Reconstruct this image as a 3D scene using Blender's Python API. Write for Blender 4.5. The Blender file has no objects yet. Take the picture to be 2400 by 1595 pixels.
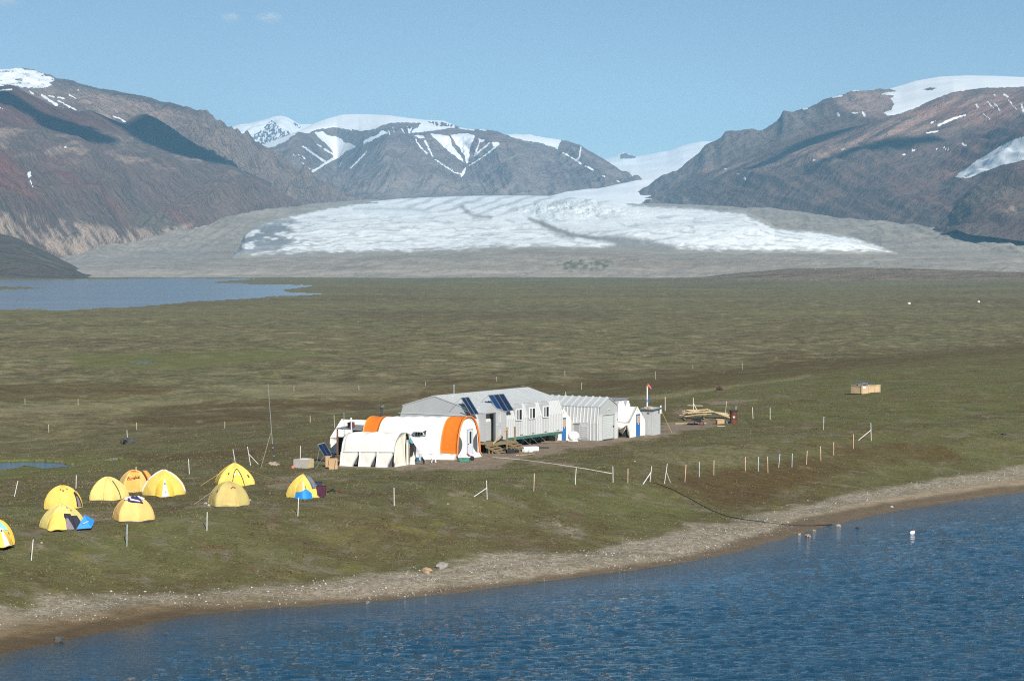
import bpy, math, random
import numpy as np
from mathutils import Vector, Matrix
DENOISE = False
random.seed(7); RNG = np.random.default_rng(11)
SC = bpy.context.scene; COL = SC.collection
R = math.radians

# ------------------------------------------------------------------ camera geometry (photo is 2400 x 1595)
F = 5000.0; YH = 620.0; H = 15.5
TH = math.atan((797.5 - YH) / F); CT, ST = math.cos(TH), math.sin(TH)
def slope(py): return np.tan(np.arctan((797.5 - np.asarray(py, float)) / F) - TH)
def proj(x, y, z):
    z = z - H; f = y * CT - z * ST; u = y * ST + z * CT
    return 1200 + F * x / f, 797.5 - F * u / f
def at(px, py, z=0.0):
    d = (z - H) / float(slope(py)); v = (797.5 - py) / F; t = d / (CT + v * ST)
    return np.array([(px - 1200) / F * t, d, z])
def atd(px, py, d):
    v = (797.5 - py) / F; t = d / (CT + v * ST)
    return np.array([(px - 1200) / F * t, d, H + d * float(slope(py))])
A0 = R(-32.6); EX = np.array([math.cos(A0), math.sin(A0)]); EY = np.array([-math.sin(A0), math.cos(A0)])
def fr(a, b): return EX * a + EY * b            # camp grid -> world xy

# ------------------------------------------------------------------ noise
_perm = RNG.permutation(256); _perm = np.concatenate([_perm, _perm, _perm])
_ang = np.arange(256) * (2 * math.pi / 256); _gx, _gy = np.cos(_ang), np.sin(_ang)
def pn(x, y, seed=0):
    x = np.asarray(x, float) + seed * 17.13; y = np.asarray(y, float) + seed * 31.7
    xi = np.floor(x).astype(np.int64); yi = np.floor(y).astype(np.int64)
    xf = x - xi; yf = y - yi
    u = xf * xf * xf * (xf * (xf * 6 - 15) + 10); v = yf * yf * yf * (yf * (yf * 6 - 15) + 10)
    def g(i, j, dx, dy):
        h = _perm[_perm[(i) & 255] + ((j) & 255)]
        return _gx[h] * dx + _gy[h] * dy
    a = g(xi, yi, xf, yf); b = g(xi + 1, yi, xf - 1, yf); c = g(xi, yi + 1, xf, yf - 1); d = g(xi + 1, yi + 1, xf - 1, yf - 1)
    return ((a + (b - a) * u) * (1 - v) + (c + (d - c) * u) * v) * 1.5
def fbm(x, y, o=4, seed=0, gain=.5, lac=2.03):
    s = 0; a = 1.0
    for k in range(o):
        s = s + a * pn(x, y, seed + k); x = np.asarray(x) * lac; y = np.asarray(y) * lac; a *= gain
    return s
def ridged(x, y, o=4, seed=0, gain=.5, lac=2.03):
    s = 0; a = 1.0
    for k in range(o):
        s = s + a * (1 - 2 * np.abs(pn(x, y, seed + k))); x = np.asarray(x) * lac; y = np.asarray(y) * lac; a *= gain
    return s
def sstep(a, b, x):
    t = np.clip((np.asarray(x, float) - a) / (b - a), 0, 1); return t * t * (3 - 2 * t)
def ip(px, pts, k=1):
    a = np.array(pts, float); return np.interp(px, a[:, 0], a[:, k])
def poly_sd(x, y, P):
    """signed distance to a closed polygon, positive inside"""
    x = np.asarray(x, float); y = np.asarray(y, float)
    P = np.array(P, float); ins = np.zeros(x.shape, bool); dm = np.full(x.shape, 1e9)
    for (ax, ay), (bx, by) in zip(P, np.roll(P, -1, 0)):
        dx, dy = bx - ax, by - ay
        t = np.clip(((x - ax) * dx + (y - ay) * dy) / (dx * dx + dy * dy + 1e-12), 0, 1)
        dm = np.minimum(dm, (x - ax - t * dx) ** 2 + (y - ay - t * dy) ** 2)
        c = ((ay > y) != (by > y))
        with np.errstate(divide='ignore', invalid='ignore'):
            ins ^= c & (x < (bx - ax) * (y - ay) / (by - ay + 1e-15) + ax)
    dm = np.sqrt(dm); return np.where(ins, dm, -dm)
def line_d(x, y, P):
    x = np.asarray(x, float); y = np.asarray(y, float); P = np.array(P, float); dm = np.full(x.shape, 1e9)
    for (ax, ay), (bx, by) in zip(P[:-1], P[1:]):
        dx, dy = bx - ax, by - ay
        t = np.clip(((x - ax) * dx + (y - ay) * dy) / (dx * dx + dy * dy + 1e-12), 0, 1)
        dm = np.minimum(dm, (x - ax - t * dx) ** 2 + (y - ay - t * dy) ** 2)
    return np.sqrt(dm)

# ------------------------------------------------------------------ tagging
def tag(o, label=None, cat=None, group=None, kind=None):
    if label: o['label'] = label
    if cat: o['category'] = cat
    if group: o['group'] = group
    if kind: o['kind'] = kind
    return o
def thing(name, label, cat, loc=(0, 0, 0), rz=0.0, group=None):
    o = bpy.data.objects.new(name, None); COL.objects.link(o)
    o.location = [float(c) for c in loc]; o.rotation_euler = (0, 0, rz); o.empty_display_size = .3
    return tag(o, label, cat, group)
def copy_tree(o, parent=None):
    c = o.copy(); COL.objects.link(c)
    if parent: c.parent = parent
    for ch in list(o.children): copy_tree(ch, c)
    return c

# ------------------------------------------------------------------ node materials
class NT:
    def __init__(s, name):
        s.m = bpy.data.materials.new(name); s.m.use_nodes = True; s.t = s.m.node_tree
        s.t.nodes.clear(); s.out = s.n('ShaderNodeOutputMaterial')
    def n(s, typ, **kw):
        x = s.t.nodes.new(typ)
        for k, v in kw.items():
            if k.startswith('i_'):
                key = k[2:]; key = int(key) if key.isdigit() else key.replace('_', ' ')
                s.set(x.inputs[key], v)
            else: setattr(x, k, v)
        return x
    def set(s, sock, v):
        if hasattr(v, 'bl_idname') and hasattr(v, 'outputs'): v = v.outputs[0]
        if isinstance(v, bpy.types.NodeSocket): s.t.links.new(v, sock)
        elif isinstance(v, (tuple, list)) and len(v) == 3 and sock.type == 'RGBA': sock.default_value = (*v, 1)
        else: sock.default_value = v
    def attr(s, name, kind='Fac'): return s.n('ShaderNodeAttribute', attribute_name=name).outputs[kind]
    def coord(s, kind='Object', scale=(1, 1, 1)):
        c = s.n('ShaderNodeTexCoord').outputs[kind]
        mp = s.n('ShaderNodeMapping'); s.set(mp.inputs['Vector'], c); mp.inputs['Scale'].default_value = scale
        return mp.outputs[0]
    def noise(s, co, scale, detail=4, rough=.55, dist=0.0):
        x = s.n('ShaderNodeTexNoise'); s.set(x.inputs['Vector'], co)
        x.inputs['Scale'].default_value = scale; x.inputs['Detail'].default_value = detail
        x.inputs['Roughness'].default_value = rough; x.inputs['Distortion'].default_value = dist
        return x.outputs['Fac']
    def ramp(s, fac, stops, interp='LINEAR'):
        x = s.n('ShaderNodeValToRGB'); s.set(x.inputs[0], fac); r = x.color_ramp; r.interpolation = interp
        while len(r.elements) < len(stops): r.elements.new(1)
        for e, (p, c) in zip(r.elements, stops):
            e.position = p; e.color = (*c, 1) if isinstance(c, (tuple, list)) else (c, c, c, 1)
        return x.outputs[0]
    def mix(s, f, a, b, mode='MIX'):
        x = s.n('ShaderNodeMix', data_type='RGBA', blend_type=mode)
        s.set(x.inputs[0], f); s.set(x.inputs[6], a); s.set(x.inputs[7], b); return x.outputs[2]
    def math(s, op, a, b=0.0, clamp=False):
        x = s.n('ShaderNodeMath', operation=op, use_clamp=clamp); s.set(x.inputs[0], a); s.set(x.inputs[1], b); return x.outputs[0]
    def bump(s, h, strength=.5, dist=.05, nrm=None):
        x = s.n('ShaderNodeBump'); s.set(x.inputs['Height'], h); x.inputs['Strength'].default_value = strength; x.inputs['Distance'].default_value = dist
        if nrm is not None: s.set(x.inputs['Normal'], nrm)
        return x.outputs[0]
    def bsdf(s, col, rough=.8, metal=0.0, nrm=None, **kw):
        b = s.n('ShaderNodeBsdfPrincipled'); s.set(b.inputs['Base Color'], col); s.set(b.inputs['Roughness'], rough); s.set(b.inputs['Metallic'], metal)
        if nrm is not None: s.set(b.inputs['Normal'], nrm)
        for k, v in kw.items(): s.set(b.inputs[k.replace('_', ' ')], v)
        s.t.links.new(b.outputs[0], s.out.inputs['Surface']); return b
_mats = {}
def M(name, col, rough=.7, metal=0.0, var=.12, scale=3.0, bump=0.0, bscale=8.0, dirt=None, stretch=(1, 1, 1), spec=.5):
    """a painted / woven / sawn surface: base colour with mottling, optional bump and dirt stains"""
    if name in _mats: return _mats[name]
    t = NT(name); co = t.coord('Object', stretch)
    n = t.noise(co, scale, 5, .6)
    c = t.mix(t.ramp(n, [(.3, 0.0), (.7, 1.0)]), tuple(x * (1 - var) for x in col), tuple(min(1, x * (1 + var)) for x in col))
    if dirt:
        n2 = t.noise(t.coord('Object', (1, 1, .35)), scale * .45, 6, .65)
        c = t.mix(t.math('MULTIPLY', t.ramp(n2, [(.52, 0.0), (.75, 1.0)]), dirt[1]), c, dirt[0])
    nr = t.bump(t.noise(co, bscale, 5, .6), .6, bump) if bump else None
    t.bsdf(c, rough, metal, nr, Specular_IOR_Level=spec); _mats[name] = t.m; return t.m

# ------------------------------------------------------------------ mesh builder
class MB:
    def __init__(s): s.v = []; s.f = []; s.mi = []; s.cur = 0
    def add(s, vs, fs):
        b = len(s.v); s.v += [tuple(float(c) for c in p) for p in vs]; s.f += [tuple(b + i for i in f) for f in fs]; s.mi += [s.cur] * len(fs); return s
    def use(s, i): s.cur = i; return s
    def box(s, c, sz, rz=0.0, rx=0.0, ry=0.0):
        m = Matrix.Translation(c) @ Matrix.Rotation(rz, 4, 'Z') @ Matrix.Rotation(ry, 4, 'Y') @ Matrix.Rotation(rx, 4, 'X')
        hx, hy, hz = sz[0] / 2, sz[1] / 2, sz[2] / 2
        vs = [m @ Vector((x * hx, y * hy, z * hz)) for x, y, z in ((-1,-1,-1),(1,-1,-1),(1,1,-1),(-1,1,-1),(-1,-1,1),(1,-1,1),(1,1,1),(-1,1,1))]
        return s.add(vs, [(3,2,1,0),(4,5,6,7),(0,1,5,4),(1,2,6,5),(2,3,7,6),(3,0,4,7)])
    def bar(s, p, q, w, h=None, up=(0, 0, 1)):
        h = h or w; p = Vector(p); q = Vector(q); d = (q - p).normalized(); up = Vector(up)
        if abs(d.dot(up)) > .98: up = Vector((1, 0, 0))
        a = d.cross(up).normalized() * (w / 2); b = a.cross(d).normalized() * (h / 2)
        vs = [p - a - b, p + a - b, p + a + b, p - a + b, q - a - b, q + a - b, q + a + b, q - a + b]
        return s.add(vs, [(3,2,1,0),(4,5,6,7),(0,1,5,4),(1,2,6,5),(2,3,7,6),(3,0,4,7)])
    def tube(s, pts, r, n=8, cap=True):
        pts = [Vector(p) for p in pts]; rs = r if isinstance(r, (list, tuple)) else [r] * len(pts)
        rings = []; ref = Vector((0.13, .31, .94))
        for i, p in enumerate(pts):
            d = (pts[min(i + 1, len(pts) - 1)] - pts[max(i - 1, 0)]).normalized()
            a = d.cross(ref if abs(d.dot(ref)) < .95 else Vector((1, 0, 0))).normalized(); b = d.cross(a)
            rings.append([p + (a * math.cos(2 * math.pi * k / n) + b * math.sin(2 * math.pi * k / n)) * rs[i] for k in range(n)])
        return s.loft(rings, True, cap)
    def loft(s, rings, closed=True, cap=False):
        n = len(rings[0]); vs = [p for r in rings for p in r]; fs = []
        for i in range(len(rings) - 1):
            for k in range(n if closed else n - 1):
                k2 = (k + 1) % n; fs.append((i * n + k, i * n + k2, (i + 1) * n + k2, (i + 1) * n + k))
        if cap: fs.append(tuple(reversed(range(n)))); fs.append(tuple((len(rings) - 1) * n + k for k in range(n)))
        return s.add(vs, fs)
    def lathe(s, prof, n=16, c=(0, 0, 0)):
        return s.loft([[(c[0] + r * math.cos(2 * math.pi * k / n), c[1] + r * math.sin(2 * math.pi * k / n), c[2] + z) for k in range(n)] for r, z in prof], True, True)
    def prism(s, poly, d):
        """poly: 3-D polygon, extruded by vector d"""
        n = len(poly); d = Vector(d); top = [Vector(p) + d for p in poly]
        return s.add(list(poly) + top, [tuple(reversed(range(n))), tuple(range(n, 2 * n))] + [(k, (k + 1) % n, n + (k + 1) % n, n + k) for k in range(n)])
    def grid(s, fn, nu, nv, thick=0.0):
        g = [[Vector(fn(i / nu, j / nv)) for j in range(nv + 1)] for i in range(nu + 1)]
        b = len(s.v); W = nv + 1
        vs = [p for r in g for p in r]; fs = [(i*W+j, (i+1)*W+j, (i+1)*W+j+1, i*W+j+1) for i in range(nu) for j in range(nv)]
        if thick:
            nm = []
            for i in range(nu + 1):
                for j in range(nv + 1):
                    du = g[min(i+1,nu)][j] - g[max(i-1,0)][j]; dv = g[i][min(j+1,nv)] - g[i][max(j-1,0)]
                    c = du.cross(dv); nm.append(c.normalized() if c.length > 1e-9 else Vector((0, 0, 1)))
            N = len(vs); vs = vs + [p - q * thick for p, q in zip(vs, nm)]
            fs = fs + [tuple(N + k for k in reversed(f)) for f in fs]
            bd = [(i*W) for i in range(nu+1)] + [nu*W+j for j in range(1,nv+1)] + [i*W+nv for i in range(nu-1,-1,-1)] + [j for j in range(nv-1,0,-1)]
            fs = fs + [(bd[k], bd[(k+1) % len(bd)], N + bd[(k+1) % len(bd)], N + bd[k]) for k in range(len(bd))]
        return s.add(vs, fs)
    def build(s, name, mat, parent=None, smooth=False, bevel=0.0, label=None):
        me = bpy.data.meshes.new(name); me.from_pydata(s.v, [], s.f); me.update()
        if smooth is True: me.polygons.foreach_set('use_smooth', [True] * len(me.polygons))
        for q in (mat if isinstance(mat, list) else [mat]): me.materials.append(q)
        if any(s.mi): me.polygons.foreach_set('material_index', s.mi)
        o = bpy.data.objects.new(name, me); COL.objects.link(o)
        if smooth == 'auto':
            me.polygons.foreach_set('use_smooth', [True] * len(me.polygons)); me.set_sharp_from_angle(angle=R(38))
        if bevel:
            b = o.modifiers.new('bevel', 'BEVEL'); b.width = bevel; b.segments = 2; b.limit_method = 'ANGLE'
        if parent: o.parent = parent
        if label: o['label'] = label
        return o
def np_mesh(name, X, Y, Z, mat, attrs=None, smooth=True, mask=None):
    """grid mesh from 2-D arrays"""
    nr, nc = X.shape; me = bpy.data.meshes.new(name)
    idx = np.arange(nr * nc).reshape(nr, nc)
    q = np.stack([idx[:-1, :-1], idx[:-1, 1:], idx[1:, 1:], idx[1:, :-1]], -1).reshape(-1, 4)
    co = np.stack([X, Y, Z], -1).reshape(-1, 3)
    if mask is not None:
        q = q[mask[:-1, :-1].reshape(-1)]
        used = np.unique(q); re = np.full(nr * nc, -1); re[used] = np.arange(len(used)); q = re[q]; co = co[used]
        if attrs: attrs = {k: v.reshape(nr * nc, *v.shape[2:])[used] for k, v in attrs.items()}
    me.vertices.add(len(co)); me.vertices.foreach_set('co', co.astype(np.float32).ravel())
    me.loops.add(q.size); me.loops.foreach_set('vertex_index', q.astype(np.int32).ravel())
    me.polygons.add(len(q)); me.polygons.foreach_set('loop_start', np.arange(0, q.size, 4, dtype=np.int32)); me.polygons.foreach_set('loop_total', np.full(len(q), 4, np.int32))
    me.update(calc_edges=True)
    if smooth: me.polygons.foreach_set('use_smooth', np.ones(len(q), bool))
    for k, v in (attrs or {}).items():
        if v.ndim == 3 or (mask is not None and v.ndim == 2 and v.shape[-1] == 3):
            a = me.attributes.new(k, 'FLOAT_COLOR', 'POINT'); v = v.reshape(-1, 3)
            a.data.foreach_set('color', np.concatenate([v, np.ones((len(v), 1))], 1).astype(np.float32).ravel())
        else:
            a = me.attributes.new(k, 'FLOAT', 'POINT'); a.data.foreach_set('value', v.astype(np.float32).ravel())
    me.materials.append(mat); o = bpy.data.objects.new(name, me); COL.objects.link(o); return o

# ------------------------------------------------------------------ camera, sun, sky
cam = bpy.data.cameras.new('camera'); cam.sensor_width = 36.0; cam.lens = 36.0 * F / 2400; cam.clip_start = .5; cam.clip_end = 60000
co = bpy.data.objects.new('camera', cam); COL.objects.link(co); co.location = (0, 0, H); co.rotation_euler = (math.pi / 2 - TH, 0, 0); SC.camera = co
SEL, SAZ = R(31), R(18)      # sun height; sun stands behind the camera, a little to the right
SD = Vector((math.sin(SAZ) * math.cos(SEL), -math.cos(SAZ) * math.cos(SEL), math.sin(SEL)))
sl = bpy.data.lights.new('sun', 'SUN'); sl.energy = 5.0; sl.angle = R(.53); sl.color = (1, .955, .88)
so = bpy.data.objects.new('sun', sl); COL.objects.link(so); so.rotation_euler = (-SD).to_track_quat('-Z', 'Y').to_euler(); so.location = (0, -50, 200)
W = bpy.data.worlds.new('World'); SC.world = W; W.use_nodes = True; wt = W.node_tree; wt.nodes.clear()
sk = wt.nodes.new('ShaderNodeTexSky'); sk.sky_type = 'NISHITA'; sk.sun_disc = False; sk.sun_elevation = SEL; sk.sun_rotation = math.pi - SAZ
sk.altitude = 200; sk.air_density = .7; sk.dust_density = .0; sk.ozone_density = 1.35
bg = wt.nodes.new('ShaderNodeBackground'); bg.inputs[1].default_value = .058; wo = wt.nodes.new('ShaderNodeOutputWorld')
wt.links.new(sk.outputs[0], bg.inputs[0]); wt.links.new(bg.outputs[0], wo.inputs[0])
SC.view_settings.view_transform = 'Standard'; SC.view_settings.look = 'None'; SC.view_settings.exposure = .48; SC.view_settings.gamma = 1
SC.render.engine = 'CYCLES'; SC.cycles.use_denoising = DENOISE; SC.cycles.max_bounces = 6; SC.cycles.volume_bounces = 1; SC.cycles.transparent_max_bounces = 8
SC.cycles.filter_width = 1.15; SC.cycles.caustics_reflective = False; SC.cycles.caustics_refractive = False
# ------------------------------------------------------------------ the ground: one sheet from the lake bed over the camp ridge to the far plain
ZL = -3.2; ZM = -8.0
SHORE = [(-3000,2060),(-1000,1745),(-400,1610),(0,1533),(200,1490),(448,1440),(640,1424),(844,1411),(1078,1387),(1322,1356),(1460,1338),(1587,1320),(1729,1292),(1790,1274),(1831,1262),(1953,1228),(2116,1193),(2250,1172),(2400,1152),(2700,1128),(3100,1105),(5000,1060)]
SHW = np.array([at(px, py, ZL)[:2] for px, py in SHORE])
BACK = [(-3000,1210),(-300,1140),(0,1122),(300,1098),(600,1062),(760,1040),(1000,990),(1400,935),(1700,905),(2000,872),(2400,822),(2800,775),(5000,720)]
BKW = np.array([at(px, py, 0.0)[:2] for px, py in BACK])
PONDS = [  # pixel outline, level
    ([(-300,1084),(0,1083),(60,1080),(110,1081),(150,1085),(182,1093),(150,1098),(100,1102),(85,1097),(60,1094),(38,1100),(0,1106),(-300,1122)], -2.9),
    ([(243,1083),(262,1078),(292,1075),(288,1080),(262,1085)], -2.3),
    ([(306,851),(330,847.5),(360,846.5),(356,850.5),(325,853)], -7.2),
    ([(-900,657),(0,657),(250,655),(420,652),(520,653),(600,652.5),(560,656),(500,660),(505,664),(560,664),(600,667),(672,667),(735,669),(700,674),(662,679),(672,685),(770,689),(690,692),(640,694),(600,698),(560,701),(500,704),(450,706),(430,709),(350,716),(330,719),(250,721),(170,726),(130,728),(80,724),(0,726),(-900,735)], ZM),
]
ISLE = [(-300,671),(0,671),(70,672),(112,675),(60,678),(0,680),(-300,682)]
def shore_s(x, y):
    d = line_d(x, y, SHW); ys = np.interp(x, SHW[:, 0], SHW[:, 1]); return np.where(np.asarray(y) > ys, d, -d)
def back_s(x, y):
    d = line_d(x, y, BKW); ys = np.interp(x, BKW[:, 0], BKW[:, 1]); return np.where(np.asarray(y) > ys, d, -d)
PADS = []      # flat building pads (x, y, radius)
def gz0(x, y, rough=True):
    x = np.asarray(x, float); y = np.asarray(y, float)
    s = shore_s(x, y); b = back_s(x, y)
    ex = x * EX[0] + y * EX[1]
    w = np.interp(x, [-40, -15, 0, 30, 60], [14, 16, 20, 23, 26])
    bank = ZL * (1 - sstep(0, 1, np.clip((s - 3.0) / w, 0, 1)) * .86 - .14 * np.clip(s / 3.0, 0, 1))
    bed = ZL + np.where(s < 0, s * .16, 0)
    z = np.where(s < 0, bed, bank)
    z = z + .035 * np.clip(ex + 95, -26, 0) * sstep(18, 34, s)
    drop = 7.0 * sstep(-6, 95, b) + np.clip(b - 90, 0, 800) * .0009
    z = z - drop - .22 * np.exp(-((x - 8.5) ** 2 + (y - 191) ** 2) / 22)
    if rough:
        veg = sstep(3.0, 7.5, s); far = sstep(10, 90, b)
        camp = 1 - .75 * np.exp(-((x + 2) ** 2 / 240 + (y - 176) ** 2 / 220))
        z = z + veg * camp * (.16 * fbm(x / 9, y / 9, 2, 3) + .05 * fbm(x / 1.7, y / 1.7, 2, 5)) + .035 * (1 - veg) * fbm(x / 1.3, y / 2.2, 2, 9)
        z = z + far * (.75 * fbm(x / 70, y / 60, 3, 21) + .45 * fbm(x / 16, y / 14, 2, 25) + .22 * fbm(x / 5.5, y / 7, 2, 27)) + sstep(200, 1500, b) * 1.1 * fbm(x / 330, y / 420, 2, 29)
        z = z + sstep(1500, 3600, b) * 1.2
    return z
_D = np.exp(np.linspace(math.log(85), math.log(3600), 2600))
def _hit(px, py, fn):
    v = (797.5 - py) / F; t = _D / (CT + v * ST); x = (px - 1200) / F * t; zr = H + _D * float(slope(py)); zg = fn(x, _D)
    k = max(int(np.argmax(zr < zg)), 1); a = zr[k-1] - zg[k-1]; b = zg[k] - zr[k]; u = a / (a + b + 1e-9)
    return Vector((x[k-1] + (x[k] - x[k-1]) * u, _D[k-1] + (_D[k] - _D[k-1]) * u, zg[k-1] + (zg[k] - zg[k-1]) * u))
for _k in range(3):
    P_, lv_ = PONDS[_k]; PONDS[_k] = (P_, float(np.percentile([_hit(a, c, gz0)[2] for a, c in P_ if -60 < a < 2460], 72)))
def _band(line):
    out = []
    for px, py in line: q = _hit(px, py, gz0); out.append(max(.3, float(shore_s(np.array([q[0]]), np.array([q[1]]))[0])))
    return [p for p, _ in line], out
BTOP = _band([(-200,1435),(0,1420),(200,1402),(450,1393),(600,1376),(800,1356),(1000,1332),(1100,1312),(1190,1296),(1320,1297),(1430,1276),(1560,1250),(1700,1226),(1800,1200),(1900,1180),(2000,1156),(2100,1140),(2200,1126),(2300,1110),(2420,1086)])
STOP = _band([(-200,1462),(0,1448),(300,1432),(600,1414),(900,1392),(1300,1346),(1500,1322),(1700,1282),(1800,1242),(1900,1210),(2000,1182),(2200,1148),(2420,1114)])
def carve(x, y, z):
    for k, (P, lv) in enumerate(PONDS):
        px, py = proj(x, y, np.full(np.shape(x), lv))
        P = np.array(P, float); sel = (px > P[:, 0].min() - 90) & (px < P[:, 0].max() + 90) & (py > P[:, 1].min() - 14) & (py < P[:, 1].max() + 14)
        if not np.any(sel): continue
        sx, sy = px[sel], py[sel]
        sy = sy + (1.1 if k != 2 else .4) * pn(sx / 23, sy * 0, 61 + k)
        sd = poly_sd(sx, sy * 3, [(a, c * 3) for a, c in P])
        if k == 3: sd = np.minimum(sd, -poly_sd(sx, sy * 3, [(a, c * 3) for a, c in ISLE]))
        zz = z[sel]; near = sstep(-30, -1.5, sd)
        zz = zz * (1 - near) + near * (lv + .12 + (.12 if k == 3 else .06)); zr_ = np.maximum(zz, lv + .1); zz = zr_ if k == 3 else zz + (zr_ - zz) * sstep(-70, -30, sd); zz = np.where(sd > 0, lv - .5 - np.clip(sd, 0, 20) * .02, zz)
        z[sel] = zz
    return z
def gz(x, y):
    x = np.atleast_1d(np.asarray(x, float)); y = np.atleast_1d(np.asarray(y, float)); return carve(x, y, gz0(x, y))
def gp(px, py):
    """the point of the ground seen at a photo pixel"""
    return _hit(px, py, gz)
def gxy(x, y): return float(gz(x, y)[0])

def softmask(px, py, P, soft, ysc=2.5):
    return sstep(-soft, soft, poly_sd(px, py * ysc, [(a, c * ysc) for a, c in P]))
def build_ground():
    pxs = np.concatenate([np.linspace(-3000, -80, 46)[:-1], np.arange(-80, 2481, 2.3), np.linspace(2481, 5200, 44)[1:]])
    # row spacing about 1.5 photo pixels
    rows = [62.0]
    while rows[-1] < 4300:
        d = rows[-1]; rows.append(d + max(.26, (1.55 if d > 100 else 3.0) * d * d / (20.5 * F)))
    rows = np.array(rows); U, D = np.meshgrid((pxs - 1200) / F, rows); X = U * D; Y = D
    sh = X.shape; x = X.ravel(); y = Y.ravel()
    z = gz(x, y); s = shore_s(x, y); b = back_s(x, y); px, py = proj(x, y, z)
    n1 = fbm(x / 4, y / 4, 4, 41); n2 = fbm(x / 1.1, y / 1.1, 3, 47); n3 = fbm(x / 14, y / 14, 3, 51)
    # beach: sand by the water, pebbles above, brown mud towards the left
    right = sstep(1500, 1900, px); left = 1 - sstep(300, 900, px)
    wb = np.interp(px, *BTOP)
    beach = 1 - sstep(-.9, .9, s - wb - 1.0 * n1 - .4 * n2)
    scar = softmask(px, py, [(1285,1212),(1330,1222),(1380,1250),(1440,1262),(1400,1282),(1340,1278),(1310,1248)], 26) * sstep(-.1, .5, n1 + n2 * .5 + .2)
    beach = np.maximum(beach, scar * .75)
    sand = 1 - sstep(-.7, .9, s - np.interp(px, *STOP) - .5 * n1)
    wet = 1 - sstep(.1, 1.1, s - np.interp(px, [0, 600, 1500, 1900, 2400], [1.2, .3, .3, 1.6, 1.3]) - .35 * n1)
    mud = left * (1 - sstep(1.5, 4.6, s + n1))
    # trodden earth of the camp
    D1 = [(752,1088),(770,1098),(900,1102),(1000,1100),(1100,1098),(1180,1092),(1240,1075),(1300,1062),(1335,1050),(1385,1052),(1440,1040),(1520,1024),(1580,1017),(1650,1003),(1690,990),(1655,984),(1590,984),(1550,994),(1480,1000),(1380,1008),(1250,1000),(1140,1030),(1000,1060),(850,1080),(775,1070)]
    dirt = softmask(px, py, D1, 34); dirt = sstep(.32, .72, dirt + .42 * n1 + .2 * n2 + .2 * n3)
    for P, so_ in (([(1635,938),(1690,932),(1770,936),(1745,947),(1680,952)], 9), ([(1790,929),(1850,925),(1852,930),(1800,933)], 5), ([(590,1128),(680,1112),(760,1118),(740,1132),(650,1150)], 16),
                   ([(1150,1068),(1260,1072),(1330,1095),(1250,1096)], 14), ([(760,1112),(830,1116),(810,1124),(740,1124)], 8), ([(100,1215),(240,1225),(330,1215),(300,1200),(160,1200)], 14), ([(440,1185),(520,1150),(500,1190)], 10),
                   ([(1560,962),(1600,955),(1640,965),(1600,975)], 8)):
        dirt = np.maximum(dirt, .8 * sstep(.45, .95, softmask(px, py, P, so_ * 2.4) + .7 * n1 + .3 * n2))
    # brown heath: the bank on the right and the strip behind the camp
    H1 = [(1560,1145),(1600,1112),(1700,1102),(1800,1086),(1930,1052),(2060,1030),(2200,1036),(2280,1078),(2180,1086),(2050,1098),(1930,1118),(1820,1152),(1740,1190),(1660,1190),(1600,1170)]
    H2 = [(300,1010),(600,1000),(900,960),(1200,925),(1330,925),(1480,935),(1700,905),(1900,880),(2150,848),(2420,822),(2420,806),(1900,832),(1500,868),(1200,885),(900,905),(600,935),(300,960)]
    st_ = fbm(x / 60, y / 14, 4, 55); heath = np.maximum(softmask(px, py, H1, 40), .8 * softmask(px, py, H2, 75)); heath = sstep(.2, 1.0, heath + .35 * n3 + .3 * n1 + .3 * st_)
    for P in ([(-100,905),(200,895),(420,905),(380,925),(120,940),(-100,938)], [(1500,1128),(1620,1140),(1700,1160),(1760,1196),(1700,1196),(1600,1160)], [(250,1058),(400,1062),(700,1040),(640,1075),(330,1085)]):
        heath = np.maximum(heath, .7 * sstep(.3, .8, softmask(px, py, P, 24) + .3 * n1))
    plain = sstep(15, 110, b)
    lush = np.zeros_like(x)
    for P, a in (([(-100,1062),(150,1068),(320,1070),(330,1090),(190,1112),(-100,1135)], 1), ([(150,830),(420,825),(700,818),(760,832),(420,868),(180,862)], .8), ([(1300,1130),(1500,1150),(1640,1210),(1480,1240),(1300,1170)], .45), ([(1780,870),(2400,850),(2400,960),(2000,1000),(1650,960)], .45), ([(1550,905),(1900,880),(1880,930),(1560,930)], .5)):
        lush = np.maximum(lush, a * softmask(px, py, P, 22))
    pale = np.zeros_like(x)
    for P, a in (([(1420,935),(1560,922),(1760,898),(1900,878),(1900,884),(1700,910),(1560,934)], .8), ([(0,955),(250,945),(480,935),(470,945),(200,962),(0,968)], .6), ([(1390,1010),(1500,1050),(1800,1040),(1780,1090),(1600,1090),(1480,1060)], .3), ([(520,905),(760,895),(1000,905),(980,925),(600,930)], .5)):
        pale = np.maximum(pale, a * sstep(.2, .8, softmask(px, py, P, 14) + .4 * n1))
    at_ = {k: v.reshape(sh) for k, v in dict(beach=beach, sand=sand, wet=wet, mud=mud, dirt=dirt, heath=heath, plain=plain, lush=lush, pale=pale).items()}
    t = NT('tundra'); co = t.coord('Object'); A = t.attr
    flat = t.n('ShaderNodeMapping'); t.set(flat.inputs[0], t.n('ShaderNodeTexCoord').outputs['Object']); flat.inputs['Scale'].default_value = (1, 1, 0); P2 = flat.outputs[0]
    big, mid, sm, fine = t.noise(P2, .035, 5, .6), t.noise(P2, .22, 5, .6, .4), t.noise(P2, 1.1, 5, .65), t.noise(P2, 6.5, 5, .75)
    veg = t.ramp(mid, [(.3, (.072, .066, .033)), (.46, (.083, .088, .037)), (.6, (.10, .104, .05)), (.75, (.13, .122, .07))])
    veg = t.mix(t.ramp(big, [(.4, 0.0), (.64, .6)]), veg, (.088, .062, .034))
    veg = t.mix(t.ramp(sm, [(.56, 0.0), (.72, .75)]), veg, (.17, .145, .085))
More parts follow.
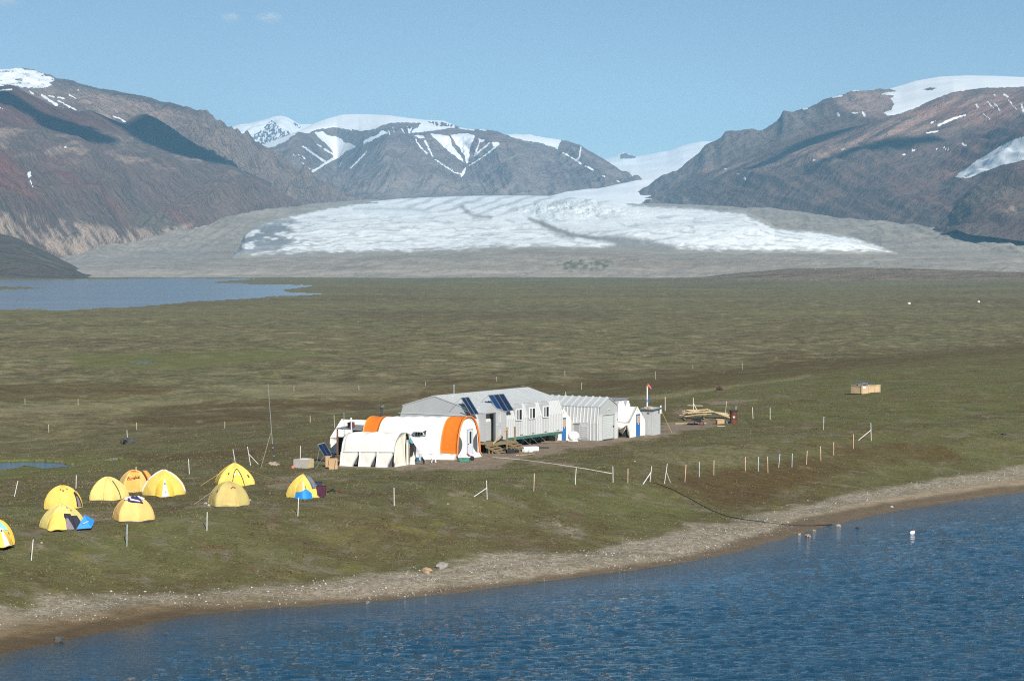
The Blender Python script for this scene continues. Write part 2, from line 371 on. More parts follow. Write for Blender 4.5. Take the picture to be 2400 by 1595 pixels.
    veg = t.mix(t.ramp(sm, [(.28, .8), (.42, 0.0)]), veg, (.045, .043, .023))
    veg = t.mix(t.math('MULTIPLY', A('lush'), t.ramp(mid, [(.3, .3), (.6, .9)])), veg, (.10, .115, .036))
    l1, l2 = t.noise(P2, .34, 6, .72, .6), t.noise(P2, .2, 6, .72, .8)
    veg = t.mix(t.ramp(l1, [(.54, 0.0), (.64, .9)]), veg, (.135, .122, .10))
    veg = t.mix(t.ramp(l2, [(.57, 0.0), (.68, .75)]), veg, (.135, .125, .04))
    veg = t.mix(t.ramp(l2, [(.33, .85), (.43, 0.0)]), veg, (.10, .068, .042))
    # the wide plain: long streaks of sedge, moss and bare frost ground
    sx = t.n('ShaderNodeMapping'); t.set(sx.inputs[0], P2); sx.inputs['Scale'].default_value = (.9, 1, 0)
    s1, s2, s3 = t.noise(sx, .022, 8, .7, .5), t.noise(sx, .15, 7, .72, .3), t.noise(sx, 1.0, 5, .72)
    pl = t.ramp(s1, [(.32, (.088, .068, .043)), (.47, (.105, .096, .052)), (.6, (.096, .102, .046)), (.75, (.13, .12, .068))])
    pl = t.mix(t.ramp(s2, [(.5, 0.0), (.62, .9)]), pl, (.21, .185, .115))
    pl = t.mix(t.ramp(s2, [(.36, .9), (.48, 0.0)]), pl, (.045, .041, .027))
    pl = t.mix(t.ramp(s3, [(.52, 0.0), (.66, .8)]), pl, (.18, .165, .105))
    pl = t.mix(t.ramp(s3, [(.34, .85), (.47, 0.0)]), pl, (.040, .038, .023))
    s0, s4 = t.noise(sx, .0055, 6, .6, .6), t.noise(sx, .045, 6, .68, .4)
    pl = t.mix(t.ramp(s0, [(.36, .8), (.48, 0.0)]), pl, t.mix(.45, pl, (.075, .05, .034)))
    pl = t.mix(t.ramp(s0, [(.53, 0.0), (.64, .75)]), pl, t.mix(.5, pl, (.17, .155, .075)))
    pl = t.mix(t.ramp(s4, [(.60, 0.0), (.68, .8)]), pl, (.215, .19, .12)); pl = t.mix(t.ramp(s4, [(.29, .85), (.37, 0.0)]), pl, (.048, .042, .026))
    pl = t.mix(t.math('MULTIPLY', A('lush'), .75), pl, (.105, .115, .04))
    c = t.mix(A('plain'), veg, pl)
    ht = t.ramp(t.math('ADD', t.math('MULTIPLY', sm, .6), t.math('MULTIPLY', s2, .4)), [(.3, (.040, .029, .015)), (.48, (.072, .048, .022)), (.62, (.086, .070, .030)), (.78, (.155, .125, .085))])
    c = t.mix(t.math('MULTIPLY', A('heath'), .85), c, ht)
    c = t.mix(t.math('MULTIPLY', A('pale'), t.ramp(sm, [(.35, .3), (.6, .95)])), c, (.21, .195, .125))
    c = t.mix(t.ramp(fine, [(.35, .55), (.5, 0.0)]), c, t.mix(.6, c, (0.012, .012, .008)))
    c = t.mix(t.ramp(fine, [(.58, 0.0), (.72, .55)]), c, (.19, .175, .12))
    c = t.mix(1.0, c, (1.38, 1.34, 1.2), 'MULTIPLY')
    ea = t.ramp(sm, [(.3, (.195, .15, .105)), (.6, (.275, .22, .16)), (.75, (.34, .285, .22))])
    c = t.mix(A('dirt'), c, ea)
    peb = t.n('ShaderNodeTexVoronoi', feature='F1'); t.set(peb.inputs['Vector'], P2); peb.inputs['Scale'].default_value = 5.0
    pv = t.n('ShaderNodeSeparateColor'); t.set(pv.inputs[0], peb.outputs['Color'])
    pc = t.ramp(pv.outputs[0], [(.0, (.215, .178, .125)), (.45, (.30, .255, .185)), (.8, (.36, .315, .24)), (1, (.43, .39, .32))])
    sdc = t.ramp(sm, [(.3, (.26, .205, .135)), (.6, (.345, .28, .19)), (.75, (.40, .335, .24))])
    bc = t.mix(A('sand'), pc, sdc)
    bc = t.mix(t.math('MULTIPLY', t.ramp(mid, [(.36, .6), (.5, 0.0)]), t.math('SUBTRACT', 1.0, A('sand'))), bc, (.15, .145, .09))
    bc = t.mix(t.math('MULTIPLY', A('mud'), .85), bc, t.ramp(sm, [(.35, (.115, .078, .036)), (.65, (.175, .125, .06))]))
    bc = t.mix(t.math('MULTIPLY', A('wet'), .7), bc, (.085, .062, .04))
    c = t.mix(A('beach'), c, bc)
    hgt = t.math('ADD', t.math('MULTIPLY', sm, 1.0), t.math('MULTIPLY', fine, .6))
    nr = t.bump(hgt, .9, .22)
    t.bsdf(c, .95, 0, nr, Specular_IOR_Level=.15)
    o = np_mesh('ground', X, Y, z.reshape(sh), t.m, at_); tag(o, kind='structure'); return o
build_ground()

# ------------------------------------------------------------------ water
def water_mat(name, deep, sc, st, rough, calm=False, stretch=(1, 1, 1), silt=False):
    t = NT(name); co = t.coord('Object', stretch)
    w1, w2, w3 = t.noise(co, sc, 3, .6, .3), t.noise(co, sc * 3.1, 3, .6, .2), t.noise(co, sc * .02, 4, .6)
    h = t.math('ADD', w1, t.math('MULTIPLY', w2, .4)); b = t.n('ShaderNodeBump'); t.set(b.inputs['Height'], h); b.inputs['Distance'].default_value = .27
    s = t.math('MULTIPLY', t.ramp(w3, [(.35, .6), (.65, 1.0)]), st)
    c = deep
    if calm: s = t.math('MULTIPLY', s, t.math('SUBTRACT', 1.0, t.math('MULTIPLY', t.attr('calm'), .75))); c = t.mix(t.attr('shallow'), deep, (.05, .045, .03))
    t.set(b.inputs['Strength'], s)
    if silt: c = t.mix(t.ramp(t.noise(t.coord('Object', (.25, 1, 1)), .02, 6, .65), [(.42, .75), (.56, 0.0)]), deep, (.15, .155, .15))
    t.bsdf(c, rough, 0, b.outputs[0], IOR=1.33, Specular_IOR_Level=.5); return t.m
def build_lake():
    pxs = np.arange(-700, 3200, 4.0); rows = [52.0]
    while rows[-1] < 215: rows.append(rows[-1] + .17 + max(0, rows[-1] - 110) * .0022)
    U, Y = np.meshgrid((pxs - 1200) / F, np.array(rows)); X = U * Y; s = shore_s(X, Y)
    z = np.full(X.shape, ZL); rs = np.random.default_rng(5); amp = sstep(0, 16, -s) * .85 + .06
    for k in range(34):
        wl = .5 * 1.035 ** k; th = R(-82) + rs.normal(0, .42); kk = 2 * math.pi / wl
        ph = kk * (X * math.cos(th) + Y * math.sin(th)) + rs.uniform(0, 6.28) + 1.3 * pn(X / (wl * 5), Y / (wl * 5), k)
        a = .0046 * wl ** .8
        z = z + amp * a * np.sin(ph) * (1 + .9 * pn(X / (wl * 4 + 3), Y / (wl * 4 + 3), 70 + k))
    calm = 1 - sstep(.5, 26, -s + 6 * pn(X / 9, Y / 5, 8) - 10 * (1 - sstep(-27, -12, X)) * 1.0)
    m = water_mat('lake_water', (.006, .046, .088), 3.1, 1.0, .035, True, (.5, 1.15, 1))
    o = np_mesh('lake', X, Y, z, m, dict(calm=calm, shallow=(1 - sstep(0, 3.5, -s)) * .8), mask=s < 1.2); tag(o, kind='structure')
build_lake()
def pond(name, P, lv, m):
    pts = [at(px, py, lv) for px, py in P]; x = [p[0] for p in pts]; y = [p[1] for p in pts]
    mb = MB(); g = 1.0 if lv > -8 else 40.0
    x0, x1, y0, y1 = min(x) - g, max(x) + g, min(y) - g, max(y) + g
    if lv == -8.0: y1 = 3520
    # a sheet that follows the outline a little under its banks
    c = [(x0, y0, lv), (x1, y0, lv), (x1, y1, lv), (x0, y1, lv)]
    if lv == ZM: c = [tuple(at(-900, 762, lv)), tuple(at(430, 722, lv)), tuple(at(800, 697, lv)), tuple(at(800, 655, lv)), tuple(at(640, 651, lv)), tuple(at(-900, 651, lv))]
    mb.add(c, [tuple(range(len(c)))]); o = mb.build(name, m); tag(o, kind='structure')
pm = water_mat('pond_water', (.006, .035, .08), 3.0, .12, .04)
pond('pond', PONDS[0][0], PONDS[0][1], pm); pond('pond', PONDS[1][0], PONDS[1][1], pm)
pond('pond', PONDS[2][0], PONDS[2][1], water_mat('still_water', (.006, .02, .034), 1.2, .12, .08))
pond('river', PONDS[3][0], ZM, water_mat('river_water', (.15, .215, .28), .35, .22, .2, stretch=(.35, 1, 1), silt=True))
# ------------------------------------------------------------------ the far relief: massifs as height fields standing at their own distances
def zof(py, d): return H + d * slope(py)
def relief(name, px, curves, nsub, disp, mat, colour, label=None, shape=None, back=1500):
    """curves: list of (d array, z array) from near to far over the columns px; a back slope is added behind the last one"""
    Ds, Zs, Ts = [], [], []
    for k in range(len(curves) - 1):
        (d0, z0), (d1, z1) = curves[k], curves[k + 1]; n = nsub[k]; e = shape[k] if shape else 1.0
        for j in range(n):
            u = j / n; Ds.append(d0 + (d1 - d0) * u); Zs.append(z0 + (z1 - z0) * u ** e); Ts.append(np.full(len(px), k + u))
    Ds.append(curves[-1][0]); Zs.append(curves[-1][1]); Ts.append(np.full(len(px), len(curves) - 1.0))
    for j in range(1, 9):
        u = j / 8; Ds.append(curves[-1][0] + back * u); Zs.append(curves[-1][1] * (1 - u ** 1.6) - 25 * u); Ts.append(np.full(len(px), len(curves) - 1 + u))
    D = np.array(Ds); Z = np.array(Zs); T = np.array(Ts); PX = np.broadcast_to(px, D.shape); X = (PX - 1200) / F * D
    Z = Z + disp(X, D, Z, T, PX)
    qx, qy = proj(X, D, Z); at_ = colour(X, D, Z, T, qx, qy)
    o = np_mesh(name, X, D, Z, mat, at_); tag(o, label=label, kind='structure'); return o
def polymask(px, py, P, soft=2.0, ys=1.0): return sstep(-soft, soft, poly_sd(px, py * ys, [(a, c * ys) for a, c in P]))
def linemask(px, py, L, w, soft=1.2): return 1 - sstep(w / 2 - soft / 2, w / 2 + soft, line_d(px, py, L))
def box_apply(px, py, P, fn, pad=60):
    P = np.array(P); sel = (px > P[:,0].min()-pad) & (px < P[:,0].max()+pad) & (py > P[:,1].min()-pad) & (py < P[:,1].max()+pad)
    out = np.zeros(px.shape)
    if sel.any(): out[sel] = fn(px[sel], py[sel])
    return out
def PM(px, py, P, soft=2.0): return box_apply(px, py, P, lambda a, b: polymask(a + 2.2 * pn(a / 9, b / 9, 7), b + 1.6 * pn(a / 8, b / 8, 9), P, soft * (1.5 if soft < 4 else 1)))
def LM(px, py, L, w, soft=2.2): return box_apply(px, py, L, lambda a, b: linemask(a + 1.6 * pn(a / 7, b / 7, 5), b + 1.2 * pn(a / 6, b / 6, 6), L, w * (.75 + .5 * pn(a / 9, b / 9, 8)), soft), 20)

def rock_mat(name, bump=1.0, streak=(1, 1, .22), s1=.012, dist=14.0, STRATA=.25):
    t = NT(name); co = t.coord('Object', streak); iso = t.coord('Object')
    n1 = t.noise(co, s1, 6, .62, .3); n2 = t.noise(co, s1 * 5, 6, .65); n3 = t.noise(iso, s1 * .25, 5, .6)
    c = t.mix(1.0, t.attr('tone', 'Color'), (1.45, 1.28, 1.25), 'MULTIPLY')
    c = t.mix(t.ramp(n1, [(.32, .5), (.5, 0.0)]), c, t.mix(.6, c, (.035, .028, .03)))
    c = t.mix(t.ramp(n1, [(.55, 0.0), (.75, .5)]), c, t.mix(.35, c, (.38, .28, .22)))
    c = t.mix(t.ramp(n2, [(.36, .3), (.5, 0.0)]), c, t.mix(.7, c, (.03, .025, .03)))
    st = t.noise(t.coord('Object', (.12, .12, 1)), s1 * 2.2, 5, .6, .2); c = t.mix(t.ramp(st, [(.36, STRATA), (.48, 0.0)]), c, t.mix(.65, c, (.045, .035, .035)))
    c = t.mix(t.ramp(n3, [(.45, 0.0), (.7, .35)]), c, t.mix(.5, c, (.16, .10, .08)))
    sn = t.attr('snow'); sn = t.math('ADD', sn, t.math('MULTIPLY', t.math('SUBTRACT', n2, .5), .8))
    sm = t.ramp(sn, [(.45, 0.0), (.55, 1.0)])
    c = t.mix(sm, c, t.mix(t.ramp(n3, [(.4, .5), (.6, 0.0)]), (.76, .78, .80), (.62, .66, .69)))
    h = t.math('ADD', n1, t.math('MULTIPLY', n2, .28))
    nr = t.bump(t.math('MULTIPLY', h, t.math('SUBTRACT', 1.0, t.math('MULTIPLY', sm, .93))), 1.0, dist * 2.4 * bump)
    b = t.bsdf(c, .95, 0, nr, Specular_IOR_Level=.1)
    return t.m
def tone_of(base, layers):
    c = np.ones(base[0].shape + (3,)) if hasattr(base[0], 'shape') else None
    return c
def blend(c, m, col): return c * (1 - m[..., None]) + np.array(col) * m[..., None]
ROCK = rock_mat('mountain_rock'); CLIFF = rock_mat('cliff_rock', 1.2, (1, 1, .3), .016, 20.0, .6); FARROCK = rock_mat('far_rock', 1.0, (1, 1, .3), .008, 20.0)
STEP = 3.0

# ---- foot lines shared with the moraine
L_FOOT = [(-800,575),(-400,570),(0,562),(130,600),(190,590),(250,575),(370,555),(450,535),(510,518),(560,500),(650,489),(760,481),(860,473),(940,470)]
L_FD = [(-800,4200),(0,4500),(200,4900),(560,6000),(860,8000),(940,8300)]
R_FOOT = [(1400,478),(1459,480),(1560,483),(1700,487),(1800,491),(1900,504),(2000,516),(2100,526),(2200,534),(2260,538),(2300,546),(2400,556),(3200,590)]
R_FD = [(1400,8300),(1459,8000),(1700,7100),(2000,6200),(2260,5400),(2400,5100),(3200,4300)]

def gully(X, D, Z, PX, sh, w, ln, seed, o=5):
    u = X + sh * Z
    return ridged(u / w, D / ln + u / (w * 7), o, seed, .55)

# ---- left mountain: brown front slope
def left_front():
    px = np.arange(-800, 960, STEP)
    fd = ip(px, L_FD); fz = zof(ip(px, L_FOOT) + 4, fd)
    crest = [(-800,120),(-300,175),(0,198),(28,197),(60,211),(110,238),(140,248),(190,261),(215,256),(262,277),(290,287),(350,320),(400,347),(450,365),(500,376),(560,392),(600,415),(640,440),(700,470),(760,490),(860,520),(960,540)]
    cd = ip(px, [(-800,6300),(0,6500),(290,6900),(500,7050),(640,7000),(760,7300),(960,8600)])
    mid = ip(px, [(-800,470),(0,470),(150,500),(300,530),(420,520),(560,484),(650,482),(960,480)]); md = fd + (cd - fd) * .12
    sh_ = ip(px, [(-800,360),(0,345),(200,352),(380,385),(500,402),(560,412),(620,430),(700,474),(960,500)]); sd = fd + (cd - fd) * .58
    mid = np.maximum(mid, ip(px, crest) + 30); sh_ = np.clip(sh_, ip(px, crest) + 8, mid - 4)
    curves = [(fd, fz - 25), (md, zof(mid, md)), (sd, zof(sh_, sd)), (cd, zof(ip(px, crest), cd))]
    def disp(X, D, Z, T, PX):
        e = np.clip(T, 0, 1) * (1 - .8 * sstep(2.6, 3, T)); e2 = sstep(0, .6, T) * (1 - sstep(1.9, 2.5, T))
        return e2 * (26 * gully(X, D, Z, PX, -.9, 230, 2600, 3) - 22) + e * (26 * fbm(X / 420, D / 500, 4, 12) + 7 * fbm(X / 70, D / 80, 3, 15)) + 2.0 * fbm(X / 25, D * 0, 3, 18) * sstep(2.8, 3, T)
    def colour(X, D, Z, T, px, py):
        n = fbm(X / 300, D / 300, 4, 31); n2 = fbm(px / 90, py / 22, 4, 35)
        c = np.broadcast_to(np.array((.100, .080, .068)), X.shape + (3,)).copy()
        c = blend(c, sstep(-.3, .7, n) * .7, (.085, .082, .066))
        c = blend(c, sstep(.12, .5, n2) * PM(px, py, [(-300,250),(250,285),(420,360),(520,380),(560,410),(300,390),(-300,350)], 18) * .75, (.21, .175, .145))
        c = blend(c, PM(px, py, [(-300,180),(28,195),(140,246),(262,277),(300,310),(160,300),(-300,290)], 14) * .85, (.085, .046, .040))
        for P in ([(100,375),(150,370),(200,410),(260,470),(330,520),(300,530),(180,450),(120,430)], [(-200,360),(20,355),(80,440),(110,480),(0,450),(-200,420)], [(380,455),(440,490),(470,540),(440,545),(400,500)]):
            c = blend(c, PM(px, py, P, 22) * .6 * sstep(-.5, .3, n), (.15, .060, .048))
        c = blend(c, sstep(-.1, .5, n) * PM(px, py, [(-300,440),(100,450),(300,500),(420,530),(360,545),(150,500),(-300,480)], 20) * .6, (.090, .095, .066))
        ap = PM(px, py, [(-500,480),(20,500),(100,510),(200,525),(300,535),(380,535),(450,525),(400,560),(250,590),(150,606),(60,570),(-500,575)], 7)
        c = blend(c, ap * sstep(-.25, .25, fbm((px - py * .8) / 17, py / 60, 3, 41) + .12), (.27, .235, .185))
        c = blend(c, PM(px, py, [(500,470),(640,440),(800,480),(640,500),(500,540)], 20) * .35, (.16, .12, .10))
        s = PM(px, py, [(63,405),(72,400),(74,412),(68,420)], 3) * 1.1 + LM(px, py, [(70,420),(77,440)], 3)
        s = s + LM(px, py, [(0,212),(28,210)], 5) + LM(px, py, [(150,345),(156,346)], 3) + LM(px, py, [(214,359),(222,360)], 3) + LM(px, py, [(-8,250),(8,258)], 3)
        return dict(tone=c, snow=np.clip(s, 0, 1) - .1)
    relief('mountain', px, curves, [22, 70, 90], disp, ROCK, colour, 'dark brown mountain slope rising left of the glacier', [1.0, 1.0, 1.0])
left_front()
# ---- the shadowed spur behind it and the grey cliff wall with its plateau
def left_back():
    px = np.arange(-800, 980, STEP)
    sky = [(-800,110),(-300,150),(0,162),(50,160),(85,165),(120,178),(135,186),(175,188),(185,195),(235,207),(280,212),(300,218),(340,227),(360,230),(375,237),(395,240),(410,243),(425,246),(470,258),(488,267),(497,278),(520,287),(535,297),(545,303),(580,318),(620,341),(660,366),(700,393),(725,404),(760,428),(785,437),(800,447),(820,451),(850,466),(872,474),(980,490)]
    fd = ip(px, [(-800,7000),(0,7150),(300,7250),(560,7000),(760,7400),(860,8080),(980,8600)])
    foot = ip(px, [(-800,200),(0,240),(100,262),(200,300),(280,315),(400,352),(500,398),(560,430),(640,470),(760,482),(860,474),(980,482)])
    sd_ = ip(px, [(-800,9300),(0,9200),(180,9000),(300,8600),(480,8050),(600,8000),(760,8000),(860,8350),(980,8800)])
    my = ip(px, [(-800,150),(0,208),(100,210),(180,222),(300,262),(360,270),(480,300),(545,318),(620,362),(760,442),(980,486)]); md = fd + (sd_ - fd) * ip(px, [(0,.42),(300,.45),(480,.7),(980,.7)])
    my = np.maximum(my, ip(px, sky) + 3); foot = np.maximum(foot, my + 6)
    curves = [(fd, zof(foot, fd) - 30), (md, zof(my, md)), (sd_, zof(ip(px, sky), sd_))]
    def disp(X, D, Z, T, PX):
        e = sstep(0, .4, T) * (1 - .85 * sstep(1.7, 2, T)); cl = sstep(300, 520, PX)
        return e * ((14 + 26 * cl) * (gully(X, D, Z, PX, -.35, 150, 1500, 51) - .9) + 22 * fbm(X / 300, D / 300, 4, 55)) + (2 + 5 * cl) * fbm(X / 30, D / 600, 4, 58) * sstep(1.6, 2, T)
    def colour(X, D, Z, T, px, py):
        n = fbm(X / 200, D / 260, 4, 61)
        c = np.broadcast_to(np.array((.185, .16, .135)), X.shape + (3,)).copy()
        c = blend(c, PM(px, py, [(-200,205),(80,212),(260,222),(420,262),(330,300),(250,280),(100,240),(-200,230)], 10), (.25, .20, .16))
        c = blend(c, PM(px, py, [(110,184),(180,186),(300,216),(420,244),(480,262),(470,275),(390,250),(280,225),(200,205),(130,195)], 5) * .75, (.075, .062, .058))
        c = blend(c, sstep(.1, .6, n) * .5, (.11, .10, .095))
        s = PM(px, py, [(-400,140),(-10,160),(50,158),(90,166),(136,187),(118,195),(128,203),(100,208),(60,207),(30,203),(-400,212)], 4) * (.75 + .3 * fbm(px / 40, py / 5, 3, 63))
        for L, w in (([(98,223),(134,247)], 7), ([(68,214),(78,220)], 4), ([(112,223),(128,228)], 3.5), ([(135,228),(150,231)], 4), ([(162,222),(178,231)], 3.5), ([(136,236),(178,258)], 3.5), ([(266,272),(272,276)], 4), ([(278,276),(294,287)], 4), ([(182,210),(187,213)], 3)):
            s = s + LM(px, py, L, w)
        return dict(tone=c, snow=np.clip(s, 0, 1) - .05)
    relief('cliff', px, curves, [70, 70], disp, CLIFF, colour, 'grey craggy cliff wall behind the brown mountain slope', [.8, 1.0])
    # the dark spur
    px = np.arange(250, 640, STEP)
    cr = [(250,330),(292,288),(312,277),(330,268.5),(348,268),(370,278),(400,296),(430,318),(455,333),(480,350),(500,364),(515,374),(560,394),(640,430)]
    d1 = np.full(len(px), 7150.0); d0 = d1 - 250
    def disp2(X, D, Z, T, PX): return sstep(0, .3, T) * 5 * fbm(X / 60, D / 80, 4, 71) * (1 - .7 * sstep(.8, 1, T)) + 2.5 * fbm(X / 16, D * 0, 3, 73) * sstep(360, 400, PX)
    def col2(X, D, Z, T, px, py):
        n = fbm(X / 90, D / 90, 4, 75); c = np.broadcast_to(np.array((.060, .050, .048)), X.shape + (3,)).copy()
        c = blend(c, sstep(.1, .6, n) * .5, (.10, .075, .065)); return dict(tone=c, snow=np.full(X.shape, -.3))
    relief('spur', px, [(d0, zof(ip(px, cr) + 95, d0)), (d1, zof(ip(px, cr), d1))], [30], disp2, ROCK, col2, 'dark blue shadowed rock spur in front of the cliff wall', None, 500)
left_back()

# ---- the low dark green hill by the river
def low_hill():
    px = np.arange(-900, 260, STEP)
    top = ip(px, [(-900,500),(0,547),(40,556),(80,575),(120,594),(150,610),(175,622),(190,632),(260,650)])
    d1 = np.full(len(px), 4250.0); d0 = np.full(len(px), 3560.0); foot = ip(px, [(-900,641),(100,641),(190,636),(260,652)])
    def disp(X, D, Z, T, PX): return (5 * fbm(X / 130, D / 150, 4, 81) - 2) * sstep(0, .3, T) * (1 - .8 * sstep(.7, 1, T))
    def col(X, D, Z, T, px, py):
        n = fbm(px / 80, py / 14, 4, 83); c = np.broadcast_to(np.array((.072, .070, .046)), X.shape + (3,)).copy()
        c = blend(c, sstep(-.1, .5, n) * .6, (.085, .065, .05)); return dict(tone=c, snow=np.full(X.shape, -.4))
    relief('hill', px, [(d0, zof(foot, d0) - 12), (d1, zof(top, d1))], [50], disp, ROCK, col, 'low dark green hill at the left edge beside the river', [.8], 500)
low_hill()

# ---- central massif
C_SKY = [(480,372),(560,362),(600,350),(617,339),(655,325),(694,311),(733,291),(768,278),(802,269),(835,267.5),(867,268),(910,270),(954,276),(997,281),(1040,283),(1057,290),(1083,300),(1110,303),(1144,304),(1165,307),(1183,316),(1215,314),(1243,316),(1280,323),(1321,329),(1340,334),(1360,341),(1399,364),(1425,379),(1450,396),(1475,410),(1489,419),(1520,440),(1600,470)]
def centre():
    px = np.arange(480, 1602, 2.2)
    d2 = ip(px, [(480,11300),(700,11800),(870,12000),(1060,11400),(1180,10800),(1330,10500),(1489,10300),(1600,10300)])
    edge = np.maximum(ip(px, [(480,400),(600,362),(655,340),(685,320),(700,313),(716,317),(745,345),(790,392),(800,380),(850,345),(885,324),(910,316),(950,318),(985,326),(1010,317),(1060,318),(1110,320),(1160,325),(1200,333),(1240,345),(1300,362),(1330,352),(1362,350),(1420,385),(1489,424),(1600,475)]), ip(px, C_SKY) + 3)
    d1 = ip(px, [(480,10600),(700,10550),(745,10850),(790,11150),(850,10500),(910,10150),(985,10350),(1080,10450),(1160,10150),(1240,9950),(1300,10100),(1362,9900),(1489,9700),(1600,9700)])
    fd = ip(px, [(480,9200),(800,9000),(1000,9050),(1200,8950),(1400,9100),(1600,9200)]); fy = ip(px, [(480,470),(830,466),(1000,462),(1250,459),(1400,446),(1489,424),(1600,478)])
    fy = np.maximum(fy, edge + 2)
    # mid line carries the side gullies: hollow at 800 and 1080, ribs between
    my = np.minimum(np.maximum(edge * .5 + fy * .5, edge + 1), fy - .5); hol = ip(px, [(480,0),(660,0),(700,-60),(745,60),(790,200),(840,40),(905,-190),(960,-90),(1020,60),(1083,330),(1130,90),(1200,-150),(1280,-60),(1330,60),(1400,-60),(1600,0)])
    md = fd + (d1 - fd) * .5 + hol
    # the snow dome behind a shallow trough
    b1 = np.minimum(edge - 1, ip(px, [(480,398),(600,356),(700,309),(790,299),(840,306),(890,294),(960,288),(1010,300),(1080,307),(1160,312),(1200,320),(1320,345),(1489,422),(1600,470)])); b1 = np.maximum(b1, ip(px, C_SKY) + 1.5); dd = d1 + (d2 - d1) * .45
    sm_ = lambda a: np.convolve(np.pad(a, 14, 'edge'), np.hanning(31)[1:-1] / np.hanning(31).sum(), 'valid')
    md = sm_(md); d1 = sm_(sm_(d1)); my = sm_(my)
    curves = [(fd, zof(fy, fd) - 12), (md, zof(my, md)), (d1, zof(edge, d1)), (dd, zof(b1, dd)), (d2, zof(ip(px, C_SKY), d2))]
    def disp(X, D, Z, T, PX):
        e = sstep(0, .35, T) * (1 - sstep(1.75, 2.1, T)); k = 1 - sstep(2.3, 2.8, T)
        return e * (24 * (gully(X, D, Z, PX, np.where(PX < 1085, -.5, .5), 190, 2400, 91) - .9) + 30 * fbm(X / 330, D / 420, 4, 95)) + k * sstep(.2, .6, T) * 5 * fbm(X / 60, D / 60, 3, 97) + 3 * fbm(X / 40, D * 0, 3, 98) * sstep(3.7, 4, T) * sstep(1040, 1100, PX)
    def colour(X, D, Z, T, px, py):
        n = fbm(X / 260, D / 260, 4, 101); c = np.broadcast_to(np.array((.135, .118, .108)), X.shape + (3,)).copy()
        c = blend(c, sstep(-.1, .5, n) * .7, (.165, .155, .14)); c = blend(c, sstep(.0, .6, -n) * .6, (.098, .088, .084))
        c = blend(c, PM(px, py, [(1000,303),(1180,306),(1200,345),(1120,345),(1000,330)], 12) * .5, (.18, .125, .10))
        for P in ([(960,400),(1000,418),(1050,425),(1080,455),(960,460),(870,455),(900,420)], [(1040,430),(1120,420),(1200,440),(1260,455),(1050,458)]): c = blend(c, PM(px, py, P, 12) * .6, (.20, .185, .16))
        s = np.zeros(X.shape)
        P1 = [(470,330),(600,345),(617,335),(694,305),(733,285),(768,270),(802,260),(867,258),(910,262),(954,268),(997,274),(1040,277),(1066,292),(1066,299),(1020,306),(985,311),(962,312),(968,303),(985,289),(930,287),(895,294),(880,303),(845,307),(815,302),(790,299),(760,302),(735,306),(725,312),(712,312),(700,309),(690,317),(668,330),(640,343),(622,350),(600,362),(470,400)]
        s = np.maximum(s, PM(px, py, P1, 2.2))
        for P in ([(735,309),(757,308.5),(772,318),(785,319),(803,327),(806,333),(820,335),(836,344),(808,357),(795,370),(765,385),(735,404),(728,402),(752,386),(782,368),(778,352),(762,335),(745,322)],
                  [(850,337),(856,328),(868,322),(885,316),(895,305),(903,304),(909,312),(893,318),(880,324),(866,332)], [(1007,313),(1030,315),(1054,319),(1061,342),(1086,374),(1090,384),(1078,376),(1050,354),(1028,333)],
                  [(1054,316),(1085,312),(1108,314),(1113,320),(1102,345),(1099,378),(1093,386),(1092,405),(1079,418),(1079,409),(1093,388),(1090,366),(1074,344),(1062,328)], [(1183,314),(1243,313),(1290,322),(1316,327),(1308,351),(1298,346),(1262,334),(1235,331),(1200,322)],
                  [(970,317),(990,317),(998,323),(985,326)], [(1118,324),(1137,327),(1135,332),(1124,333)], [(1150,334),(1170,332),(1168,341),(1156,344)]):
            s = np.maximum(s, PM(px, py, P, 1.8))
        for L, w in (([(974,327),(986,345),(1002,361)], 3.6), ([(996,330),(1005,347),(1015,368)], 4.2), ([(1020,374),(1050,394),(1064,404),(1080,408)], 3.2), ([(1101,387),(1130,369),(1170,338)], 3.2), ([(1112,366),(1128,351),(1147,335)], 4), ([(1113,362),(1122,340),(1125,330)], 3.5),
                     ([(711,343),(735,361),(762,379)], 5.5), ([(744,338),(752,344)], 3.5), ([(760,350),(790,366)], 4.5), ([(709,366),(716,374)], 2.5), ([(700,364),(704,371)], 2.5), ([(686,360),(692,367)], 2.5), ([(708,381),(728,398)], 3), ([(822,394),(850,366),(860,355)], 3), ([(800,382),(795,390)], 2.5),
                     ([(1320,358),(1345,372),(1362,384)], 4), ([(1362,345),(1359,366),(1352,376)], 3.5), ([(1372,389),(1390,398)], 4.5), ([(640,342),(676,326)], 4), ([(1412,412),(1418,414)], 3), ([(1446,424),(1452,426)], 3),
                     ([(921,298),(924,312)], 3), ([(940,300),(948,312)], 3), ([(955,296),(960,312)], 3.5), ([(910,306),(915,316)], 3), ([(970,292),(958,312)], 3.5), ([(1020,294),(1012,304)], 4), ([(1075,300),(1110,304)], 4), ([(1125,304),(1140,306)], 3), ([(800,300),(825,305)], 2)):
            s = np.maximum(s, LM(px, py, L, w))
        s = np.maximum(s, sstep(3.0, 3.4, T) * (px < 1066))
        for P in ([(1000,284),(1040,287),(1062,292),(1058,297),(1020,295)], [(895,300),(930,290),(985,290),(978,300),(940,300),(905,308)]): s = s * (1 - PM(px, py, P, 2) * sstep(-.35, .1, fbm(px / 5, py / 12, 2, 105)))
        return dict(tone=c, snow=s * 1.05 - .05)
    relief('mountain', px, curves, [60, 80, 30, 40], disp, FARROCK, colour, 'grey mountain with a snow cap and white gullies behind the glacier', [1.0, 1.0, 1.0, .8])
centre()

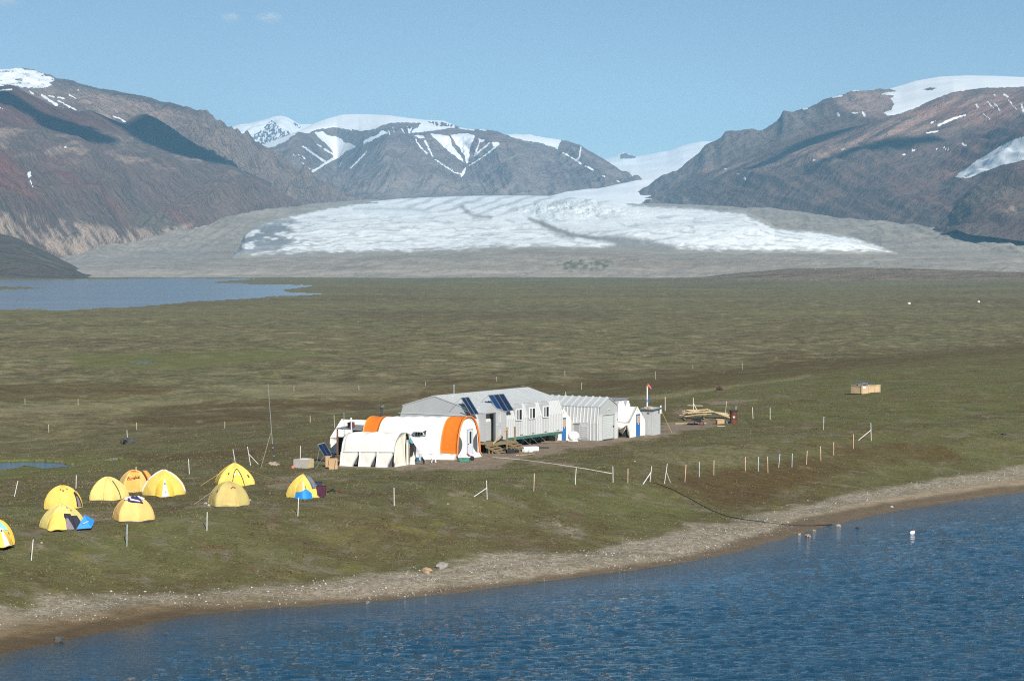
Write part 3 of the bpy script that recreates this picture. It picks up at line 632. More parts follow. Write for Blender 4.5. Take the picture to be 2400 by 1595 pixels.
# ---- snow peak far behind, and the distant ice field on the right
def far_snow():
    px = np.arange(470, 800, 2.2)
    sky = [(470,310),(545,298),(565,291),(580,290),(615,282),(635,276),(650,272),(662,272),(676,275),(690,283),(705,291),(745,290),(800,289)]
    d1 = np.full(len(px), 14500.0) ; d0 = ip(px, [(470,13200),(620,13000),(662,12300),(700,13000),(800,13300)])
    def disp(X, D, Z, T, PX): return sstep(0, .3, T) * (1 - .9 * sstep(.8, 1, T)) * 22 * fbm(X / 240, D / 300, 4, 111)
    def col(X, D, Z, T, px, py):
        c = np.broadcast_to(np.array((.13, .12, .125)), X.shape + (3,)).copy()
        rock = PM(px, py, [(632,283),(640,280),(658,300),(690,312),(640,340),(610,340),(580,325),(610,305)], 5) * sstep(-.25, .35, fbm(px / 4, py / 6, 3, 115) + .1) + PM(px, py, [(690,284),(708,296),(702,302),(686,292)], 3) * sstep(-.2, .2, fbm(px / 3, py / 4, 2, 117))
        return dict(tone=c, snow=1.1 - 1.0 * np.clip(rock, 0, 1))
    relief('mountain', px, [(d0, zof(np.full(len(px), 372.0), d0)), (d1, zof(ip(px, sky), d1))], [60], disp, FARROCK, col, 'white snow peak far behind the left cliff', [.8])
    px = np.arange(1180, 1900, 2.2)
    sky = [(1330,385),(1425,372),(1440,366),(1452,360),(1460,357),(1470,360),(1490,367),(1520,362),(1545,356),(1565,354),(1590,344),(1615,337),(1640,332),(1670,331),(1710,330),(1900,330)]
    cs = []
    for d_, pts in ((7750, [(1180,486),(1280,484),(1340,482),(1400,481),(1480,486),(1900,490)]), (9150, [(1180,478),(1250,466),(1330,450),(1400,443.5),(1489,423),(1540,420),(1900,420)]), (10150, [(1180,476),(1330,445),(1400,434),(1480,414),(1540,410),(1900,408)]), (12000, [(1180,420),(1330,400),(1430,385),(1500,387),(1560,379),(1600,369),(1900,360)]), (13600, sky)):
        dd_ = np.full(len(px), float(d_)); cs.append((dd_, zof(ip(px, pts), dd_)))
    def disp(X, D, Z, T, PX): return (5 * fbm(X / 350, D / 500, 3, 121) + 1.4 * fbm(X / 60, D / 60, 3, 123)) * sstep(.1, .5, T) * (1 - .8 * sstep(3.6, 4, T))
    def col(X, D, Z, T, px, py):
        c = np.broadcast_to(np.array((.14, .12, .115)), X.shape + (3,)).copy()
        rock = PM(px, py, [(1454,372),(1457,360),(1466,358),(1490,367),(1489,371),(1470,372)], 2.0)
        return dict(tone=c, snow=1.15 - 1.1 * np.clip(rock, 0, 1))
    relief('snowfield', px, cs, [16, 20, 30, 40], disp, FARROCK, col, 'smooth white ice field in the gap right of the grey mountain')
far_snow()

# ---- right mountain
def right_mtn():
    px = np.arange(1410, 3300, STEP)
    sky = [(1410,505),(1445,486),(1459,478),(1485,459),(1512,438),(1540,418),(1565,408),(1586,401),(1596,392),(1603,384),(1620,372),(1637,359),(1650,343),(1663,334),(1676,331),(1688,323),(1697,313),(1705,310),(1739,305),(1781,304),(1795,297),(1807,291),(1818,286),(1825,278),(1834,262),(1850,259),(1875,257),(1900,251),(1915,242),(1930,234),(1951,228),(1970,224),(1985,217),(2006,209),(2036,211),(2082,207),(2110,200),(2141,190),(2197,180),(2230,178),(2264,177),(2330,178),(2400,181),(2900,200),(3300,240)]
    fy = ip(px, R_FOOT) + 4; fd = ip(px, R_FD)
    fy = np.maximum(fy, ip(px, sky) + 3)
    crest = ip(px, [(1410,508),(1459,484),(1540,452),(1600,428),(1660,408),(1720,388),(1790,362),(1850,340),(1910,320),(1980,302),(2040,288),(2085,274),(2130,258),(2180,236),(2230,216),(2300,206),(2400,203),(2900,225),(3300,270)]); crest = np.maximum(crest, ip(px, sky) + 2)
    cd = ip(px, [(1410,8350),(1540,8150),(1800,7700),(2080,7300),(2300,7400),(2400,7400),(3300,7000)])
    mid = ip(px, [(1410,509),(1459,486),(1540,462),(1640,440),(1800,424),(1950,414),(2100,425),(2200,440),(2300,400),(2400,330),(3300,420)]); mid = np.clip(mid, crest + 1, fy - .5); md = fd + (cd - fd) * .45
    upp = ip(px, [(1410,508),(1700,402),(1900,350),(2080,330),(2250,330),(2350,280),(2400,262),(3300,330)]); upp = np.clip(upp, crest + .5, mid - .3); ud = fd + (cd - fd) * .8
    sd_ = ip(px, [(1410,8450),(1540,8500),(1700,8500),(1830,8600),(2082,9300),(2264,9900),(2400,9900),(3300,9500)])
    tr = np.minimum(crest + 4, ip(px, [(1410,520),(1600,424),(1830,330),(2080,276),(2230,220),(2400,210),(3300,280)])); tr = np.maximum(tr, ip(px, sky) + 1.0); td = cd + (sd_ - cd) * .3
    curves = [(fd, zof(fy, fd) - 20), (md, zof(mid, md)), (ud, zof(upp, ud)), (cd, zof(crest, cd)), (td, zof(tr + 3, td)), (sd_, zof(ip(px, sky), sd_))]
    def disp(X, D, Z, T, PX):
        e = sstep(0, .35, T) * (1 - sstep(1.6, 2.4, T)); k = sstep(2.5, 3, T); w = (1 - sstep(2050, 2110, PX))
        cl = sstep(3.6, 4.3, T) * (1 - .6 * sstep(4.8, 5, T)) * w
        return e * (24 * (gully(X, D, Z, PX, .9, 230, 2500, 131) - .95) + 16 * fbm(X / 300, D / 420, 4, 135)) + sstep(.3, 1, T) * (1 - sstep(2.6, 3, T)) * 20 * fbm(X / 500, D / 600, 4, 137) + cl * 16 * (ridged(X / 120, D / 900, 4, 139) - .8) + (2.5 * fbm(X / 28, D * 0, 3, 141)) * w * sstep(4.8, 5, T) + 2 * fbm(X / 40, D * 0 + 3, 3, 143) * sstep(2.7, 3, T) * (1 - sstep(3, 3.3, T))
    def colour(X, D, Z, T, px, py):
        n = fbm(X / 300, D / 300, 4, 151); n2 = fbm((px + py) / 70, (py - .35 * px * 0 + .42 * px) / 18, 4, 153)
        c = np.broadcast_to(np.array((.098, .076, .066)), X.shape + (3,)).copy()
        c = blend(c, sstep(0, .6, n) * .5, (.085, .078, .068))
        c = blend(c, PM(px, py, [(1459,478),(1600,385),(1700,310),(1830,262),(1900,255),(1950,260),(1850,320),(1750,360),(1640,405),(1560,450),(1700,482),(1480,482)], 12) * .8, (.135, .125, .115))
        c = blend(c, PM(px, py, [(1990,215),(2085,210),(2095,245),(2070,275),(1990,262),(1960,240)], 12) * .9, (.26, .20, .16))
        c = blend(c, sstep(-.45, .2, n2) * PM(px, py, [(1640,400),(1850,345),(2000,320),(2140,255),(2250,225),(2420,210),(2420,270),(2200,300),(2080,330),(1950,372),(1800,395),(1680,412)], 20) * .9, (.27, .20, .155))
        c = blend(c, sstep(.05, .4, fbm((px + py) / 120, (py + .42 * px) / 9, 4, 157)) * PM(px, py, [(1560,440),(1800,350),(2100,300),(2420,230),(2420,300),(2100,345),(1850,400),(1600,450)], 20) * .6, (.055, .05, .052))
        for P in ([(2120,260),(2250,240),(2420,215),(2420,330),(2300,360),(2250,420),(2200,420),(2230,350),(2300,300),(2200,280)], [(2080,420),(2180,440),(2250,500),(2190,490),(2100,450)]): c = blend(c, PM(px, py, P, 24) * .55 * sstep(-.5, .4, n), (.17, .088, .066))
        s = PM(px, py, [(2078,206),(2110,196),(2141,186),(2197,174),(2264,170),(2460,172),(2460,205),(2400,204),(2300,207),(2232,217),(2180,237),(2140,256),(2108,267),(2082,272),(2068,264),(2088,258),(2096,244),(2086,230),(2096,224),(2060,222),(2080,216),(2102,214)], 3.0) * .98
        s = s * (1 - .75 * PM(px, py, [(2160,210),(2185,204),(2200,208),(2175,213)], 3)) * (1 - .0)
        s = np.maximum(s, PM(px, py, [(2237,415),(2262,395),(2300,370),(2340,345),(2372,328),(2420,312),(2460,310),(2460,372),(2400,376),(2345,388),(2300,405),(2270,418)], 3))
        for L, w in (([(2200,294),(2226,281),(2262,270)], 6), ([(2170,312),(2200,308)], 2.5), ([(2182,288),(2194,284)], 3), ([(1952,228),(1975,224)], 4), ([(1998,213),(2030,210)], 4), ([(1884,256),(1892,254)], 3.5), ([(1964,266),(1966,272)], 5), ([(1998,265),(2010,265)], 4), ([(2022,262),(2027,272)], 4.5), ([(1776,305),(1782,303)], 3),
                     ([(2288,246),(2294,252)], 5), ([(2314,238),(2330,254)], 3), ([(2330,240),(2346,262)], 3), ([(2355,222),(2362,226)], 6), ([(2364,234),(2372,244)], 3), ([(2375,248),(2382,256)], 3), ([(2395,245),(2402,268)], 5), ([(2304,266),(2322,280)], 2.5), ([(2330,222),(2334,226)], 4), ([(2210,345),(2222,350)], 5), ([(2255,337),(2266,341)], 4), ([(2138,352),(2144,353)], 3.5), ([(2115,363),(2130,363)], 2.5), ([(1906,374),(1912,374)], 3), ([(1975,350),(1979,349)], 3), ([(1724,408),(1732,407)], 3), ([(1745,416),(1748,421)], 3), ([(1698,396),(1703,396)], 2.5), ([(2192,347),(2196,348)], 3)):
            s = np.maximum(s, LM(px, py, L, w))
        return dict(tone=c, snow=s * 1.08 - .06)
    relief('mountain', px, curves, [70, 50, 40, 8, 50], disp, ROCK, colour, 'brown mountain with an ice cap right of the glacier', [.9, 1, 1, 1, .8])
    # nearer brown hill at the right edge and the small rock knob by the ice
    px = np.arange(2190, 3300, STEP)
    top = ip(px, [(2190,540),(2222,508),(2230,492),(2250,468),(2275,440),(2300,424),(2330,404),(2355,390),(2380,378),(2400,373),(2450,362),(3300,380)])
    d1 = np.full(len(px), 5700.0); d0 = ip(px, [(2190,5350),(2260,5100),(2400,4900),(3300,4300)]); fy = np.maximum(ip(px, [(2190,546),(2240,528),(2270,540),(2330,546),(2400,556),(3300,596)]), top + 2)
    def disp3(X, D, Z, T, PX): return sstep(0, .3, T) * (1 - .8 * sstep(.75, 1, T)) * (22 * (gully(X, D, Z, PX, .5, 160, 900, 161) - .95) + 14 * fbm(X / 200, D / 200, 4, 163))
    def col3(X, D, Z, T, px, py):
        n = fbm(X / 150, D / 150, 4, 165); c = np.broadcast_to(np.array((.092, .068, .058)), X.shape + (3,)).copy()
        c = blend(c, sstep(0, .6, n) * .6, (.085, .080, .060)); c = blend(c, PM(px, py, [(2355,490),(2375,480),(2385,500),(2368,508)], 6) * .8, (.21, .18, .14)); return dict(tone=c, snow=np.full(X.shape, -.4))
    relief('hill', px, [(d0, zof(fy, d0) - 10), (d1, zof(top, d1))], [70], disp3, ROCK, col3, 'dark brown hill at the right edge below the side glacier', [.9], 700)
    px = np.arange(1440, 1540, 2.0)
    top = ip(px, [(1440,475),(1452,462),(1465,455),(1480,446),(1492,434),(1505,440),(1520,452),(1540,475)]); d1 = np.full(len(px), 9000.0); d0 = d1 - 260
    relief('rock_knob', px, [(d0, zof(np.full(len(px), 480.0), d0) - 10), (d1, zof(top, d1))], [24], lambda X, D, Z, T, PX: sstep(0, .3, T) * 4 * fbm(X / 40, D / 40, 3, 171), FARROCK, lambda X, D, Z, T, a, b: dict(tone=np.broadcast_to(np.array((.13, .12, .112)), X.shape + (3,)).copy(), snow=np.full(X.shape, -.4)), 'small grey rock knob rising from the ice beside the right mountain', None, 260)
right_mtn()

# ---- moraine apron and outwash, and the glacier on it
SNOUT = [(540,601),(565,600),(640,598.5),(720,596.5),(800,594.5),(930,592),(1061,588),(1148,584),(1256,581),(1400,583),(1500,586),(1580,588),(1700,589.5),(1900,590),(2040,591),(2100,592)]
def snout_y(px): return ip(px, [(-900,612),(0,616),(130,614),(300,608),(480,603)] + SNOUT + [(2250,595),(2400,598),(3300,606)])
def mor_curves(px):
    d0 = np.full(len(px), 3750.0); z0 = zof(ip(px, [(-900,650),(3300,646)]), d0) - 9
    d1 = np.full(len(px), 4150.0); z1 = zof(ip(px, [(-900,634),(300,632),(820,626),(860,618),(1000,613),(1400,606),(1500,604),(1560,614),(1900,610),(2400,614),(3300,618)]), d1)
    d2 = np.full(len(px), 4650.0); z2 = zof(snout_y(px) + 2.5, d2)
    lf, ld = ip(px, L_FOOT), ip(px, L_FD); rf, rd = ip(px, R_FOOT), ip(px, R_FD)
    ty = np.where(px < 960, np.minimum(lf - 6, 600), np.where(px > 1400, rf - 6, 590)); td = np.where(px < 960, ld + 160, np.where(px > 1400, rd + 160, 7500.))
    k = sstep(880, 1000, px) * (1 - sstep(1340, 1440, px)); z3 = zof(ty, td) * (1 - k) + 45 * k; td = td * (1 - k) + 7900 * k
    ok = px < 140
    return [(d0, z0), (d1, z1), (d2, z2), (td, z3)]
def mor_z(px, d):
    c = mor_curves(px); z = np.full(d.shape, np.nan)
    out = np.empty(len(px))
    for i in range(len(px)): out[i] = np.interp(d[i], [q[0][i] for q in c], [q[1][i] for q in c])
    return out
def moraine():
    px = np.arange(-900, 3300, STEP)
    t = NT('moraine_gravel'); co = t.coord('Object', (1, .6, 1)); n1, n2 = t.noise(co, .011, 6, .62, .3), t.noise(co, .06, 6, .68)
    c = t.attr('tone', 'Color'); c = t.mix(t.ramp(n1, [(.35, .5), (.5, 0.0)]), c, (.19, .175, .148)); c = t.mix(t.ramp(n2, [(.5, 0.0), (.72, .6)]), c, (.36, .34, .30)); c = t.mix(t.ramp(n2, [(.3, .5), (.45, 0.0)]), c, (.13, .12, .105))
    t.bsdf(c, .95, 0, t.bump(t.math('ADD', n1, t.math('MULTIPLY', n2, .5)), .8, 9.0), Specular_IOR_Level=.1)
    def disp(X, D, Z, T, PX):
        a = sstep(0, .25, T) * (1 - .85 * sstep(1.85, 2.0, T)); b = sstep(2.05, 2.3, T) * (1 - sstep(2.9, 3.0, T))
        r = 4.5 * ridged(X / 170, D / 60, 4, 181) - 4.0
        return a * r * .8 + b * (7 * fbm(X / 220, D / 160, 4, 185) + 5 * (ridged(X / 60, D / 420, 3, 187) - .8)) + sstep(.05, .5, T) * (1 - sstep(.9, 1.3, T)) * 3.0 * fbm(X / 90, D / 70, 4, 189)
    def colour(X, D, Z, T, px, py):
        n = fbm(px / 160, py / 9, 4, 191); c = np.broadcast_to(np.array((.275, .248, .208)), X.shape + (3,)).copy()
        c = blend(c, sstep(-.1, .5, n) * .7, (.32, .285, .235)); c = blend(c, sstep(.1, .6, -n) * .6, (.225, .21, .18))
        c = blend(c, PM(px, py, [(-900,628),(300,632),(900,634),(1500,632),(1500,640),(900,645),(-900,650)], 3) * .6, (.37, .33, .275))
        c = blend(c, PM(px, py, [(1300,612),(1350,606),(1430,608),(1440,622),(1400,634),(1320,634)], 5) * sstep(-.3, .2, fbm(px / 14, py / 6, 3, 195)) * .9, (.10, .105, .07))
        c = blend(c, PM(px, py, [(1440,606),(1700,612),(1900,606),(1900,622),(1450,630)], 6) * .6, (.23, .19, .15))
        c = blend(c, PM(px, py, [(0,600),(300,590),(560,560),(560,610),(0,625)], 16) * .35, (.21, .21, .20))
        return dict(tone=c, snow=np.zeros(X.shape))
    relief('moraine', px, mor_curves(px), [26, 34, 90], disp, t.m, colour, 'grey gravel moraine and outwash flat around the glacier snout', None, 200)
    # a last low brown rise of the plain in front of the right moraine, and frozen pool by the ice
    px = np.arange(1640, 3300, STEP); top = ip(px, [(1640,650),(1740,638),(1850,630),(1950,627),(2100,628),(2300,635),(2500,640),(3300,640)]); d1 = np.full(len(px), 3560.0); d0 = d1 - 330
    relief('rise', px, [(d0, zof(np.full(len(px), 646.0), d0) - 8), (d1, zof(top, d1))], [20], lambda X, D, Z, T, PX: .8 * fbm(X / 60, D / 60, 3, 197) * sstep(0, .4, T), ROCK, lambda X, D, Z, T, a, b: dict(tone=np.broadcast_to(np.array((.15, .13, .085)), X.shape + (3,)).copy(), snow=np.full(X.shape, -.4)), 'low brown swell of tundra in front of the right moraine', [.7], 160)
moraine()

def glacier():
    px = np.arange(545, 2104, 2.0)
    ty = ip(px, [(545,600),(562,575),(575,548),(590,535),(612,524),(640,515),(670,509),(700,504),(730,494),(770,487),(810,481),(850,476),(880,471),(930,466),(1000,462.5),(1100,459),(1200,458),(1280,459),(1340,462),(1400,468),(1450,475),(1470,479),(1560,482),(1640,488),(1700,494),(1745,500),(1775,508),(1800,522),(1815,534),(1850,539),(1900,542),(1950,546),(2000,556),(2030,565),(2060,575),(2085,584),(2104,592)])
    sy = np.maximum(ip(px, SNOUT), ty + .6)
    d0 = np.full(len(px), 4560.0); z0 = zof(sy, d0)
    # far edge: on the moraine at the sides, against the massif in the middle
    d3 = np.empty(len(px)); grid = np.linspace(4570, 8900, 700)
    C = mor_curves(px)
    for i, p in enumerate(px):
        if 872 < p < 1460: d3[i] = np.interp(p, [872, 1000, 1250, 1340, 1460], [8100, 8850, 8920, 8600, 7950]); continue
        zm = np.interp(grid, [q[0][i] for q in C], [q[1][i] for q in C]); zr = zof(ty[i], grid); w = np.nonzero(zr < zm + 4)[0]
        d3[i] = grid[w[0]] if len(w) else 7500.0
    d3 = np.convolve(np.pad(d3, 30, 'edge'), np.ones(61) / 61, 'valid'); z3 = zof(ty, d3)
    # convex snout: most of the height is gained in the first part
    u1 = .12; d1 = d0 + (d3 - d0) * u1; y1 = sy + (ty - sy) * ip(px, [(545,.4),(700,.42),(1000,.42),(1250,.36),(1450,.38),(1700,.5),(1850,.6),(2104,.5)])
    u2 = .42; d2 = d0 + (d3 - d0) * u2; y2 = sy + (ty - sy) * ip(px, [(545,.75),(700,.78),(1000,.76),(1250,.72),(1450,.82),(1700,.86),(1850,.88),(2104,.8)])
    z1, z2 = zof(y1, d1), zof(y2, d2)
    def disp(X, D, Z, T, PX):
        edge = sstep(0, .5, T) * (1 - sstep(2.7, 3, T)) * sstep(545, 640, PX) * (1 - sstep(2000, 2100, PX))
        lob = 12 * fbm(X / 420 + 2, D / 700, 3, 201) + 5 * fbm(X / 150, D / 220, 3, 203); wob = 1.0 * (ridged(X / 34, D / 40, 3, 205) - .7)
        ice = np.exp(-((PX - 1330) / 130) ** 2) * np.exp(-((T - 2.0) / .35) ** 2) * 12 * (ridged(X / 40, D / 70, 3, 207) - .6)
        med = -7 * np.exp(-(line_d(PX, T * 100, [(1085,250),(1130,225),(1240,190),(1330,110),(1420,60),(1560,20)]) / 14) ** 2)
        return edge * (lob + wob + ice + med)
    def colour(X, D, Z, T, px, py):
        n = fbm(px / 26, py / 7, 4, 211); f = fbm(px / 60, py / 16, 3, 213)
        c = np.broadcast_to(np.array((.70, .735, .735)), X.shape + (3,)).copy()
        c = blend(c, sstep(.05, .5, n) * .45, (.60, .64, .65))
        warp = py + 5 * f + 7 * np.sin(px / 70)
        up = 1 - sstep(495, 515, py)
        st = np.sin((px + 2.9 * (py - 480)) / 8.5 + 1.6 * f)
        c = blend(c, sstep(.1, .8, st) * up * PM(px, py, [(900,462),(1380,455),(1440,470),(1330,500),(1130,512),(960,490)], 10) * .6, (.33, .345, .35))
        fl = np.sin(T * 26 + 3.5 * f + .9 * n)
        c = blend(c, sstep(.3, 1, fl) * (1 - up) * sstep(-.3, .3, f) * .7, (.36, .37, .37))
        c = blend(c, sstep(.25, .6, fbm(px / 34, py / 5, 4, 217)) * sstep(540, 585, py) * .6, (.36, .36, .36))
        dk = PM(px, py, [(545,603),(560,560),(575,540),(610,524),(680,512),(700,508),(690,530),(700,560),(660,590),(600,600)], 16) * sstep(-.45, .25, f + .6 * n + .25 - .5 * sstep(640, 700, px))
        c = blend(c, dk * .9, (.15, .158, .168)); c = blend(c, PM(px, py, [(600,560),(680,545),(760,560),(740,590),(600,600)], 18) * sstep(.0, .5, np.sin(T * 30 + 4 * f)) * .7, (.24, .25, .26))
        c = blend(c, sstep(.1, .5, fbm((px + py) / 40, py / 4, 4, 223)) * PM(px, py, [(700,505),(900,500),(1100,515),(1250,535),(1330,560),(1200,585),(760,585),(690,550)], 20) * .5, (.40, .41, .415))
        c = blend(c, LM(px, py, [(830,490),(900,489),(960,490),(1010,496)], 5, 5) * .6, (.33, .36, .40))
        for L, w, a in (([(1083,484),(1095,497),(1112,506),(1150,509)], 7, .7), ([(1240,512),(1262,520),(1290,532),(1340,549),(1400,560)], 6, .8), ([(1270,522),(1300,540),(1340,553)], 13, .75)):
            c = blend(c, LM(px, py, L, w, w * .9) * a, (.185, .18, .165))
        c = blend(c, PM(px, py, [(1330,548),(1400,554),(1460,553),(1520,562),(1580,577),(1600,592),(1460,592),(1410,580),(1440,572),(1400,563)], 7) * .9, (.19, .185, .17))
        c = blend(c, PM(px, py, [(1150,574),(1200,575),(1300,578),(1400,580),(1440,590),(1150,590)], 6) * sstep(-.35, .25, n) * .8, (.20, .20, .20))
        c = blend(c, PM(px, py, [(640,588),(760,585),(900,582),(1000,586),(1000,596),(640,604)], 5) * sstep(-.1, .4, n) * .7, (.22, .22, .22))
        c = blend(c, PM(px, py, [(1540,570),(1700,580),(1760,592),(1540,592)], 8) * sstep(-.3, .3, n) * .7, (.22, .22, .215))
        sn = ip(px, SNOUT); rim = (1 - sstep(0, 9, sn - py + 5 * fbm(px / 30, py / 6, 3, 219))); c = blend(c, np.clip(rim, 0, 1), (.25, .235, .205))
        te = np.interp(px, [545,575,612,670,730,810,872,900,1440,1470,1640,1745,1815,1900,2000,2060,2104], [600,548,524,509,494,481,463,400,400,479,488,500,534,542,556,575,592]); ed = 1 - sstep(0, 6, py - te + 3 * fbm(px / 18, py / 5, 3, 221)); c = blend(c, np.clip(ed, 0, 1) * .85, (.25, .235, .205))
        return dict(tone=c, snow=np.zeros(X.shape))
    t = NT('glacier_ice'); co = t.coord('Object', (1, .5, 1)); n1, n2 = t.noise(co, .02, 6, .65, .4), t.noise(co, .09, 5, .7)
    c = t.attr('tone', 'Color'); c = t.mix(t.ramp(n2, [(.3, .18), (.44, 0.0)]), c, t.mix(.5, c, (.35, .42, .45))); c = t.mix(t.ramp(n1, [(.55, 0.0), (.75, .3)]), c, t.mix(.5, c, (.9, .9, .89)))
    t.bsdf(c, .75, 0, t.bump(t.math('ADD', n1, t.math('MULTIPLY', n2, .5)), .7, 3.5), Specular_IOR_Level=.2)
    relief('glacier', px, [(d0, z0 - 16), (d1, z1), (d2, z2), (d3, z3)], [70, 70, 70], disp, t.m, colour, 'white glacier tongue spreading out in front of the mountains', [.75, 1, 1], 120)
    # pale pool of meltwater ice along the left of the snout
    P = [(560,600.5),(640,599),(740,598.5),(800,599.5),(720,601.5),(640,602)]
glacier()

# ------------------------------------------------------------------ haze between the camp and the mountains
def haze():
    t = NT('haze'); v = t.n('ShaderNodeVolumePrincipled'); v.inputs['Color'].default_value = (.315, .69, 1, 1); v.inputs['Density'].default_value = HAZE; v.inputs['Anisotropy'].default_value = .0
    t.t.links.new(v.outputs[0], t.out.inputs['Volume'])
    mb = MB(); mb.box((0, 8600, 560), (26000, 19000, 1160)); o = mb.build('haze', t.m); tag(o, kind='stuff')
HAZE = 4.9e-5
haze()
# ------------------------------------------------------------------ materials of the camp
WHITE = M('white_canvas', (.74, .725, .665), .85, var=.05, scale=1.2, bump=.03, bscale=3.5, dirt=((.55, .52, .44), .22))
BRIGHT = M('white_vinyl', (.78, .785, .775), .55, var=.03, scale=1.0, bump=.03, bscale=2.5, dirt=((.62, .60, .54), .15))
CREAM = M('cream_canvas', (.66, .63, .53), .9, var=.06, scale=1.5, bump=.03, bscale=4, dirt=((.50, .46, .36), .25))
ORANGE = M('orange_vinyl', (.70, .18, .014), .5, var=.07, scale=1.3, bump=.03, bscale=3)
GREY = M('grey_cladding', (.48, .495, .495), .42, .25, var=.05, scale=.6, dirt=((.33, .32, .30), .2))
GREYW = M('grey_panel', (.425, .435, .44), .5, .1, var=.05, scale=.7)
RIB = M('pale_rib', (.62, .635, .63), .4, .2, var=.04)
ROOFM = M('grey_roof', (.56, .585, .585), .38, .3, var=.06, scale=.5)
DKFRAME = M('dark_frame', (.10, .105, .11), .5)
WFRAME = M('white_frame', (.78, .79, .79), .45, var=.03)
GLASS = M('dark_glass', (.018, .026, .03), .08, var=.2, scale=.8)
BLIND = M('grey_blind', (.20, .205, .21), .4, var=.1)
DARK = M('dark_inside', (.02, .02, .022), .9)  # near-black colour stands in for the shade inside door openings and tears
BLACK = M('black_cloth', (.014, .014, .017), .9, var=.3, scale=5, bump=.03)
GREEN = M('green_beam', (.045, .14, .105), .55, var=.12)
STEEL = M('galvanised_steel', (.55, .56, .57), .35, .8, var=.08)
DSTEEL = M('dark_steel', (.06, .062, .066), .5, .6)
WOOD = M('sawn_wood', (.42, .31, .165), .8, var=.22, scale=2.0, stretch=(1, 1, 6), bump=.01)
OLDWOOD = M('treated_wood', (.22, .165, .09), .85, var=.25, scale=2.2, stretch=(1, 1, 5), bump=.01)
PLY = M('plywood', (.50, .37, .215), .8, var=.14, scale=1.6, dirt=((.30, .22, .13), .3))
CARD = M('cardboard', (.42, .27, .14), .85, var=.10, scale=2)
CELL = M('solar_cell', (.010, .022, .055), .16, var=.25, scale=6)
CELLB = M('blue_solar_cell', (.012, .040, .12), .2, var=.2, scale=6)
BLUE = M('blue_door', (.025, .13, .36), .5, var=.08)
TANW = M('tan_board', (.42, .33, .21), .8)
ROPE = M('pale_rope', (.50, .47, .38), .9)
YROPE = M('yellow_rope', (.48, .36, .10), .9)
WPL = M('white_plastic', (.82, .83, .83), .3, var=.02)
RUST = M('rusty_steel', (.13, .042, .028), .8, .2, var=.35, scale=5, dirt=((.05, .03, .025), .6), bump=.02)
STONE = M('grey_stone', (.22, .21, .19), .9, var=.25, scale=4, bump=.06, bscale=9)
TSTONE = M('tan_stone', (.34, .285, .215), .9, var=.2, scale=4, bump=.06, bscale=9)
OSTONE = M('orange_stone', (.36, .25, .16), .9, var=.2, scale=4, bump=.06, bscale=9)
DSTONE = M('dark_stone', (.06, .06, .058), .9, var=.3, scale=4, bump=.06, bscale=9)

def ground_at(a, b): x, y = fr(a, b); return gxy(x, y)
def groot(name, label, cat, a, b, z=None, rz=A0, group=None):
    x, y = fr(a, b); return thing(name, label, cat, (x, y, ground_at(a, b) if z is None else z), rz, group)

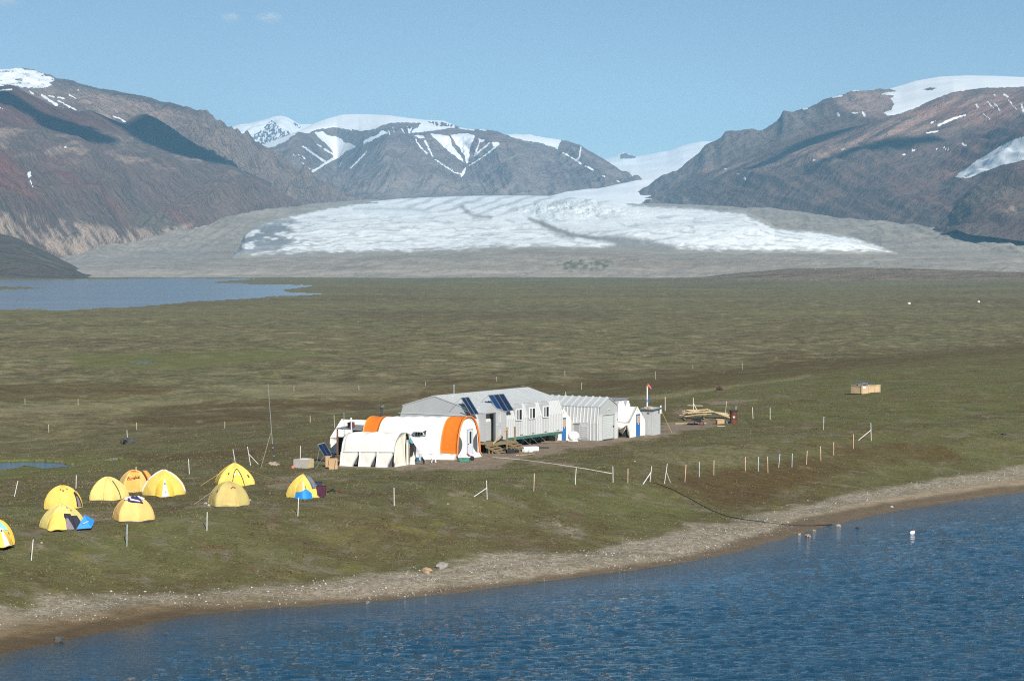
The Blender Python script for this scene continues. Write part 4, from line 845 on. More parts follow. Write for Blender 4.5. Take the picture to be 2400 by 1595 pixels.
# ------------------------------------------------------------------ the long grey hut
def hut():
    r = groot('hut', 'long grey metal hut on a green beam with solar panels on its roof', 'hut', -101.3, 153.65, 0.0)
    hw, L0, L1, fl = 3.6, -7.35, 7.35, .80
    prof = [(hw, fl), (hw, 2.36), (hw - .42, 3.58), (0, 4.47), (-hw + .42, 3.58), (-hw, 2.36), (-hw, fl)]
    W_ = MB()
    def skin(i, j, mb, y0, y1): (x0, z0), (x1, z1) = prof[i], prof[j]; mb.prism([(x0, y0, z0), (x0, y1, z0), (x1, y1, z1), (x1, y0, z1)], (-.06 if x0 > 0 else .06, 0, -.02))
    def rib(mb, x0, z0, x1, z1, y, w=.07, h=.06):
        dx, dz = x1 - x0, z1 - z0; l = math.hypot(dx, dz); nx, nz = dz / l * h, -dx / l * h
        mb.prism([(x0, y - w/2, z0), (x0, y + w/2, z0), (x0 + nx, y + w/3, z0 + nz), (x0 + nx, y - w/3, z0 + nz)], (dx, 0, dz))
    bays = [(153.3-153.65, 154.25-153.65), (155.45-153.65, 156.4-153.65), (157.7-153.65, 158.65-153.65)]
    porch = (147.75-153.65, 151.0-153.65)
    for i in (0, 1, 4, 5): skin(i, i + 1, W_, L0, L1)
    rb = W_.use(1); y = L0 + .12
    while y < L1:
        free = not any(a - .12 < y < b + .12 for a, b in bays) and not (porch[0] - .1 < y < porch[1] + .1)
        k = (y * 1.0) % 1.1
        if free:
            rib(rb, hw, fl + .02, hw, 2.36, y); rib(rb, hw, 2.36, hw - .42, 3.58, y)
        elif not (porch[0] - .1 < y < porch[1] + .1): rib(rb, hw, fl + .02, hw, 2.1, y, .035, .03)
        y += .27
    W_.use(2)
    for y in (.45, .6, .75, 2.3, 2.45, 2.6, 4.4, 4.55, 4.7, 6.3, 6.5, 6.7): W_.box((hw + .03, y, fl + .14), (.05, .1, .05))
    W_.build('wall', [GREYW, RIB, DKFRAME], r)
    rf = MB(); ov = .0
    for sg in (1, -1):
        e0 = (sg * (hw - .42 + .05), 3.575); 
        rf.prism([(e0[0], L0 - ov, e0[1]), (e0[0], L1 + ov, e0[1]), (0, L1 + ov, 4.49), (0, L0 - ov, 4.49)][::sg], (0, 0, .05))
        y = L0
        while y <= L1 + .01:
            dx, dz = -e0[0], 4.54 - 3.625; rf.prism([(e0[0], y - .03, 3.625), (e0[0], y + .03, 3.625), (e0[0], y + .03, 3.69), (e0[0], y - .03, 3.69)], (dx, 0, dz)); y += .49
    rf.bar((0, L0 - ov, 4.56), (0, L1 + ov, 4.56), .22, .06)
    rf.build('roof', ROOFM, r)
    for y0, s in ((L0, -1), (L1, 1)):
        g = MB(); ins = .004
        g.prism([(x, y0 + s * ins, z) for x, z in prof], (0, -s * .05, 0)); gw = g.build('gable_wall', GREY, r)
        t = MB(); t.bar((-hw, y0 + s * .03, 3.02), (hw, y0 + s * .03, 3.02), .05, .04)
        t.build('gable_trim', RIB, gw)
    # window bays standing straight up through the sloped upper wall
    for a, b in bays:
        m = MB(); c = (a + b) / 2; w = (b - a) / 2 + .06
        arch = [(c - w, 2.30), (c + w, 2.30), (c + w, 3.36)] + [(c + w * math.cos(t), 3.36 + .26 * math.sin(t)) for t in np.linspace(.25, math.pi - .25, 9)] + [(c - w, 3.36)]
        m.prism([(hw + .05, y, z) for y, z in arch], (-.62, 0, 0)); bay = m.build('window_bay', GREYW, r)
        f = MB(); x = hw + .075
        for p, q in (((a, 2.22), (b, 2.22)), ((a, 3.14), (b, 3.14)), ((a, 2.22), (a, 3.14)), ((b, 2.22), (b, 3.14)), ((c - .02, 2.22), (c - .02, 3.14))):
            f.bar((x, *p), (x, *q), .06, .055)
        win = f.build('window', WFRAME, r)
        MB().box((hw + .065, (a + c) / 2, 2.68), (.02, c - a - .06, .9)).build('blind', BLIND, win)
        MB().box((hw + .062, (b + c) / 2, 2.68), (.02, b - c - .06, .9)).build('pane', GLASS, win)
    # entrance porch
    p0, p1 = porch; d = .55; m = MB(); xo = hw + d; mid = p0 + .95; do0, do1 = p0 + .12, p0 + 1.62
    top = [(p0, 3.15), (mid, 3.92), (do1 + .12, 3.45), (p1, 3.02)]
    def wallp(y0, y1, z0, z1a, z1b): m.prism([(xo, y0, z0), (xo, y1, z0), (xo, y1, z1b), (xo, y0, z1a)], (-.06, 0, 0))
    zt = lambda y: float(np.interp(y, [q[0] for q in top], [q[1] for q in top]))
    wallp(p0, do0, fl, zt(p0), zt(do0)); m.prism([(xo, do0, 3.12), (xo, do1, 3.12), (xo, do1, zt(do1)), (xo, mid, 3.92), (xo, do0, zt(do0))], (-.06, 0, 0)); wallp(do1, p1, fl, zt(do1), zt(p1))
    for y in (p0 + .02, p1 - .02): m.box((hw + d / 2 - .1, y, (fl + zt(y)) / 2 - .02), (d + .2, .05, zt(y) - fl - .04))
    s = m.use(1)
    for y in (do1 + .5, do1 + .75): s.box((xo + .02, y, 2.6), (.03, .05, .7)); s.box((xo + .02, y, 1.4), (.03, .05, .6))
    s.box((xo + .02, do1 + .28, 2.1), (.05, .12, .12))
    porch_o = m.build('porch', [GREYW, RIB], r)
    k = MB()
    for (ya, za), (yb, zb) in zip(top[:-1], top[1:]): k.prism([(xo + .05, ya, za + .01), (xo + .05, yb, zb + .01), (hw - 1.3, yb, zb + .01), (hw - 1.3, ya, za + .01)], (0, 0, .05))
    k.build('porch_roof', ROOFM, porch_o)
    # the open doorway: dark frame, a pale inner double door set back
    dr = MB(); dr.box((hw - .03, (do0 + do1) / 2, (fl + 3.1) / 2), (.05, do1 - do0, 3.1 - fl)); dr = dr.build('door', M('pale_door', (.66, .67, .64), .5), r)
    fb = MB(); fb.bar((xo - .02, do1 - .14, fl), (xo - .02, do1 - .14, 3.1), .05, .26, up=(0, 1, 0)); fb.bar((hw + .01, (do0 + do1) / 2, fl), (hw + .01, (do0 + do1) / 2, 3.1), .03); fb.bar((xo, do0, 3.12), (xo, do1, 3.12), .07); fb.build('door_frame', DKFRAME, dr)
    # beam, posts, ties
    bm = MB(); bm.box((hw - .1, 0, .68), (.22, 14.6, .22)); bm.box((-hw + .1, 0, .68), (.22, 14.6, .22)); bm.box((0, L1 - .1, .682), (6.9, .2, .2)); bm.box((0, L0 + .1, .682), (6.9, .2, .2)); bm.build('floor_beam', GREEN, r)
    MB().box((0, 0, .75), (6.96, 14.55, .06)).build('floor', DARK, r)
    for y in (-6.5, -3.3, 0, 3.3, 6.5):
        for x in (hw - .9, -hw + .9): MB().box((x, y, .1), (.2, .2, 1.1)).build('support_post', OLDWOOD, r)
    for y in (.8, 2.15, 3.6, 5.75):
        q = MB(); q.tube([(hw, y, .62), (hw + .95, y + .25, -.18)], .014, 5); q.tube([(hw + .93, y + .25, -.2), (hw + .99, y + .25, .12)], .03, 5); q.build('anchor_cable', STEEL, r)
    c = MB(); c.lathe([(.05, 0), (.05, .75), (.11, .76), (.11, .82), (.0, .9)], 10, (.05, 149.2 - 153.65, 4.5)); c.build('stove_pipe', STEEL, r)
    return r
hut()
def solar(label, b0, b1, mods, a0=-97.3, z0=3.16, group='solar panels propped on the hut roof'):
    """an array leaning on the roof edge; each module is a part"""
    x, y = fr(a0, b0); r = thing('solar_array', label, 'solar array', (x, y, z0), A0, group)
    rise, run = 1.36, 1.02; ln = math.hypot(rise, run); sx, sz = -run / ln, rise / ln; nx, nz = rise / ln, run / ln
    def pt(u, v, o=0): return (sx * v + nx * o, u, sz * v + nz * o)
    n = len(mods); w = (b1 - b0) / n
    for i, (lo, mt) in enumerate(mods):
        q = MB(); q.prism([pt(i * w + .02, lo), pt((i + 1) * w - .02, lo), pt((i + 1) * w - .02, ln), pt(i * w + .02, ln)], (-nx * .035, 0, -nz * .035)); pn_ = q.build('solar_panel', mt, r)
        f = MB(); u0, u1 = i * w + .01, (i + 1) * w - .01
        for A, B in ((pt(u0, lo), pt(u1, lo)), (pt(u0, ln), pt(u1, ln)), (pt(u0, lo), pt(u0, ln)), (pt(u1, lo), pt(u1, ln))): f.bar(A, B, .045, .05)
        f.build('panel_frame', STEEL, pn_)
    for u in (.06, b1 - b0 - .06):
        MB().bar(pt(u, ln - .02, -.05), (pt(u, ln)[0] - .75, u - .25, .66), .035).build('prop', STEEL, r); MB().bar(pt(u, .3, -.05), (-.95, u, .42), .035).build('prop', STEEL, r)
solar('pair of dark solar panels above the left end of the hut', 145.9, 147.05, [(0, CELL), (0, CELL)])
solar('three solar panels above the hut doorway, the left one bluer and shorter', 150.0, 152.4, [(.25, CELLB), (0, CELL), (0, CELL)])

# ------------------------------------------------------------------ landing and steps
def landing():
    z = ground_at(-97, 149); r = groot('wooden_landing', 'wooden landing with two posts and a sloping rail at the hut door', 'landing', -96.85, 149.0, z)
    d = MB(); 
    for i in range(9): d.box((-.68 + i * .16, -.2, .70 - z), (.14, 4.6, .045))
    d.build('deck', OLDWOOD, r)
    b = MB(); b.box((.66, -.2, .61 - z), (.05, 4.6, .15)); b.box((-.66, -.2, .61 - z), (.05, 4.6, .15)); b.build('joist', OLDWOOD, r)
    for x, y, h in ((.74, .5, 1.98), (.7, 1.8, 1.98), (.6, -2.3, .68), (-.6, -2.3, .68), (-.6, 1.9, .68)): MB().box((x, y, h / 2 - .1), (.11, .11, h + .2)).build('post', OLDWOOD, r)
    MB().bar((.83, .55, 1.95), (.80, -1.75, .76), .05, .13).build('handrail', WOOD, r)
landing()
def stairs(label, a, b, n, w, run=.34):
    z = ground_at(a + 1, b); r = groot('wooden_stairs', label, 'stairs', a, b, z, group='steps up to the hut door'); top = .68 - z; rise = top / (n + .2)
    for i in range(n):
        x = .05 + i * run + run / 2; h = top - (i + .35) * rise
        t = MB(); t.box((x, 0, h), (run * .98, w, .05)); t.box((x + run * .46, 0, h - .03), (.04, w, .05)); t.build('step', OLDWOOD, r)
        for y in (-w / 2 + .05, w / 2 - .05): MB().box((x + run * .3, y, h / 2 - .04), (.08, .08, h - .02)).build('riser_post', OLDWOOD, r)
    for y in (-w / 2, w / 2): MB().bar((.0, y, top - .1), (n * run + .05, y, .05), .045, .2).build('stringer', OLDWOOD, r)
stairs('left flight of open wooden steps beside the orange and white tent', -96.15, 146.9, 4, 1.2)
stairs('right flight of wooden steps beside the white foam packing', -96.15, 150.2, 4, 1.0)
def clutter():
    def loc(px, py): return gp(px, py)
    p = loc(1243, 1057); r = thing('foam_packing', 'broken white foam packing on the ground in front of the hut steps', 'packing', p, .25)
    MB().box((0, 0, .22), (1.3, .55, .32), .1, .05).build('slab', WPL, r); MB().box((-.55, -.35, .12), (.34, .3, .24), .5).build('block', WPL, r); MB().box((-.1, -.42, .12), (.3, .28, .3), .2, .2).build('block', WPL, r)
    p = loc(1236, 1067); m = MB()
    for i in range(4): m.box((i * .25 - .4, (i % 2) * .12, .05 + .02 * i), (1.1, .11, .05), .2 + .35 * i)
    o = m.build('scrap_boards', WOOD); o.location = p; tag(o, 'few scrap boards lying below the white foam packing', 'scrap wood')
    p = loc(1196, 1061); m = MB(); m.box((0, 0, .16), (.7, .5, .3), .3); m.box((.5, .2, .12), (.4, .35, .22), .9); m.lathe([(.0, 0), (.18, .02), (.16, .3), (0, .33)], 10, (-.45, .25, 0)); o = m.build('black_bag', BLACK, smooth=False, bevel=.05); o.location = p; tag(o, 'black bags stowed under the wooden landing', 'bags')
    p = loc(1262, 1050); m = MB(); m.tube([(-1.0, .1, .1), (.9, -.1, .07)], .05, 8); m.tube([(-.9, .3, .05), (.6, .35, .05)], .035, 8); o = m.build('pipe', DSTEEL); o.location = p; tag(o, 'dark pipes lying on the earth below the hut', 'pipes')
    p = loc(1298, 1036); r = thing('plank', 'weathered plank lying on the earth beneath the far end of the hut', 'plank', p, -.1); MB().box((0, 0, .08), (3.2, .22, .05), 0).build('board', OLDWOOD, r); MB().box((-.3, -.35, .06), (2.3, .16, .05), .12).build('board', OLDWOOD, r)
    p = loc(1219, 1040); r = thing('tub', 'grey plastic tub behind the right flight of steps', 'tub', p, A0); MB().loft([[(sx * w, sy * w * .8, z) for sx, sy in ((-1,-1),(1,-1),(1,1),(-1,1))] for w, z in ((.24, 0), (.32, .5), (.29, .5), (.22, .05))], True, True).build('shell', M('grey_plastic', (.33, .37, .42), .5), r)
    p = loc(1316, 1030.5); r = thing('tripod', 'small black tripod beside the blue door under the hut corner', 'tripod', p)
    for k in range(3): MB().tube([(0, 0, .46), (.22 * math.cos(2.1 * k + .5), .22 * math.sin(2.1 * k + .5), 0)], .022, 6).build('leg', BLACK, r)
    MB().box((0, 0, .52), (.12, .12, .14)).build('head', BLACK, r)
    p = loc(1362, 1086) if False else None
    # hoses
    pts = [gp(x, y) + Vector((0, 0, .035)) for x, y in ((1147, 1071), (1165, 1073), (1190, 1075), (1225, 1078), (1262, 1083), (1300, 1088), (1340, 1094), (1372, 1099), (1405, 1105), (1434, 1110))]
    o = MB().tube(pts, .04, 6).build('water_pipe', M('pale_pipe', (.46, .43, .38), .6), smooth=True); tag(o, 'long pale pipe running over the ground from the orange tent to the fence', 'pipe')
    pts = [gp(x, y) + Vector((0, 0, .035)) for x, y in ((1532, 1131), (1550, 1137), (1575, 1146), (1600, 1160), (1622, 1171), (1645, 1184), (1675, 1199), (1705, 1210), (1740, 1217), (1780, 1222), (1820, 1227), (1860, 1231), (1900, 1232), (1950, 1229))]
    o = MB().tube(pts, .026, 6).build('hose', M('black_hose', (.025, .024, .022), .6), smooth=True); tag(o, 'black hose running down the bank across the beach to the lake', 'hose')
clutter()

# ------------------------------------------------------------------ the grey garage hut
def garage():
    z = -.2; r = groot('garage', 'grey ribbed garage hut with a pale roller door', 'garage', -95.87, 166.0, z); hw = 1.8; L = 6.6
    prof = [(-hw, 0), (-hw, 1.55), (-hw + .22, 2.95), (0, 3.72), (hw - .22, 2.95), (hw, 1.55), (hw, 0)]
    w = MB()
    for i in (0, 1, 4, 5):
        (y0, z0), (y1, z1) = prof[i], prof[i + 1]; w.prism([(0, y0, z0), (-L, y0, z0), (-L, y1, z1), (0, y1, z1)], (0, .05 if y0 < 0 else -.05, -.01))
        sg = -1 if y0 < 0 else 1; x = -.05
        while x > -L:
            if not (i in (0, 5) and sg < 0 and -2.5 < x < -1.0): w.use(1).prism([(x, y0, z0), (x - .11, y0, z0), (x - .09, y0 + sg * .05, z0 + .005), (x - .02, y0 + sg * .05, z0 + .005)], (0, y1 - y0, z1 - z0))
            x -= .36
        w.use(0)
    w.box((-L + .03, 0, 1.5), (.05, 3.5, 3.0)); w.build('wall', [GREYW, RIB], r)
    rf = MB()
    for sg in (-1, 1):
        rf.prism([(.1, sg * (hw - .18), 2.97), (-L - .1, sg * (hw - .18), 2.97), (-L - .1, 0, 3.74), (.1, 0, 3.74)][::-sg], (0, 0, .05)); x = -.1
        while x > -L: rf.prism([(x, sg * (hw - .18), 3.02), (x - .14, sg * (hw - .18), 3.02), (x - .14, sg * (hw - .18), 3.1), (x, sg * (hw - .18), 3.1)], (0, -sg * (hw - .18), .77)); x -= .72
    rf.build('roof', ROOFM, r)
    f = MB(); d0, d1, dh = -1.08, 1.05, 2.25
    f.prism([(.0, -hw, 0), (.0, d0, 0), (.0, d0, dh), (.0, -hw + .11, dh)], (-.05, 0, 0)); f.prism([(0, d1, 0), (0, hw, 0), (0, hw - .11, dh), (0, d1, dh)], (-.05, 0, 0)); f.prism([(0, -hw + .11, dh), (0, hw - .11, dh), (0, hw - .22, 2.95), (0, 0, 3.72), (0, -hw + .22, 2.95)], (-.05, 0, 0))
    fw = f.build('front_wall', GREY, r); t = MB()
    for y in (-1.62, -1.45, -1.28, 1.22, 1.38, 1.54): t.box((.02, y, dh / 2), (.04, .06, dh))
    t.bar((.02, -hw + .1, dh + .02), (.02, hw - .1, dh + .02), .05, .05); t.bar((.03, -.12, 2.72), (.03, .3, 2.72), .06, .06); t.build('front_trim', RIB, fw)
    d = MB(); n = 15
    for i in range(n): d.box((-.1 + (.012 if i % 2 else 0), (d0 + d1) / 2, .06 + (i + .5) * (dh - .06) / n), (.05, d1 - d0, (dh - .06) / n * .93))
    dr = d.build('roller_door', M('pale_slats', (.52, .55, .545), .4, .1, var=.03), r)
    MB().box((.0, d1 - .12, 1.15), (.08, .1, .1)).build('handle', DSTEEL, dr); MB().box((-.06, (d0 + d1) / 2, .03), (.09, d1 - d0, .07)).build('bottom_seal', DKFRAME, dr)
    e = MB(); e.bar((-.0, d0 - .03, 0), (-.0, d0 - .03, dh + .06), .07); e.bar((0, d1 + .03, 0), (0, d1 + .03, dh + .06), .07); e.bar((0, d0 - .06, dh + .05), (0, d1 + .06, dh + .05), .075); e.build('door_frame', GREYW, dr)
    lv = MB()
    for i in range(6): lv.box((-1.4, -hw - .05, .28 + i * .18), (.62, .06, .11), 0, .5)
    lv.build('vent_louvre', RIB, r); h = MB(); h.box((-2.25, -hw - .02, .95), (.55, .05, .85)); ho = h.build('hatch', M('grey_hatch', (.26, .27, .27), .5), r); MB().box((-2.25, -hw - .05, 1.42), (.62, .08, .08)).build('hatch_hood', DKFRAME, ho)
    MB().box((-1.4, -hw + .0, .75), (.8, .06, 1.3)).build('vent_panel', GREYW, r)
    for y, x in ((-.9, .02),): pass
    MB().box((.04, 1.6, 1.7), (.06, .1, .12)).build('switch_box', DKFRAME, r)
garage()

# ------------------------------------------------------------------ canvas wall tents
def wall_tent(label, a, b0, b1, L, ridge, eave, z=None, door=True, mat=WHITE, torn=False):
    bc = (b0 + b1) / 2; z = ground_at(a - .5, bc) if z is None else z; r = groot('wall_tent', label, 'tent', a, bc, z); hw = (b1 - b0) / 2; R_, E_ = ridge - z, eave - z
    c = MB(); sag = lambda u: .05 * math.sin(math.pi * u)
    nx, ns = 8, 6
    for sg in (-1, 1):
        c.grid(lambda u, v: (-L * u, sg * (hw + .06) * (1 - v), E_ + (R_ - E_) * v - .06 * math.sin(math.pi * v) - .02 * math.sin(u * 9)), nx, ns, .02 * sg)
    c.build('roof', mat, r, True)
    w = MB()
    if torn: w.prism([(-.0, -hw, 0), (-.0, -hw, E_), (-L, -hw, E_), (-L, -hw, .45), (-1.2, -hw, .5), (-.75, -hw - .02, .25), (-.42, -hw, .75), (-.38, -hw, E_ * .8), (-.2, -hw, .2)][::1], (0, .02, 0))
    else: w.grid(lambda u, v: (-L * u, -hw + .05 * math.sin(v * 3.1) * math.sin(u * 11), E_ * v - .08 * (1 - v)), 10, 5, .02)
    w.grid(lambda u, v: (-L * u, hw, E_ * v - .08 * (1 - v)), 6, 4, .02); w.build('side_wall', mat, r, True)
    if torn: MB().box((-1.2, -hw + .25, .5), (2.2, .05, 1.0)).build('inner_shade_panel', DARK, r)  # near-black sheet stands in for the shade behind the tear
    for x, nm in ((0.0, 'front_wall'), (-L, 'back_wall')):
        g = MB(); g.prism([(x, -hw, -.08), (x, hw, -.08), (x, hw, E_), (x, 0, R_), (x, -hw, E_)], (-.02, 0, 0)); g.build(nm, mat, r)
    if door:
        d0, d1, dh = -.28, .36, min(R_ - .62, 1.98)
        D = MB().box((.03, (d0 + d1) / 2, dh * .3), (.05, d1 - d0, dh * .6)).build('door', BLUE, r)
        MB().box((.028, (d0 + d1) / 2, dh * .78), (.045, d1 - d0 - .05, dh * .34)).build('door_window', TANW, D); f = MB(); f.bar((.03, d0, 0), (.03, d0, dh), .06); f.bar((.03, d1, 0), (.03, d1, dh), .05); f.bar((.03, d0, dh), (.03, d1, dh), .09); f.build('door_frame', BLUE, D)
        MB().box((.07, d1 - .3, dh * .57), (.05, .06, .09)).build('door_handle', WPL, D)
        MB().box((.025, .02, R_ - .34), (.03, .05, .2)).build('vent_slit', M('tan_slit', (.30, .2, .1), .8), r)
    return r
wall_tent('small white tent with a blue door at the far end of the long hut', -98.6, 161.3, 164.1, 2.7, 2.68, 1.58)
wall_tent('white canvas tent with a blue door between the garage and the grey shed', -94.8, 168.0, 170.9, 3.4, 2.60, 1.24, torn=True)
wall_tent('white canvas tent at the left, behind the hooped shelter and the orange tent', -105.9, 144.0, 147.2, 4.5, 2.32, .86, door=False)

def right_side():
    p = fr(-97.1, 161.5); r = thing('water_tank', 'round white tank lying against the garage beside the blue door', 'tank', (p[0], p[1], ground_at(-97.1, 161.9)), A0)
    m = MB(); rings = []
    for y, rr in ((-.1, .02), (-.04, .25), (.06, .36), (.2, .42), (.75, .42), (.88, .36), (.95, .2), (.97, .02)): rings.append([(rr * math.cos(t), y, .44 + rr * math.sin(t)) for t in np.linspace(0, 2 * math.pi, 21)[:-1]])
    m.loft(rings, True, True); m.build('shell', WPL, r, True); b = MB(); b.tube([(.43 * math.cos(t), .45, .44 + .43 * math.sin(t)) for t in np.linspace(0, 2 * math.pi, 25)], .022, 6); b.build('strap', WFRAME, r)
    MB().box((0, .42, .03), (.6, .7, .1)).build('cradle', WFRAME, r)
    # shed
    z = ground_at(-94.5, 171.8); r = groot('shed', 'small grey outhouse shed with stones on its slanted roof', 'shed', -94.75, 171.85, z); h = 2.26 - z
    w = MB(); 
    w.prism([(-.65, -.65, -.1), (.65, -.65, -.1), (.65, .65, -.1), (-.65, .65, -.1)], (0, 0, h)); w.build('wall', M('grey_board', (.40, .415, .42), .6, var=.04, dirt=((.30, .30, .29), .3)), r)
    rf = MB(); rf.prism([(-.76, -.78, h - .04), (.74, -.78, h - .04), (.74, .74, h + .06), (-.76, .74, h + .06)], (0, 0, .07)); rf.build('roof', M('pale_roof', (.46, .50, .505), .5), r)
    t = MB(); t.bar((.76, -.8, h - .02), (.76, .76, h + .08), .06, .12); t.bar((-.78, -.8, h - .02), (.78, -.8, h - .02), .06, .12); t.build('fascia', DKFRAME, r)
    MB().box((.1, -.67, h - .35), (.22, .05, .12)).build('vent', DKFRAME, r); MB().tube([(.7, .62, h - .45), (.7, .62, h + .3)], .06, 10).build('vent_pipe', WPL, r); MB().box((.68, .3, h - .25), (.06, .14, .28)).build('latch', DKFRAME, r)
    dd = MB(); 
    for x in (-.45, .45): dd.box((x, -.665, h * .48), (.04, .04, h * .85))
    dd.build('door_edge', GREYW, r)
    for px, py, s, lab, mt in ((1513, 960, .16, 'small tan stone on the left corner of the shed roof', TSTONE), (1524, 957, .24, 'larger tan stone in the middle of the shed roof', TSTONE)):
        d = 195.6; q = atd(px, py + 2, d); rock('stone', (q[0], q[1], z + h + .02), s, mt, lab)
    a = gp(1574.5, 1013); q = fr(-94.0, 172.5); o = MB().tube([(q[0], q[1], 2.05), a], .02, 5).build('guy_rope', YROPE); tag(o, 'yellow guy rope from the grey shed down to the earth', 'rope')
    p = gp(1526, 1018.5); o = MB().lathe([(.09, 0), (.09, .36), (.07, .4), (.06, .48), (0, .49)], 12).build('bottle', M('pale_bottle', (.62, .70, .74), .3), smooth='auto'); o.location = p; tag(o, 'pale plastic bottle standing at the foot of the grey shed', 'bottle')
    # windsock
    d = 196.8; top = atd(1517, 903, d); bz = gxy(top[0], d); r = thing('windsock', 'white pole with a small red windsock and a blue flag behind the shed', 'windsock', (top[0], d, bz)); hh = top[2] - bz
    MB().tube([(0, 0, -.1), (0, 0, hh)], [.075, .055], 8).build('pole', M('white_pole', (.72, .71, .66), .5), r)
    sk_ = MB(); sk_.loft([[(x + .02, rr * math.cos(t) * .7, zz + rr * math.sin(t)) for t in np.linspace(0, 2 * math.pi, 11)[:-1]] for x, zz, rr in ((0, hh + .0, .17), (.1, hh - .02, .15), (.25, hh - .16, .12), (.36, hh - .3, .08))], True, True); sk_.build('sock', M('red_sock', (.62, .13, .11), .8), r, True)
    fg = MB(); fg.grid(lambda u, v: (.02 + .3 * u - .12 + .03 * math.sin(v * 7), .05 * math.sin(u * 6 + v * 3), 2.3 * hh / 4.3 + 1.1 - .55 * v - .1 * u), 6, 6, .012); fg.build('flag', M('blue_flag', (.035, .075, .22), .8, var=.25, scale=6), r, True)
    # grey store behind, the rack with gas bottles
    z2 = ground_at(-100, 170.5); r = groot('store', 'grey flat roofed store half hidden behind the garage', 'store', -99.8, 172.2, z2); MB().box((0, 0, 1.55), (3.4, 2.2, 3.1)).build('wall', GREYW, r); MB().box((0, 0, 3.16), (3.6, 2.4, .09)).build('roof', M('dull_roof', (.24, .245, .26), .5), r)
    z3 = ground_at(-98.9, 170.5) if False else ground_at(-97.6, 169.6)
    r = groot('rack', 'wooden rack behind the white tent carrying the gas bottles', 'rack', -98.95, 169.3, z3); zt = 1.92
    MB().box((0, 0, zt - z3 - .04), (.9, 2.2, .07)).build('shelf', OLDWOOD, r)
    for x in (-.4, .4):
        for y in (-1.0, 1.0): MB().box((x, y, (zt - z3) / 2 - .05), (.09, .09, zt - z3 - .05)).build('leg', OLDWOOD, r)
    labs = ['white gas bottle at the left of the three, just over the garage gable', 'white gas bottle in the middle of the three above the white tent', 'white gas bottle standing a little apart on the right of the three']
    for k, px in enumerate((1452.5, 1459, 1472)):
        y = 194.4 + .5 * k; x = (px - 1200) / F * y; o = thing('gas_bottle', labs[k], 'gas bottle', (x, y, zt), 0, 'white gas bottles above the white tent')
        MB().lathe([(.0, 0), (.2, .02), (.21, .1), (.21, .75), (.17, .88), (.06, .95), (0, .96)], 14).build('body', WPL, o, 'auto'); MB().lathe([(.09, .92), (.12, .95), (.12, 1.12), (.09, 1.13)], 12).build('collar', WPL, o, 'auto'); MB().lathe([(.03, .94), (.03, 1.06), (0, 1.07)], 8).build('valve', DSTEEL, o)
    y = 195.6; x = (1483 - 1200) / F * y; o = thing('jerrycan', 'red jerrycan just showing over the white tent roof', 'jerrycan', (x, y, 1.52), .3); MB().box((0, 0, .42), (.42, .2, .84)).build('body', M('red_plastic', (.48, .06, .04), .5), o, bevel=.03)
    MB().box((0, 0, .9), (.2, .05, .06)).build('handle', M('red_plastic', (.48, .06, .04), .5), o)
def rock(name, p, s, mt, label, group=None, flat=.7, cat='stone', seed=None):
    m = MB(); rs = np.random.default_rng(seed if seed is not None else int(abs(p[0]) * 991 + abs(p[1]) * 77) % 100000); n, k = 9, 6; rings = []
    for i in range(k + 1):
        ph = -math.pi / 2 + math.pi * i / k; ring = []
        for j in range(n):
            t = 2 * math.pi * j / n; q = s * (1 + .55 * float(pn(1.3 * math.cos(t) + 7 * s, 1.3 * math.sin(t) + i * .9 + p[0], 3)))
            ring.append((q * math.cos(ph) * math.cos(t) * 1.2, q * math.cos(ph) * math.sin(t), q * flat * math.sin(ph)))
        rings.append(ring)
    m.loft(rings, True, True); o = m.build(name, mt); o.location = (p[0], p[1], p[2] + s * flat * .45); o.rotation_euler = (0, 0, rs.uniform(0, 6)); return tag(o, label, cat, group)
right_side()

